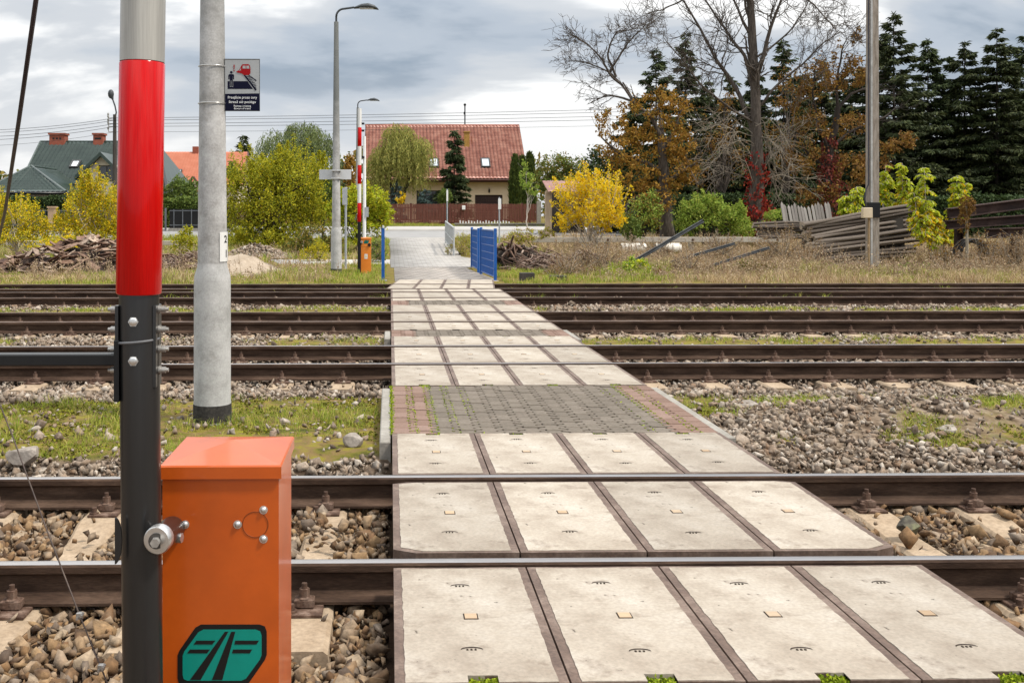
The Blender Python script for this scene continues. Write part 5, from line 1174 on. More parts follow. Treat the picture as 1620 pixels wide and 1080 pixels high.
# stack of weathered poles
m_log = M('weathered_pole', [(.055, .042, .033), (.11, .088, .07), (.17, .14, .115)], .9, by='object', scale=3, amt=.35, fscale=16, bump=.4, stretch=(.6, 6, 6), wob=.2)
m_cut = M('log_end', [(.30, .24, .17), (.40, .33, .25)], .9, scale=10, amt=.2)
LOGN = 0
def log(a, c, r, lbl, grp, nm='timber_pole'):
    b = MB(); n = 7; a, c = Vector(a), Vector(c); pts = []; k = 6; ph = random.uniform(0, 6)
    for i in range(k + 1): f = i / k; pts.append(a.lerp(c, f) + Vector((0, .03 * math.sin(f * 4 + ph), .022 * math.sin(f * 5 + ph * 2))))
    b.tube(pts, [r * (1.08 - .28 * i / k) for i in range(k + 1)], 9, 0); b.m[-2:] = [1, 1]
    tag(b.build(nm, [m_log, m_cut], None, a), lbl, 'timber pole', grp)
Yl = 32.3; nl = 15
for j in range(nl):
    for d_ in range(2):
        f = j / (nl - 1); yb = 420 - 66 * f + random.uniform(-1, 1); x0 = 1289 - 20 * f ** 2 + random.uniform(-9, 9) + (10 if j < 2 else 0); x1 = 1448 + random.uniform(-14, 18) - 8 * f
        rise = 10 + 20 * f + random.uniform(-1.5, 1.5); Y0 = Yl + d_ * .22 + random.uniform(-.03, .03)
        top = j == nl - 1 and d_ == 0
        log(at(x0, yb + 2 * d_, Y0), at(x1, yb - rise + 2 * d_, Y0 + .9 + .4 * f), .066 + random.uniform(-.012, .012), 'long pale pole on the very top of the pole stack behind the meter box' if top else 'weathered grey wooden pole in the tall stack behind the concrete pole', 'poles stacked behind the concrete pole')
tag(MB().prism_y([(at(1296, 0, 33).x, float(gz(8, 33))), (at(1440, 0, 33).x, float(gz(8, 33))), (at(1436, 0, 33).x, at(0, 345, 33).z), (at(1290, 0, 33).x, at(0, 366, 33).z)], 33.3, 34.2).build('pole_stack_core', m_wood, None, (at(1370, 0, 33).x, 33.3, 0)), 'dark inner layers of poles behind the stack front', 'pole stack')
for j in range(9):
    yb = 377 - j * 2.9 + random.uniform(-.8, .8); x0 = 1190 + random.uniform(0, 18) + (4 if j < 4 else 0); x1 = 1290 + random.uniform(-8, 14); log(at(x0, yb, 33.2 + random.uniform(-.2, .2)), at(x1, yb - random.uniform(-1, 3), 33.9), .046 + random.uniform(-.008, .01), 'thin bleached pole in the low pile left of the tall stack', 'poles in the low left pile')
m_stake = M('grey_stake', [(.18, .16, .14), (.29, .265, .235)], .9, by='object', scale=3, amt=.25, stretch=(6, 6, .5))
for j in range(15):
    px = 1236 + j * 5.3 + random.uniform(-1, 1); yt = 318 + random.uniform(0, 7) + (3 if 5 < j < 9 else 0); a, c = at(px + 6, 356, 34.6), at(px, yt, 34.8); r = .045; d = (c - a); u_ = Vector((1, 0, 0)); b = MB(); q = a + d * .86
    vs = [p_ + Vector((sx * r, sy * .02, 0)) for p_ in (a, q) for sx, sy in ((-1, -1), (1, -1), (1, 1), (-1, 1))] + [c]
    b.add(vs, [(3, 2, 1, 0)] + [(i, (i + 1) % 4, 4 + (i + 1) % 4, 4 + i) for i in range(4)] + [(4 + i, 4 + (i + 1) % 4, 8) for i in range(4)])
    tag(b.build('wooden_stake', m_stake, None, a), 'pointed grey wooden stake standing in the row behind the pole pile', 'stake', 'pointed stakes behind the pole pile')
# rusty steelwork at the far right
m_rs = M('rusty_girder', [(.018, .010, .008), (.036, .019, .015), (.06, .035, .028)], .85, scale=2, amt=.3, fscale=14, bump=.4)
def girder(a, c, h, w_, lbl):
    a, c = Vector(a), Vector(c); d = (c - a).normalized(); s_ = d.cross(Vector((0, 0, 1))).normalized(); u_ = s_.cross(d); b = MB(); t_ = .03
    pr = [(-w_, 0), (w_, 0), (w_, t_), (t_, t_), (t_, h - t_), (w_, h - t_), (w_, h), (-w_, h), (-w_, h - t_), (-t_, h - t_), (-t_, t_), (-w_, t_)]; n = len(pr)
    vs = [q + s_ * x_ + u_ * z_ for q in (a, c) for x_, z_ in pr]; b.add(vs, [list(range(n))[::-1], list(range(n, 2 * n))] + [(i, (i + 1) % n, n + (i + 1) % n, n + i) for i in range(n)])
    tag(b.build('steel_girder', m_rs, None, a), lbl, 'girder', 'rusty girders at the right edge')
girder(at(1500, 346, 31.5), at(1700, 320, 32.5), .32, .14, 'topmost rusty steel girder at the right edge, sloping up')
girder(at(1497, 363, 31.3), at(1700, 348, 32), .28, .13, 'middle rusty steel girder under the topmost one')
girder(at(1560, 377, 31.0), at(1700, 372, 31.6), .30, .13, 'lowest rusty steel girder at the right edge')
girder(at(1520, 436, 31.8), at(1522, 362, 31.8), .2, .1, 'upright rusty support under the girders')
girder(at(1608, 436, 31.7), at(1610, 366, 31.7), .2, .1, 'second upright rusty support nearer the right edge')
q = at(1540, 402, 31.0); b = MB()
for i in range(16):
    rr_ = .42 + random.uniform(-.05, .05); tx, ty = random.uniform(-.5, .5), random.uniform(-.3, .3); y_ = 30.9 + i * .03
    b.tube([(q.x + rr_ * math.cos(2 * math.pi * k_ / 20), y_ + tx * .2 * math.cos(2 * math.pi * k_ / 20), q.z + rr_ * math.sin(2 * math.pi * k_ / 20) + ty * .05) for k_ in range(21)], .022, 5, caps=False)
tag(b.build('wire_coil', M('coil_grey', [(.02, .018, .017), (.05, .045, .042)], .7, .3, scale=10, amt=.3), None, (q.x, 30.9, q.z - .45)), 'dark coil of steel rope leaning under the rusty girders', 'coil')

# ------------------------------------------------------------------ heaps
def heap_surface(x, y, c, rx, ry, h, p=1.0):
    d = np.sqrt(((x - c[0]) / rx) ** 2 + ((y - c[1]) / ry) ** 2); return h * np.clip(1 - d, 0, 1) ** p
def heap(name, c, rx, ry, h, mat, lbl, rough=.12, p=.9):
    n = 60; u = np.linspace(-1.1, 1.1, n); X_, Y_ = np.meshgrid(c[0] + u * rx, c[1] + u * ry); Zs = heap_surface(X_, Y_, c, rx, ry, h, p); Zz = gz(X_, Y_) - .05 + Zs * (1 + rough * 4 * (vn(X_, Y_, rx / 5, 8) - .5)) + rough * (vn(X_, Y_, rx / 14, 6) - .5) * (Zs > .02)
    i = (np.arange(n - 1)[:, None] * n + np.arange(n - 1)[None]).ravel(); o = npmesh(name, np.stack([X_.ravel(), Y_.ravel(), Zz.ravel()], 1), np.stack([i, i + 1, i + 1 + n, i + n], 1), mat, smooth=True); return tag(o, lbl, 'heap', kind='stuff')
m_sand = M('sand', [(.27, .21, .15), (.38, .31, .235)], .95, scale=3, amt=.15, fscale=20, bump=.4)
m_earth = M('dark_earth', [(.06, .04, .03), (.12, .08, .06)], .95, scale=4, amt=.3, bump=.4)
ps = at(372, 432, 28.5); heap('sand_heap', (ps.x, 29.0), 1.6, 1.5, .62, m_sand, 'pale sand heap beside the near concrete post', rough=.05)
pg = at(402, 400, 36); gh = (pg.x, 36.5); 
P = []; 
for _ in range(2600):
    a, r_ = random.uniform(0, 6.28), random.random() ** .5; x_, y_ = gh[0] + 1.35 * r_ * math.cos(a), gh[1] + 1.0 * r_ * math.sin(a); P.append((x_, y_, float(np.interp(y_, [p[0] for p in PROF], [p[1] for p in PROF])) + .55 * (1 - r_) ** .8 * random.uniform(.5, 1)))
tag(stones_mesh('gravel_heap', np.array(P), RNG.uniform(.03, .08, len(P)), m_gst), 'heap of pale gravel behind the sand heap', 'gravel heap', kind='stuff')
# heap of broken boards at left
m_board = M('broken_board', [(.06, .032, .022), (.15, .085, .055), (.28, .185, .13), (.11, .057, .038), (.42, .33, .25), (.18, .10, .07)], .85, by='object', scale=6, amt=.35, fscale=25, bump=.3, wob=.25)
hc = (at(140, 0, 29.5).x, 29.8); heap('debris_heap', hc, 3.1, 1.6, .72, m_earth, 'dark earth and crumbs at the core of the board heap', p=.75)
pg = at(300, 0, 30); 
def board(b, x_, y_, z_, L_, w_, th, az, ti, ro):
    Mx = Matrix.Translation((x_, y_, z_)) @ Matrix.Rotation(az, 4, 'Z') @ Matrix.Rotation(ti, 4, 'Y') @ Matrix.Rotation(ro, 4, 'X'); n0 = len(b.v); j = lambda: random.uniform(-.03, .03)
    pts = [(-L_ / 2 + j(), -w_ / 2, 0), (L_ / 2 + j(), -w_ / 2 + j(), 0), (L_ / 2 + j(), w_ / 2, 0), (-L_ / 2 + j(), w_ / 2 + j(), 0)]
    b.add([Mx @ Vector((a, c, z)) for z in (-th / 2, th / 2) for a, c, _ in pts], [(3, 2, 1, 0), (4, 5, 6, 7)] + [(i, (i + 1) % 4, 4 + (i + 1) % 4, 4 + i) for i in range(4)])
def heap_pt(c, rx, ry, h, p=.75):
    a, r_ = random.uniform(0, 6.28), random.random() ** .55; x_, y_ = c[0] + rx * r_ * math.cos(a), c[1] + ry * r_ * math.sin(a); return x_, y_, float(gz(x_, y_)) + h * max(0, 1 - r_) ** p
for i in range(290):
    x_, y_, z_ = heap_pt(hc, 3.15, 1.65, 1.0); b = MB(); board(b, x_, y_, z_ + random.uniform(-.02, .06), random.uniform(.22, .62), random.uniform(.10, .26), .024, random.uniform(0, 3.14), random.uniform(-.6, .6), random.uniform(-.6, .6))
    tag(b.build('broken_board', m_board, None, (x_, y_, z_)), 'broken brown board lying in the debris heap at left', 'board', 'broken boards in the debris heap')
m_stick = M('grey_branch', [(.05, .028, .02), (.14, .085, .06), (.24, .16, .12), (.34, .27, .22)], .9, by='island', amt=.3, scale=8, fscale=20)
hb = (at(300, 0, 29).x + .1, 29.2); nb = NB(); lines = []
for i in range(420):
    x_, y_, z_ = heap_pt(hb, 1.3, .9, .62); a = random.uniform(0, 6.28); L_ = random.uniform(.15, .5); d = Vector((math.cos(a), math.sin(a), random.uniform(-.4, .6))); lines.append(([(x_, y_, z_), tuple(Vector((x_, y_, z_)) + d * L_ * .5 + Vector((0, 0, .03))), tuple(Vector((x_, y_, z_)) + d * L_)], [.014, .012, .007]))
V, F = np_tubes(lines, 4); tag(npmesh('brushwood', V, F, m_stick), 'small heap of brown brushwood right of the board heap', 'brushwood', kind='stuff')
# brush piles and an uprooted stump at right
def brush(px, Y, rx, ry, h, n, lbl, r0=.016, earth=True):
    c = (at(px, 0, Y).x, Y); lines = []
    if earth: heap('soil_heap', c, rx * .9, ry * .9, h * .62, m_earth, lbl.replace('branches', 'soil'), p=.8)
    for i in range(n):
        x_, y_, z_ = heap_pt(c, rx, ry, h); a = random.uniform(0, 6.28); L_ = random.uniform(.12, .5) * (1 if i % 8 else 1.8); d = Vector((math.cos(a), math.sin(a) * .6, random.uniform(-.4, .55))); p0 = Vector((x_, y_, z_)); lines.append(([tuple(p0), tuple(p0 + d * L_ * .5 + Vector((0, 0, random.uniform(-.03, .06)))), tuple(p0 + d * L_)], [r0 * random.uniform(.6, 1.6), r0, r0 * .5]))
    V, F = np_tubes(lines, 4); tag(npmesh('brushwood', V, F, m_stick), lbl, 'brushwood', kind='stuff')
brush(862, 30, .95, .7, .5, 420, 'tangle of grey branches right of the blue gates'); brush(922, 29.5, 1.0, .7, .55, 420, 'tangle of brown branches under the yellow bush')
q = at(815, 412, 31); z_ = float(gz(q.x, 31)); t = thing('uprooted_stump', 'dark uprooted tree stump with bent roots right of the blue gates', 'stump', (q.x, 31, z_))
b = MB(); ms = M('stump_wood', [(.03, .024, .02), (.09, .07, .055)], .95, scale=6, amt=.4, bump=.6, fscale=20)
bm = bmesh.new(); bmesh.ops.create_icosphere(bm, subdivisions=4, radius=1)
for v in bm.verts:
    n_ = float(vn([v.co.x * 3 + v.co.z * 2], [v.co.y * 3 + v.co.z * 3], .8, 2)[0]) + .5 * float(vn([v.co.x * 8 + v.co.z * 5], [v.co.y * 8], .8, 3)[0]); v.co = Vector((q.x - .05 + v.co.x * .6 * (.7 + .5 * n_), 31.1 + v.co.y * .35 * (.7 + .4 * n_), z_ + .28 + v.co.z * .42 * (.6 + .55 * n_)))
me = bpy.data.meshes.new('bole'); bm.to_mesh(me); bm.free(); link('bole', me, ms, t)
for i in range(26):
    a = random.uniform(0, 6.28); p0 = Vector((q.x + .35 * math.cos(a), 31 - .1 * abs(math.sin(a)), z_ + random.uniform(.15, .7))); p1 = p0 + Vector((random.uniform(-.35, .35), random.uniform(-.4, 0), random.uniform(-.1, .35))); p2 = p1 + Vector((random.uniform(-.3, .3), random.uniform(-.3, .1), random.uniform(-.5, .05))); b.tube([p0, p1, p2], [.05, .035, .018], 6)
b.build('roots', m_stick, t)
# ------------------------------------------------------------------ plants
def ML(name, cols, tr=.3, amt=.08): return M(name, cols, .75, by='island', amt=amt, trans=tr, spec=.25)
l_spruce = ML('needles_dark', [(.018, .026, .009), (.036, .050, .015), (.06, .075, .02), (.026, .036, .014), (.09, .10, .03)], .1)
l_spruce2 = ML('needles_green', [(.022, .036, .012), (.045, .066, .02), (.07, .09, .028), (.03, .046, .018)], .1)
l_blue = ML('needles_blue', [(.04, .07, .065), (.07, .11, .10), (.05, .085, .075), (.10, .14, .12)], .1)
l_orange = ML('leaves_russet', [(.26, .12, .02), (.40, .21, .03), (.18, .09, .02), (.50, .30, .05), (.14, .095, .02), (.34, .16, .022), (.24, .20, .03)], .35)
l_brown = ML('leaves_brown', [(.15, .07, .02), (.26, .13, .03), (.11, .055, .018), (.34, .19, .035), (.16, .12, .025)])
l_red = ML('creeper_red', [(.24, .015, .012), (.34, .03, .02), (.16, .012, .012), (.38, .07, .03), (.10, .02, .015)])
l_dred = ML('creeper_dull_red', [(.17, .025, .022), (.25, .05, .04), (.11, .02, .018), (.22, .08, .04), (.15, .06, .03)])
l_yellow = ML('leaves_yellow', [(.80, .54, .008), (.86, .63, .016), (.72, .44, .006), (.82, .66, .04), (.64, .52, .018)], .4)
l_yg = ML('leaves_yellow_green', [(.27, .29, .02), (.46, .42, .025), (.19, .23, .018), (.62, .50, .025), (.42, .40, .022), (.19, .23, .016)], .4)
l_maple = ML('leaves_olive', [(.22, .25, .016), (.37, .37, .02), (.15, .185, .013), (.50, .45, .025), (.29, .31, .018), (.60, .47, .025)], .4)
l_lime = ML('leaves_lime', [(.36, .46, .025), (.50, .56, .035), (.27, .37, .02), (.62, .56, .03), (.44, .50, .03)], .4)
l_willow = ML('leaves_willow', [(.23, .25, .055), (.36, .35, .085), (.16, .185, .042), (.48, .42, .11), (.28, .29, .07)])
l_willow2 = ML('leaves_willow_green', [(.12, .165, .06), (.21, .25, .09), (.085, .12, .045), (.28, .30, .11)])
l_green = ML('leaves_green', [(.07, .115, .022), (.13, .19, .034), (.17, .23, .04), (.05, .08, .018), (.22, .26, .05)])
l_fresh = ML('leaves_fresh', [(.20, .30, .04), (.30, .41, .06), (.15, .24, .03), (.40, .46, .09), (.36, .38, .06)], .35)
l_mixed = ML('leaves_mixed_autumn', [(.06, .09, .02), (.12, .14, .025), (.24, .17, .03), (.09, .12, .02), (.32, .20, .03), (.05, .07, .018)])
l_thuja = ML('thuja_green', [(.035, .06, .012), (.06, .09, .016), (.09, .12, .022), (.12, .15, .03), (.025, .045, .010)], .1)
l_hedge = ML('hedge_green', [(.018, .035, .010), (.035, .06, .016), (.05, .08, .02), (.026, .045, .012)], .15)
l_seed = ML('dry_seed_heads', [(.32, .22, .13), (.44, .33, .20), (.26, .16, .10), (.52, .42, .28), (.20, .12, .08)], .2)
m_bark = M('bark_grey', [(.09, .07, .055), (.16, .13, .105), (.22, .185, .15)], .95, scale=5, amt=.35, fscale=25, bump=.5, stretch=(5, 5, .8))
m_bark_d = M('bark_dark', [(.028, .022, .018), (.06, .048, .04)], .95, scale=5, amt=.35, fscale=25, bump=.5, stretch=(5, 5, .8))
m_bark_b = M('bark_brown', [(.045, .035, .028), (.085, .068, .055), (.14, .115, .095)], .95, scale=5, amt=.35, fscale=25, bump=.5, stretch=(5, 5, .8))
m_bark_p = M('bark_pale_twigs', [(.20, .165, .125), (.30, .26, .20), (.13, .10, .08)], .95, by='island', scale=4, amt=.2)
m_stem = M('stem_pale', [(.38, .32, .26), (.50, .45, .38)], .9, scale=6, amt=.2)

def ell(c, r, n, shell=.0):
    v = rand_unit(n) * (RNG.uniform(shell ** 3, 1, n) ** (1 / 3))[:, None]; return np.array(c) + v * np.array(r)
def limb(p0, p1, sag=.1, k=6, wob=.06):
    p0, p1 = np.array(p0, float), np.array(p1, float); L_ = np.linalg.norm(p1 - p0); f = np.linspace(0, 1, k)[:, None]
    P = p0 + (p1 - p0) * f; P[:, 2] += sag * L_ * np.sin(np.pi * f[:, 0]); P[1:-1] += RNG.normal(0, wob * L_, (k - 2, 3)) * .6; return P
def crown(lumps, leaf, n, up=-.1, aspect=.6, spread=.5):
    """leaf clumps inside a set of lumps (centre, radii, weight)"""
    w_ = np.array([l[2] if len(l) > 2 else 1. for l in lumps]); w_ = w_ / w_.sum(); Ps = []; cen = []
    for (c, r, *_), f in zip(lumps, w_):
        m = max(20, int(n * f)); kc = max(4, m // 30); C_ = ell(c, r, kc, .55); sc = RNG.uniform(.14, .34, kc)[:, None] * np.array(r) * 1.0
        i = RNG.integers(0, kc, m); Ps.append(C_[i] + RNG.normal(0, spread, (m, 3)) * sc[i]); cen.append(C_)
    P = np.concatenate(Ps); D = rand_unit(len(P)); D[:, 2] += up
    return leaf_quads(P, RNG.uniform(.7, 1.3, len(P)) * leaf, D, aspect), np.concatenate(cen)
def plant(name, label, cat, base, trunk, crowns, group=None, tname='trunk', bark=None):
    """trunk: (V,F); crowns: list of ((V,F), material)"""
    t = thing(name, label, cat, tuple(base), group)
    if trunk: npmesh(tname, *trunk, bark or m_bark_d, t, smooth=True)
    for (vf, m) in crowns: npmesh('crown', *vf, m, t)
    return t
def base_at(px, Y): x = at(px, 0, Y).x; return np.array([x, Y, float(gz(x, Y))])
def lump(px, py, wpx, hpx, Y, dY=None, w_=1.):
    p = at(px, py, Y); m = mpp(Y); return ((p.x, p.y, p.z), (wpx * m / 2, dY or wpx * m / 2, hpx * m / 2), w_)
def broadleaf(name, label, cat, pxb, Y, lumps, leaf, n, mat, tr=.12, bark=None, limbs=12, group=None, fork=.35, mats2=None, twigs=True, aspect=.6, up=-.1, spread=.5, shoots=0, slen=1.0):
    b = base_at(pxb, Y); LS = [lump(*l[:4], Y + (l[5] if len(l) > 5 else 0), None, l[4] if len(l) > 4 else l[2] * l[3]) for l in lumps]
    (V, F), C_ = crown(LS, leaf, int(n * (.5 if shoots else 1)), up, aspect, spread); slines = []
    if shoots:
        wts = np.array([l[2] for l in LS]); per = int(n * .6 / shoots); SP = []; SD = []
        for li in RNG.choice(len(LS), shoots, p=wts / wts.sum()):
            c, r, _ = LS[li]; c = np.array(c); r = np.array(r); d = rand_unit(1)[0]; d[2] = abs(d[2]) * .9 + .25; d /= np.linalg.norm(d); p0 = c - np.array([0, 0, r[2] * .4]) + d * r * .15; p1 = c + d * r * RNG.uniform(.75, 1.25) * slen + np.array([0, 0, r[2] * .25]); f = RNG.uniform(.15, 1, (per, 1)); ln = np.linalg.norm(p1 - p0); bow = np.array([d[0], d[1], 0]) * .12 * ln
            SP.append(p0 + (p1 - p0) * f + bow * f * (1 - f) * 4 + RNG.normal(0, 1, (per, 3)) * ln * (.13 * (1.1 - f))); dd = rand_unit(per) + (p1 - p0) / ln * .7; SD.append(dd); slines.append((np.stack([p0, (p0 + p1) / 2 + bow, p1]), np.array([.012, .009, .004])))
        V2, F2 = leaf_quads(np.concatenate(SP), RNG.uniform(.7, 1.25, per * shoots) * leaf, np.concatenate(SD), aspect); F = np.concatenate([F, F2 + len(V)]); V = np.concatenate([V, V2])
    top = C_[:, 2].max(); mid = np.average([l[0] for l in LS], axis=0, weights=[l[2] for l in LS])
    fk = b + (mid - b) * fork; lines = [(limb(b - [0, 0, .1], fk, 0, 6, .02), np.linspace(tr * 1.25, tr * .8, 6))]
    for c in C_[RNG.permutation(len(C_))[:limbs]]: lines.append((limb(fk - (fk - b) * RNG.uniform(0, .4), c, .08, 6, .05), np.linspace(tr * .55, tr * .08, 6)))
    lines += slines
    if twigs:
        for c in C_[RNG.permutation(len(C_))[:limbs * 3]]: s = mid + (c - mid) * .45; lines.append((limb(s, c + RNG.normal(0, .15, 3), .05, 4, .06), np.linspace(tr * .16, tr * .05, 4)))
    cr = [((V, F), mat)]
    if mats2:
        m2, frac = mats2; k = len(F); s = RNG.uniform(size=k) < frac; Vr = V.reshape(-1, 4, 3); a, c = Vr[~s].reshape(-1, 3), Vr[s].reshape(-1, 3)
        cr = [((a, np.arange(len(a)).reshape(-1, 4)), mat), ((c, np.arange(len(c)).reshape(-1, 4)), m2)]
    return plant(name, label, cat, b, np_tubes(lines, 6), cr, group, bark=bark)

def conifer(label, px, ytop, Y, wpx, n=9000, mat=None, z0=None, droop=.25, sp=.42, pw=.8, group=None, name='spruce_tree', ragged=.3, bare=0.06):
    b = base_at(px, Y); top = at(px, ytop, Y).z; h = top - b[2]; w_ = wpx * mpp(Y) / 2; nl = max(16, int(h / .17)); lines = [(np.stack([b, b + [0, 0, h * .5], b + [0, 0, h]]), np.array([.02 * h * .55, .012 * h * .5, .012]))]
    Ps = []; Ds = []; wt = []
    for i in range(nl):
        t = bare + (1 - bare) * (i + RNG.uniform(-1.5, 1.5)) / nl; t = min(max(t, .01), .995); rr = w_ * (1 - t) ** pw * RNG.uniform(1 - ragged, 1 + ragged * .6) + .10; k = RNG.integers(2, 5)
        for j in range(k):
            t = min(max(bare + (1 - bare) * (i + RNG.uniform(-3.5, 3.5)) / nl, .01), .99); rr = w_ * (1 - t) ** pw * RNG.uniform(1 - ragged, 1 + ragged * .6) + .10; az = RNG.uniform(0, 2 * np.pi); L_ = rr * RNG.uniform(.5, 1.18); d = np.array([np.cos(az), np.sin(az), 0]); z = b[2] + t * h; rise = .55 * (t - .35)
            f = np.linspace(0, 1, 5)[:, None]; P = np.array([b[0], b[1], z]) + d * L_ * f + np.array([0, 0, 1]) * (L_ * (rise * f - droop * f ** 2 + droop * .6 * f ** 3))
            lines.append((P, np.linspace(.028, .006, 5))); m = max(3, int(n / (nl * 3.1) * L_ / (w_ * .5))); g = RNG.uniform(.12, 1, m) ** .75; q = np.stack([np.interp(g, f[:, 0], P[:, a]) for a in range(3)], 1)
            side = np.cross(d, [0, 0, 1]); s = RNG.uniform(-1, 1, m)[:, None]; sz = (.35 + .65 * (1 - g))[:, None]
            Ps.append(q + side * s * .16 * L_ * sz + RNG.normal(0, .03, (m, 3))); D = d * .7 + side * s * .9 + np.array([0, 0, -1]) * (RNG.uniform(.1, .9, m)[:, None]) + RNG.normal(0, .15, (m, 3)); Ds.append(D)
    P = np.concatenate(Ps); D = np.concatenate(Ds); V, F = leaf_quads(P, RNG.uniform(.6, 1.2, len(P)) * sp, D, .26)
    tipn = 40; tp = b + np.array([0, 0, h]) - np.stack([np.zeros(tipn), np.zeros(tipn), RNG.uniform(0, .9, tipn)], 1); dd = rand_unit(tipn); dd[:, 2] = np.abs(dd[:, 2]) * .8 + .2; V2, F2 = leaf_quads(tp, .22, dd, .22)
    return plant(name, label, 'spruce' if 'spruce' in name else 'tree', b, np_tubes(lines, 4), [((np.concatenate([V, V2]), np.concatenate([F, F2 + len(V)])), mat or l_spruce)], group)

def willow(label, pxb, Y, lumps, n_str, mat, tr=.2, leaf=.20, fork_px=None, trunks=None, Lr=(.8, 2.6)):
    b = base_at(pxb, Y); lines = []; Ps = []; Ds = []
    fk = b + np.array([0, 0, 2.2])
    if trunks:
        for pl in trunks: P = np.array([tuple(at(x_, y_, Y)) for x_, y_ in pl]); P[0][2] -= .3; lines.append((P, np.linspace(tr, tr * .35, len(P)))); fk = P[-1]
    else: lines.append((limb(b - [0, 0, .2], fk, 0), np.linspace(tr, tr * .7, 6)))
    for l in lumps:
        c, r, w_ = lump(*l[:4], Y + (l[5] if len(l) > 5 else 0)); m = int(n_str * (l[4] if len(l) > 4 else 1)); S_ = ell(c, r, m, .5); S_[:, 2] = np.where(S_[:, 2] < c[2] - r[2] * .1, S_[:, 2] + r[2] * .7, S_[:, 2])
        for c2 in S_[:max(4, m // 14)]: lines.append((limb(fk, c2, .14, 6, .05), np.linspace(tr * .4, .012, 6)))
        L_ = RNG.uniform(*Lr, m); out_ = (S_ - np.array(c)) * np.array([1, 1, 0]); 
        for s, ln, o_ in zip(S_, L_, out_):
            k = int(ln / .075); f = np.linspace(0, 1, k)[:, None]; P = s + o_ * .22 * np.sqrt(f) - np.array([0, 0, 1]) * (ln * f ** 1.15 - .15 * np.sin(np.pi * f)); P[:, :2] += RNG.normal(0, .035, (1, 2)) * np.cumsum(np.ones((k, 1)), 0) * .15; P += RNG.normal(0, .035, P.shape); Ps.append(P); d = np.tile([0, 0, -1.0], (k, 1)) + RNG.normal(0, .42, (k, 3)); Ds.append(d)
    P = np.concatenate(Ps); V, F = leaf_quads(P, RNG.uniform(.6, 1.2, len(P)) * leaf, np.concatenate(Ds), .22)
    return plant('willow_tree', label, 'willow', b, np_tubes(lines, 6), [((V, F), mat)])

def hedge(label, pa, pb, Y, ytop, mat, thick=1.2, n=9000, leaf=.16, wob=.12):
    xa, xb = at(pa, 0, Y).x, at(pb, 0, Y).x; zt = at(0, ytop, Y).z; z0 = float(gz((xa + xb) / 2, Y)); t = thing('hedge', label, 'hedge', ((xa + xb) / 2, Y, z0))
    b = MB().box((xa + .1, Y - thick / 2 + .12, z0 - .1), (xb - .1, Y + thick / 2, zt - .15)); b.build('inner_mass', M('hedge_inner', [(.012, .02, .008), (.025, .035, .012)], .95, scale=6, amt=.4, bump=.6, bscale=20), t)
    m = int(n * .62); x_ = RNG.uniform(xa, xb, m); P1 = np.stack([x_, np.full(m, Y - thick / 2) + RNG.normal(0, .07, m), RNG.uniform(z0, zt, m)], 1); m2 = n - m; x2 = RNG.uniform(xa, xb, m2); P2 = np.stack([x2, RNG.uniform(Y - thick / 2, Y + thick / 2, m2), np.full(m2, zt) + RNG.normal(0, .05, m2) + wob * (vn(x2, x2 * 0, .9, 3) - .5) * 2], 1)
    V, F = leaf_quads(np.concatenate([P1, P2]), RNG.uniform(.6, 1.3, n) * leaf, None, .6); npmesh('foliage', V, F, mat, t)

# --- left side
hedge('dark green clipped hedge behind the iron fence at left', -40, 200, 65.5, 313, l_hedge, n=14000); hedge('dark hedge right of the red boom before the orange roofed house', 256, 345, 66, 316, l_green, n=7000)
G_y = 'yellowing shrubs before the left houses'
broadleaf('shrub', 'tall yellow green shrub left of the red boom before the green roofed house', 'shrub', 152, 36, [(150, 300, 46, 70), (128, 335, 60, 80), (170, 335, 60, 90), (100, 365, 60, 50), (150, 368, 90, 50), (185, 370, 50, 50)], .07, 16000, l_yg, .05, m_stem, 16, G_y, .25, (l_yellow, .42), shoots=60)
broadleaf('shrub', 'low yellow shrub at the left edge under the stay cable', 'shrub', 28, 36, [(28, 345, 70, 70), (-10, 350, 60, 80), (55, 365, 50, 50), (20, 375, 110, 34)], .07, 11500, l_yg, .05, m_stem, 14, G_y, .25, (l_yellow, .36), shoots=46)
broadleaf('shrub', 'small yellow weed bush behind the board heap', 'shrub', 95, 33.5, [(95, 385, 60, 30), (70, 388, 50, 24)], .07, 1600, l_yg, .02, m_stem, 6, G_y, .2, (l_yellow, .4))
broadleaf('shrub', 'thin yellow shrub between the red boom and the near concrete post', 'shrub', 292, 37, [(290, 385, 34, 40), (296, 372, 20, 30)], .08, 1500, l_yg, .03, m_stem, 6, G_y, .2)
broadleaf('bush', 'grey green bush before the orange roofed house', 'bush', 285, 70, [(288, 297, 40, 40), (270, 305, 30, 24), (305, 303, 30, 30)], .16, 3500, l_green, .08, None, 8)
conifer('dark spruce top behind the orange roofed house', 384, 214, 115, 52, 2600, l_spruce2, sp=.8)
broadleaf('maple_tree', 'broad olive and yellow maple thicket right of the near concrete post', 'maple', 425, 42, [(430, 275, 90, 60), (400, 300, 90, 90), (470, 300, 90, 110), (385, 350, 80, 80), (440, 340, 110, 90), (490, 345, 50, 80), (420, 380, 130, 40), (505, 262, 34, 34), (370, 300, 30, 60), (450, 250, 40, 40)], .092, 34000, l_maple, .12, None, 26, None, .3, (l_yg, .45), shoots=110, slen=1.2, spread=.6)
broadleaf('small_tree', 'small dark pointed tree before the orange roof', 'tree', 367, 60, [(367, 275, 18, 36)], .14, 900, l_green, .05, None, 5)
willow('grey green willow behind the maple thicket', 465, 62, [(470, 230, 110, 80, 1.0), (440, 240, 70, 70, .5), (505, 235, 60, 70, .5), (480, 208, 60, 40, .4)], 300, l_willow2, .22, .22)
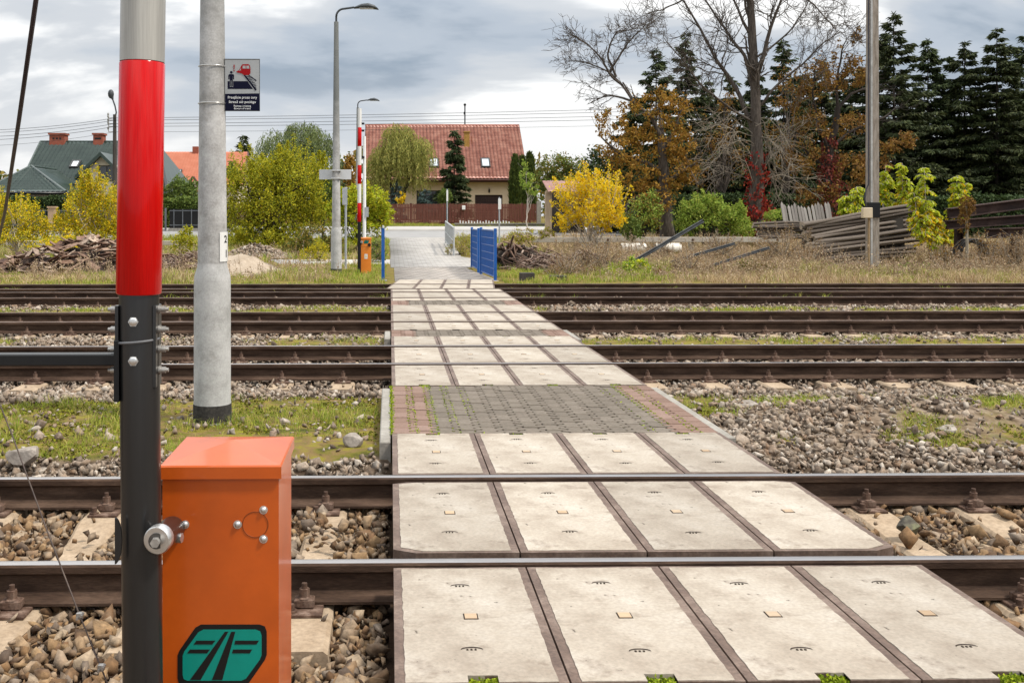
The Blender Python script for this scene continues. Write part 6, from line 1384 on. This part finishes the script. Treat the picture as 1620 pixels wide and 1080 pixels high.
broadleaf('bush', 'dark green round bush between the maple thicket and far lamp post', 'bush', 512, 50, [(512, 300, 44, 60), (500, 330, 40, 50)], .13, 4500, l_green, .08, None, 8)
broadleaf('shrub', 'low brown and olive undergrowth bush below the maple thicket', 'shrub', 500, 38, [(500, 380, 70, 50), (470, 392, 60, 30), (528, 385, 36, 40)], .09, 4000, l_mixed, .03, None, 8)
conifer('dark little spruce behind the far lamp post', 537, 246, 72, 34, 1800, l_spruce2, sp=.45)
broadleaf('small_tree', 'orange leaved little tree between lamp posts', 'tree', 556, 66, [(556, 272, 26, 50)], .16, 1400, l_orange, .06, None, 6)
broadleaf('sumac_bush', 'bright yellow green sumac bush behind the far barrier', 'sumac', 565, 40, [(590, 325, 50, 50), (560, 330, 60, 60), (535, 340, 40, 60), (600, 345, 40, 40), (575, 365, 70, 40), (555, 312, 40, 30)], .14, 7500, l_lime, .05, None, 16, None, .25, (l_yg, .35), aspect=.4, shoots=50)
broadleaf('shrub', 'loose green shrub at the left edge of the path', 'shrub', 597, 34, [(598, 395, 28, 36), (590, 412, 40, 22)], .06, 1500, l_green, .02, None, 8, mats2=(l_seed, .3))
# --- round the red roofed house
willow('olive weeping willow before the red roofed house', 622, 82, [(640, 240, 90, 70, 1.0), (615, 250, 60, 60, .5), (655, 250, 44, 56, .5), (630, 212, 50, 40, .5), (600, 262, 40, 50, .35)], 360, l_willow, .22, .26, trunks=[[(624, 322), (621, 302), (616, 286), (622, 262)], [(636, 318), (640, 300), (648, 288), (642, 262)], [(621, 302), (630, 282), (652, 260)]], Lr=(1.0, 3.2))
conifer('slender dark spruce before the garage of the red roofed house', 719, 207, 80, 60, 9000, l_spruce2, sp=.42, pw=.75)
broadleaf('shrub', 'round green shrub at the foot of the slender spruce', 'shrub', 704, 78.5, [(704, 312, 22, 30)], .14, 1700, l_green, .04, None, 6)
conifer('little blue spruce before the picture window', 673, 300, 80, 36, 1500, l_blue, sp=.3, pw=.6); conifer('little blue spruce under the weeping willow', 627, 290, 80.5, 36, 1500, l_blue, sp=.3, pw=.6)
broadleaf('shrub', 'small yellow shrub beside the little blue spruce under the willow', 'shrub', 634, 79, [(634, 312, 14, 20)], .12, 500, l_yellow, .03, None, 5)
for i, (px, yt, w_, l) in enumerate(((815, 250, 15, 'leftmost'), (826, 252, 15, 'middle'), (838, 246, 16, 'rightmost'))):
    Y = 80 + i * .8; b = base_at(px, Y); zt = at(px, yt, Y).z; h = zt - b[2]; n = 3400; tt = RNG.uniform(.02, 1, n) ** .9; rr = w_ * mpp(Y) / 2 * np.minimum(1, ((1 - tt) * 2.6) ** .6) * RNG.uniform(.8, 1.06, n); az = RNG.uniform(0, 2 * np.pi, n); P = b + np.stack([rr * np.cos(az), rr * np.sin(az), tt * h], 1); D = np.stack([np.cos(az) * .3, np.sin(az) * .3, np.ones(n)], 1) + RNG.normal(0, .2, (n, 3))
    plant('thuja_tree', f'narrow green thuja column beside the red roofed house, {l} of the three', 'thuja', b, (np_tubes([(np.stack([b, b + [0, 0, h * .9]]), np.array([.09, .02]))], 6)), [(leaf_quads(P, RNG.uniform(.25, .5, n), D, .3), l_thuja)], 'thuja columns by the house')
broadleaf('young_tree', 'young tree with white forked stem and thin greenish leaves by the thujas', 'tree', 833, 66, [(832, 285, 26, 30, 900), (845, 300, 20, 20, 500), (829, 262, 12, 20, 250)], .17, 620, l_fresh, .045, m_stem, 7, None, .45)
broadleaf('fruit_tree', 'green and orange autumn tree behind the shed', 'tree', 885, 68, [(880, 265, 50, 50), (905, 262, 50, 44), (862, 280, 40, 50), (925, 285, 40, 50), (890, 290, 70, 40)], .15, 6500, l_mixed, .12, None, 14, mats2=(l_green, .45))
broadleaf('bush', 'dark green tree mass right of the shed', 'bush', 960, 60, [(950, 270, 60, 70), (985, 290, 70, 80), (1030, 300, 60, 80), (965, 320, 80, 60)], .17, 9000, l_hedge, .1, None, 10)
# --- yard at right: big trees
YB = 43.
def grow(lines, P0, D0, L, r, depth, spread=.6, gravity=0., rnd=.18):
    k = 5; P = [np.array(P0)]; d = np.array(D0) / np.linalg.norm(D0)
    for _ in range(k):
        d = d + RNG.normal(0, rnd, 3) + np.array([0, 0, gravity]); d /= np.linalg.norm(d); P.append(P[-1] + d * L / k)
    P = np.array(P); lines.append((P, np.linspace(r, max(r * .4, .006), k + 1)))
    if depth <= 0: return
    for i in range(RNG.integers(3, 6)):
        f = RNG.uniform(.25, 1); q = np.array([np.interp(f * k, np.arange(k + 1), P[:, a]) for a in range(3)]); nd_ = (P[-1] - P[0]) / L + RNG.normal(0, spread, 3); nd_[1] *= .7
        grow(lines, q, nd_, L * RNG.uniform(.4, .7), max(.007, r * .5), depth - 1, spread, gravity, rnd)
def px_limb(lines, pts, r0, r1, Y, tw=9, depth=2, tl=1.5, dy=.0, gravity=.02, start=.3, spread=.65):
    Ys = Y + np.linspace(0, dy, len(pts)); P = np.array([tuple(at(x_, y_, yy)) for (x_, y_), yy in zip(pts, Ys)]); n = len(P) * 4; f = np.linspace(0, len(P) - 1, n); Q = np.stack([np.interp(f, np.arange(len(P)), P[:, a]) for a in range(3)], 1); Q[1:-1] += RNG.normal(0, .03, (n - 2, 3)); Q[1:-1] = (Q[:-2] + Q[1:-1] * 2 + Q[2:]) / 4
    lines.append((Q, np.linspace(r0, r1, n)))
    for i in range(tw):
        g = RNG.uniform(start, 1); j = g * (n - 1); q = np.array([np.interp(j, np.arange(n), Q[:, a]) for a in range(3)]); j0 = int(min(j, n - 2)); d = Q[j0 + 1] - Q[j0]; d = d / np.linalg.norm(d) + RNG.normal(0, spread, 3); rr = (r0 + (r1 - r0) * g) * .42; grow(lines, q, d, tl * RNG.uniform(.6, 1.3), max(.011, rr), depth, .6, gravity)
    return Q
lines = []
px_limb(lines, [(1196, 378), (1198, 320), (1200, 250), (1196, 190), (1192, 100), (1188, 0), (1183, -110)], .36, .12, YB, 8, 2, 1.6, 0, .04, .55)
for pts, r0, tw in (([(1196, 215), (1188, 195), (1165, 140), (1132, 95), (1110, 50), (1080, 0), (1055, -40)], .13, 13), ([(1193, 150), (1180, 90), (1150, 50), (1118, 5), (1090, -50)], .10, 10), ([(1198, 120), (1212, 80), (1225, 30), (1238, -10), (1262, -70)], .12, 11),
                    ([(1200, 170), (1225, 140), (1265, 105), (1300, 70), (1330, 50)], .07, 12), ([(1190, 60), (1165, 10), (1150, -50)], .08, 7), ([(1195, 195), (1150, 170), (1105, 130), (1075, 90), (1050, 60)], .06, 12), ([(1238, -10), (1270, -5), (1300, 20), (1320, 45)], .05, 10), ([(1080, 0), (1050, 15), (1020, 22)], .04, 8), ([(1198, 90), (1240, 60), (1270, 20), (1290, -20)], .05, 9)):
    px_limb(lines, pts, r0, .016, YB, int(tw * 1.7), 2, 1.25, RNG.uniform(-1.5, 1.5), .03)
t = plant('bare_tree', 'tall leafless tree with red creeper round its trunk', 'tree', base_at(1196, YB), np_tubes(lines, 5), [], bark=m_bark_b)
lines = []
for i in range(20):      # pale drooping lower twigs
    a = at(1196 + RNG.uniform(-4, 4), RNG.uniform(170, 300), YB); sgn = 1 if i % 2 else -1; e_ = at(1196 + sgn * RNG.uniform(30, 95), RNG.uniform(200, 345), YB + RNG.uniform(-1.5, 1.5)); P = limb(a, e_, .22, 7, .04); lines.append((P, np.linspace(.02, .007, 7)))
    for _ in range(7): j = RNG.integers(2, 7); grow(lines, P[j], (P[6] - P[0]) / np.linalg.norm(P[6] - P[0]) + RNG.normal(0, .5, 3), RNG.uniform(.5, 1.3), .008, 1, .6, -.06)
V, F = np_tubes(lines, 4); npmesh('drooping_twigs', V, F, m_bark_p, t)
n = 3000; zz = RNG.uniform(0, 1, n) ** 1.9; az = RNG.uniform(0, 6.28, n); kk = vn(az * 1.2, zz * 6, .5, 12) > .36 + .25 * zz; zz, az = zz[kk], az[kk]; n = len(zz); rr = (.26 + .34 * (1 - zz) * vn(az, zz * 9, .9, 14)) * RNG.uniform(.7, 1.7, n); c0, c1 = np.array(at(1197, 372, YB)), np.array(at(1198, 240, YB)); P = c0 + (c1 - c0) * zz[:, None] + np.stack([rr * np.cos(az), rr * np.sin(az), np.zeros(n)], 1); V, F = leaf_quads(P, RNG.uniform(.09, .17, n), np.tile([0, 0, -1.], (n, 1)) + RNG.normal(0, .5, (n, 3)), .7)
tag(npmesh('creeper', V, F, l_red, None, tuple(c0)), 'bright red creeper climbing the trunk of the tall bare tree', 'creeper')
# russet tree with a dead limb
YR_ = 41.5; b = base_at(1052, YR_); lines = []
px_limb(lines, [(1056, 378), (1053, 330), (1050, 270), (1048, 215)], .33, .16, YR_, 0)
for pts in ([(1048, 220), (1030, 185), (1005, 165), (985, 130)], [(1050, 235), (1068, 205), (1080, 170)], [(1048, 215), (1045, 180), (1040, 140)], [(1050, 270), (1010, 255), (975, 240), (950, 215)], [(1052, 290), (1085, 270), (1105, 255)], [(1053, 300), (1010, 310), (985, 330)]): px_limb(lines, pts, .10, .03, YR_, 6, 1, 1.0, RNG.uniform(-1, 1))
for pts, tw in (([(1005, 165), (985, 135), (962, 112), (925, 98), (895, 95)], 13), ([(985, 135), (965, 120), (950, 90), (930, 70), (905, 55)], 13), ([(965, 115), (985, 80), (1000, 60), (1020, 40)], 11), ([(1000, 160), (960, 150), (930, 165)], 6), ([(975, 122), (960, 85), (975, 50), (1010, 45)], 9)): px_limb(lines, pts, .055, .014, YR_, int(tw * 1.4), 2, .85, RNG.uniform(-.8, .8), .03)
(V, F), C_ = crown([lump(1005, 190, 60, 70, YR_), lump(1060, 175, 70, 60, YR_), lump(980, 230, 70, 60, YR_), lump(1040, 225, 70, 60, YR_), lump(1075, 225, 50, 60, YR_), lump(1000, 275, 70, 60, YR_), lump(1065, 275, 60, 60, YR_), lump(1030, 310, 90, 50, YR_), lump(960, 195, 40, 50, YR_, None, .4), lump(1090, 265, 40, 50, YR_, None, .5), lump(1035, 150, 40, 40, YR_, None, .5)], .125, 8200, spread=.5)
plant('russet_tree', 'russet leaved tree with dead bare limb reaching over the wires', 'tree', b, np_tubes(lines, 5), [((V, F), l_orange)], bark=m_bark_b)
broadleaf('bush', 'green and yellow saplings at the foot of the russet tree', 'bush', 1018, 39.5, [(1015, 345, 60, 60), (1030, 325, 40, 50), (1000, 360, 40, 30)], .10, 3200, l_fresh, .04, None, 10, mats2=(l_mixed, .5))
# brown tree with red creeper, right of the bare tree
YC = 44.; b = base_at(1312, YC); lines = []
px_limb(lines, [(1312, 360), (1310, 300), (1312, 240), (1322, 200), (1325, 170)], .22, .13, YC, 0)
for pts in ([(1325, 180), (1322, 140), (1330, 90), (1340, 60)], [(1325, 175), (1345, 150), (1368, 140), (1385, 130)], [(1312, 240), (1295, 200), (1285, 150), (1290, 100)], [(1312, 235), (1350, 205), (1400, 185), (1420, 168)], [(1310, 270), (1275, 240), (1255, 215)]): px_limb(lines, pts, .085, .02, YC, 8, 1, 1.0, RNG.uniform(-1, 1))
(V, F), C_ = crown([lump(1325, 110, 70, 80, YC, None, 1.0), lump(1290, 130, 60, 70, YC, None, .8), lump(1350, 120, 50, 60, YC, None, .6), lump(1290, 200, 60, 60, YC, None, .8), lump(1350, 200, 60, 50, YC, None, .6), lump(1270, 250, 60, 60, YC, None, .9), lump(1345, 270, 60, 60, YC, None, .9), lump(1290, 310, 70, 50, YC, None, 1.), lump(1420, 225, 50, 34, YC, None, .6), lump(1380, 260, 60, 50, YC, None, .6), lump(1355, 62, 20, 36, YC, None, .2), lump(1250, 150, 40, 60, YC, None, .5)], .125, 8500, spread=.5)
plant('brown_tree', 'brown leaved tree left of the tall concrete pole', 'tree', b, np_tubes(lines, 5), [((V, F), l_brown)], bark=m_bark_d)
n = 2400; zz = RNG.uniform(0, 1, n) ** 1.2; az = RNG.uniform(0, 6.28, n); kk = vn(az * 1.2, zz * 6, .5, 16) > .42; zz, az = zz[kk], az[kk]; n = len(zz); rr = (.16 + .75 * (1 - zz) * vn(az, zz * 7, .9, 15)) * RNG.uniform(.5, 1.6, n); c0, c1 = np.array(at(1312, 352, YC)), np.array(at(1312, 215, YC)); P = c0 + (c1 - c0) * zz[:, None] + np.stack([rr * np.cos(az), rr * np.sin(az), np.zeros(n)], 1); V, F = leaf_quads(P, RNG.uniform(.08, .16, n), np.tile([0, 0, -1.], (n, 1)) + RNG.normal(0, .5, (n, 3)), .7)
tag(npmesh('creeper', V, F, l_dred, None, tuple(c0)), 'dull red creeper on the brown tree left of the concrete pole', 'creeper')
broadleaf('brown_tree', 'thin brown tree among the spruces left of the bare tree', 'tree', 1145, 50, [(1135, 190, 60, 110), (1160, 240, 60, 90), (1110, 250, 50, 90), (1150, 150, 30, 50)], .11, 1300, l_brown, .10, m_bark_b, 22, 'thin brown trees among the spruces', .5, spread=.7)
broadleaf('brown_tree', 'thin brown tree among the spruces right of the bare tree', 'tree', 1245, 50, [(1240, 170, 60, 120), (1225, 240, 50, 90), (1262, 230, 50, 100)], .11, 1100, l_brown, .10, m_bark_b, 22, 'thin brown trees among the spruces', .5, spread=.7)
# spruces
for i, (px, yt, Y, w_, l) in enumerate(((1038, 78, 54, 110, 'spruce behind the russet tree, the leftmost one'), (1085, 52, 57, 80, 'thin spruce between the russet tree and the bare tree'), (1155, 120, 56, 110, 'dark spruce left behind the bare tree trunk'), (1240, 62, 56, 100, 'dark spruce right behind the bare tree trunk'), (1300, 95, 58, 90, 'dark spruce behind the brown tree'),
        (1414, 22, 52, 130, 'tallest spruce, just right of the concrete pole'), (1468, 62, 55, 120, 'wide spruce with blunt top, second right of the concrete pole'), (1526, 66, 54, 110, 'spruce with thin pointed tip, third right of the concrete pole'), (1577, 44, 53, 120, 'spruce with bent top near the right edge'), (1622, 56, 54, 120, 'spruce with full crown beside the bent top one, near the right edge'), (1680, 60, 56, 120, 'rightmost spruce of the row, cut by the right edge'), (1365, 105, 60, 100, 'dark spruce directly behind the concrete pole'), (1120, 128, 61, 80, 'slim dark spruce in the gap left of the bare tree'), (1195, 105, 62, 80, 'dark spruce hidden straight behind the bare tree trunk'), (1272, 118, 61, 80, 'slim dark spruce between the bare tree and the brown tree'), (1335, 120, 62, 80, 'slim dark spruce just left of the concrete pole'), (1008, 150, 60, 70, 'low dark spruce behind the left side of the russet tree'))):
    conifer(l, px, yt, Y, w_ * (2.05 if i > 4 else 1.7), 40000 if i > 4 else 20000, l_spruce if i % 3 else l_spruce2, sp=.32, ragged=.5, pw=.88 if i > 4 else .9, group='spruces at the edge of the yard', droop=.34)
for i, (px, w_, l) in enumerate(((1130, 170, 'dark thicket under the spruces left of the bare tree'), (1255, 150, 'dark thicket under the spruces between bare and brown trees'), (1400, 160, 'dark thicket under the tallest spruce'), (1530, 190, 'dark thicket under the spruces at the right edge'), (1660, 170, 'rightmost dark thicket, cut by the right edge'))):
    broadleaf('thicket', l, 'thicket', px, 58, [(px, 270, w_, 110), (px - w_ * .3, 300, w_ * .7, 80), (px + w_ * .3, 300, w_ * .7, 80), (px, 325, w_ * 1.2, 50), (px + 20, 215, w_ * .7, 60, w_ * 30)], .30, 7500, l_spruce, .1, None, 8, 'dark thickets under the spruces', twigs=False)
hedge('clipped dark hedge under the spruces at the right edge', 1440, 1800, 48, 312, l_hedge, n=12000); hedge('clipped dark hedge behind the trees in the yard', 1060, 1440, 49, 312, l_hedge, n=10000)
# bright shrubs
broadleaf('yellow_bush', 'bright golden yellow bush before the little shed', 'bush', 935, 36, [(935, 305, 70, 66), (902, 318, 60, 60), (965, 318, 56, 76), (935, 345, 90, 50), (900, 350, 50, 40), (965, 352, 50, 40), (945, 285, 30, 34, 500), (918, 290, 24, 30, 400)], .078, 10500, l_yellow, .035, m_stem, 30, None, .12, (l_yg, .06), up=.4, spread=.45, shoots=80, slen=1.15)
broadleaf('bush', 'fresh green bush behind the concrete rail fence', 'bush', 1120, 40, [(1105, 340, 70, 60), (1150, 348, 60, 50), (1120, 325, 50, 40), (1085, 355, 40, 40), (1175, 358, 40, 34)], .09, 9000, l_fresh, .04, None, 16, None, .2, up=.2, shoots=50)
broadleaf('bush', 'pale green bush between red creeper and pole pile', 'bush', 1225, 42, [(1225, 352, 40, 40), (1178, 360, 34, 40)], .09, 1800, l_fresh, .03, None, 8)
broadleaf('shrub', 'small blue green shrub right of the golden bush', 'shrub', 1000, 37, [(998, 362, 34, 36)], .08, 1200, l_green, .02, None, 6)
def ailanthus(label, stems, Y, mat2, n=420):
    b = base_at(stems[0][0][0][0], Y); lines = []; A = []; B_ = []
    for pts, wpx, fy in stems:
        P = np.array([tuple(at(x_, y_, Y)) for x_, y_ in pts]); lines.append((P, np.linspace(.035, .012, len(P)))); m = mpp(Y); f = RNG.uniform(.22, 1.0, 64); j = f * (len(P) - 1)
        for ff, jj in zip(f, j):
            q = np.array([np.interp(jj, np.arange(len(P)), P[:, a]) for a in range(3)]); az = RNG.uniform(0, 6.28); L_ = wpx * m * .40 * RNG.uniform(.7, 1.2) * (1.15 - .5 * ff); g = np.linspace(.15, 1, 9)[:, None]; d = np.array([np.cos(az), np.sin(az), 0]); rach = q + d * L_ * g + np.array([0, 0, 1]) * L_ * (.45 * g - .75 * g ** 2); lines.append((rach, np.full(9, .006)))
            for sgn in (-1, 1):
                sd_ = np.cross(d, [0, 0, 1]) * sgn; D = np.tile(sd_ * .8 + d * .35, (9, 1)) + np.array([0, 0, -.75]) + RNG.normal(0, .2, (9, 3)); (B_ if RNG.uniform() < fy * (1.15 - ff) else A).append((rach, D))
    def lf(S_): P = np.concatenate([s[0] for s in S_]); D = np.concatenate([s[1] for s in S_]); return leaf_quads(P, RNG.uniform(.10, .16, len(P)), D, .42)
    cr = [(lf(A), l_lime)] + ([(lf(B_), mat2)] if B_ else [])
    return plant('tree_of_heaven', label, 'shrub', b, np_tubes(lines, 5), cr, 'lime green saplings at the pole stack', bark=m_stem)
ailanthus('lime green sapling just right of the concrete pole', [([(1408, 400), (1405, 340), (1401, 262)], 36, .1), ([(1398, 330), (1396, 300), (1392, 290)], 26, .2)], 34.5, l_yellow)
ailanthus('yellowing sapling with pale stem rising behind the pole stack', [([(1422, 400), (1422, 340), (1428, 300), (1427, 258)], 30, .75), ([(1420, 360), (1432, 320), (1434, 285)], 30, .7)], 34.0, l_yellow)
ailanthus('tallest lime and yellow sapling at the right end of the pole stack', [([(1478, 415), (1470, 380), (1465, 330), (1462, 265)], 48, .25), ([(1470, 390), (1452, 350), (1446, 305)], 40, .45), ([(1470, 395), (1480, 350), (1470, 330)], 44, .7)], 31.6, l_yellow)
ailanthus('lime sapling with two raised shoots before the dark hedge', [([(1490, 400), (1505, 350), (1513, 310), (1514, 278)], 34, .2), ([(1500, 360), (1515, 325), (1528, 290)], 28, .2), ([(1488, 395), (1495, 370), (1500, 355)], 40, .4)], 33.2, l_yellow)
ailanthus('fresh green sapling left of the concrete pole above the poles', [([(1350, 380), (1352, 330), (1355, 295)], 40, .05), ([(1345, 370), (1340, 330), (1336, 310)], 34, .05)], 35.5, l_yellow)
q = base_at(1530, 30.6); P = np.array([tuple(at(x_, y_, 30.6)) for x_, y_ in ((1529, 432), (1530, 390), (1529, 340), (1529, 315))]); (V, F), C_ = crown([lump(1529, 325, 24, 30, 30.6), lump(1523, 350, 18, 36, 30.6, None, .4)], .07, 1500, up=-.6, aspect=.4)
plant('dead_plant', 'dead rust brown plant with tall bare stem before the girders', 'dead plant', q, np_tubes([(P, np.array([.05, .045, .035, .02]))], 7), [((V, F), l_brown)], tname='stem', bark=m_bark_p)
for px, yt, l in ((1560, 372, 'tall dry brown weed stalk cluster before the girders'), (1590, 368, 'second dry brown weed cluster nearer the right edge'), (1490, 392, 'dry brown weed cluster right of the pole stack')):
    Y = 29.5; b = base_at(px, Y); lines = []; Ps = []; top = at(px, yt, Y).z - b[2]
    for i in range(9):
        o = b + np.array([RNG.normal(0, .16), RNG.normal(0, .1), 0]); e_ = o + np.array([RNG.normal(0, .12), 0, top * RNG.uniform(.65, 1)]); P = limb(o, e_, 0, 5, .02); lines.append((P, np.linspace(.012, .005, 5)))
        for _ in range(11): f = RNG.uniform(.3, 1); q = o + (e_ - o) * f; e2 = q + np.array([RNG.normal(0, .13), RNG.normal(0, .1), RNG.uniform(.08, .25)]); lines.append((np.stack([q, e2]), np.array([.005, .003]))); Ps.append(q + (e2 - q) * RNG.uniform(.3, 1.1, (6, 1)))
    P = np.concatenate(Ps); plant('dry_weed', l, 'dry weed', b, np_tubes(lines, 4), [(leaf_quads(P, RNG.uniform(.03, .06, len(P)), None, .6), l_brown)], 'dry weed clusters by the girders', tname='stems', bark=m_bark_p)

# ------------------------------------------------------------------ grass and dry weeds beyond the tracks (uncountable)
def field(y0, y1, dens, fn, per, h0, h1, wd, lean=.8, spread=.07):
    a, b_ = xr(y1, 3); n = int((b_ - a) * (y1 - y0) * dens); x = RNG.uniform(a, b_, n); y = RNG.uniform(y0, y1, n); l, h = xr(y, 3); k = (x > l) & (x < h); x, y = x[k], y[k]
    pr = fn(x, y); k = (RNG.uniform(size=len(x)) < pr) & (vn(x, y, .55, 63) > .30); x, y = np.repeat(x[k], per), np.repeat(y[k], per); x = x + RNG.normal(0, spread, len(x)); y = y + RNG.normal(0, spread, len(y)); h_ = RNG.uniform(h0, h1, len(x)) * (.3 + 1.9 * (.6 * vn(x, y, 1.3, 61) + .4 * vn(x, y, .4, 62)) ** 1.6) * np.where((x > 12.3) & (x < 16.8) & (y > 28) & (y < 32.6), .22, 1); k = on_land(x, y); x, y, h_ = x[k], y[k], h_[k]
    return np.stack([x, y, gz(x, y) - .01], 1), h_, wd, lean
def on_land(x, y):
    p = (x > -.12) & (x < 2.85) & (y < 31.5) & (y > 24); p |= (x > -.05) & (x < 3.35) & (y >= 31.4) & (y < 53); p |= (y > 33.0) & (y < 35.6) & (x > -4.1) & (x < .1); p |= (y > 32.1) & (y < 34.1) & (x > 3.2) & (x < 5.7); p |= (y > 52.6) & (y < 68.6)
    p |= ((x - ps.x) / 1.35) ** 2 + ((y - 29) / 1.25) ** 2 < 1
    return ~p
weedy = lambda x, y: sm(4.6, 6.6, x + 1.2 * (vn(x, y, 1.0, 70) - .5))
green_r = lambda x, y: np.exp(-(((x - .243 * y) / 1.1) ** 2)) * (y < 30.5)
grass('meadow_grass', [field(24.6, 33, 65, lambda x, y: (1 - weedy(x, y)) * (.35 + .65 * (vn(x, y, .8, 71) > .35)), 7, .06, .20, .007), field(33, 52, 20, lambda x, y: (1 - weedy(x, y)) * .9, 7, .12, .34, .012), field(25.6, 30.5, 120, lambda x, y: weedy(x, y) * np.maximum(.05, .9 * green_r(x, y)), 7, .12, .32, .008), field(68.7, 76, 14, lambda x, y: np.full(len(x), .9), 7, .1, .22, .016)],
      m_grass, 'green and yellowed grass along the far side of the tracks')
grass('grass_patches', [field(25.4, 34, 45, lambda x, y: weedy(x, y) * (vn(x, y, 1.5, 96) > .60) * .8, 7, .10, .34, .008), field(25.0, 28.2, 60, lambda x, y: sm(8, 11, x) * (vn(x, y, 1.1, 95) > .52) * .8, 7, .06, .24, .007)], m_grass, 'green grass patches at the foot of the weeds beside the last rail')
grass('dry_grass', [field(24.6, 28, 75, lambda x, y: weedy(x, y) * (1 - .8 * green_r(x, y)), 8, .08, .32, .006), field(28, 38, 60, lambda x, y: weedy(x, y) * (1 - .6 * green_r(x, y)), 8, .12, .40, .007), field(38, 50, 22, lambda x, y: weedy(x, y), 8, .2, .5, .011),
      field(25, 27.6, 60, lambda x, y: (x < -1.5) * (.25 + .75 * (vn(x, y, .9, 77) > .5)), 8, .08, .30, .006), field(30, 42, 20, lambda x, y: (x < -1.0) * .6, 8, .15, .40, .008)], m_dry, 'straw coloured dry weeds and grass beyond the tracks')
# branched seed heads over the dry grass
P, h_, _, _ = field(25.4, 37, 26, lambda x, y: np.maximum(weedy(x, y) * (1 - .7 * green_r(x, y)), .35 * (x < -1.5) * (y < 29)), 1, .25, .62, .006); Q = []; lines = []
for p, h in zip(P, h_):
    tip = p + np.array([RNG.normal(0, .08), RNG.normal(0, .08), h]); lines.append((np.stack([p, (p + tip) / 2 + RNG.normal(0, .015, 3), tip]), np.array([.006, .005, .003])))
    f = RNG.uniform(.45, 1, (14, 1)); Q.append(p + (tip - p) * f + RNG.normal(0, 1, (14, 3)) * .075 * (1.25 - f))
V, F = np_tubes(lines, 3); nb = NB().add(V, F); Q = np.concatenate(Q); V, F = leaf_quads(Q, RNG.uniform(.025, .06, len(Q)), None, .6); nb.add(V, F)
tag(nb.build('dry_seed_heads', l_seed), 'brown feathery seed heads standing over the dry weeds', 'dry weeds', kind='stuff')
# broad leafed clumps
broadleaf('weed_clump', 'fresh green weed clump where the steepest steel bar stands', 'weed clump', 985, 28.0, [(985, 428, 60, 30), (1008, 425, 40, 34), (965, 436, 40, 20)], .09, 2600, l_fresh, .02, None, 8, None, .2, (l_lime, .4))
broadleaf('weed_clump', 'withered brown broad leafed clump beside the last rail', 'weed clump', 1045, 27.0, [(1045, 440, 44, 22), (1085, 442, 50, 18)], .10, 1400, l_seed, .02, None, 6, None, .2, (l_brown, .35))
broadleaf('weed_clump', 'dark brownish green weed mound in the dry weeds', 'weed clump', 1195, 27.5, [(1195, 430, 80, 40), (1150, 435, 50, 30)], .06, 4200, l_mixed, .02, None, 8, None, .2, (l_seed, .5))
broadleaf('weed_clump', 'yellow goldenrod patch along the grey wall', 'weed clump', 850, 36, [(832, 372, 40, 26), (865, 370, 30, 24), (812, 380, 30, 24)], .06, 2200, l_yg, .02, None, 6, None, .2, (l_seed, .4))
broadleaf('weed_clump', 'tall grassy weeds on the right edge of the path', 'weed clump', 725, 38, [(728, 388, 30, 40), (745, 392, 34, 40), (715, 397, 20, 22)], .08, 2600, l_yg, .02, None, 8, None, .15, (l_seed, .5), aspect=.2, up=.9)
broadleaf('weed_clump', 'yellow flowering weeds left of the far barrier', 'weed clump', 508, 34.5, [(505, 400, 30, 44), (490, 405, 34, 30)], .06, 2200, l_yg, .02, None, 8, None, .15, (l_yellow, .2), aspect=.3, up=.6)
broadleaf('weed_clump', 'green lush weeds at the foot of the log stack', 'weed clump', 1440, 29.3, [(1420, 428, 60, 16), (1460, 424, 60, 18)], .06, 1700, l_green, .02, None, 6, None, .2, (l_fresh, .4))
for px, py, w_, h_, Y, c, l in ((900, 425, 80, 44, 28, 0, 'feathery tan weed bush at the left of the dry field'), (948, 412, 70, 50, 29, 0, 'feathery tan weed bush before the brown brush pile'), (1092, 418, 60, 36, 27.5, 0, 'tan weed bush between the two low steel bars'), (1240, 395, 90, 60, 30.5, 0, 'tall pinkish weed bush before the low pole pile'), (1275, 412, 60, 50, 29.5, 0, 'brownish weed bush at the left end of the log stack'),
        (1140, 395, 60, 44, 31.5, 0, 'thin tan weed bush under the concrete rail'), (1330, 432, 90, 24, 28, 1, 'low green and tan weeds before the log stack'), (1560, 425, 100, 50, 28.5, 0, 'brown weed bush before the rusty girders'), (1610, 412, 70, 70, 29, 0, 'tall brown weed bush at the right edge'), (1405, 436, 60, 18, 27.6, 1, 'fresh green weeds at the foot of the concrete pole'), (1500, 430, 70, 34, 28.3, 0, 'tan weed bush right of the log stack'), (1040, 395, 50, 30, 33, 0, 'reddish dry weeds beside the white drums')):
    broadleaf('dry_bush', l, 'weed bush', px, Y, [(px, py, w_, h_), (px - w_ * .3, py + h_ * .2, w_ * .5, h_ * .6), (px + w_ * .3, py + h_ * .2, w_ * .5, h_ * .6)], .05, int(w_ * h_ * .9), l_fresh if c else l_seed, .012, m_bark_p, 10, 'weed bushes in the dry field', .15, (l_seed if c else l_brown, .3), aspect=.3, up=.7, shoots=34, slen=1.1)
# a far belt of trees closing the horizon
xs_ = RNG.uniform(-120, 190, 26000); ys_ = RNG.uniform(165, 185, 26000); hh = 6.5 + 5 * vn(xs_, ys_ * 0, 14, 91) + 3 * vn(xs_, ys_ * 0, 5, 92); P = np.stack([xs_, ys_, 1.3 + hh * RNG.uniform(0, 1, len(xs_)) ** .7], 1)
V, F = leaf_quads(P, RNG.uniform(.5, 1.3, len(P)), None, .7); tag(npmesh('distant_woods', V, F, l_mixed), 'far belt of autumn woods behind the houses', 'woods', kind='stuff')
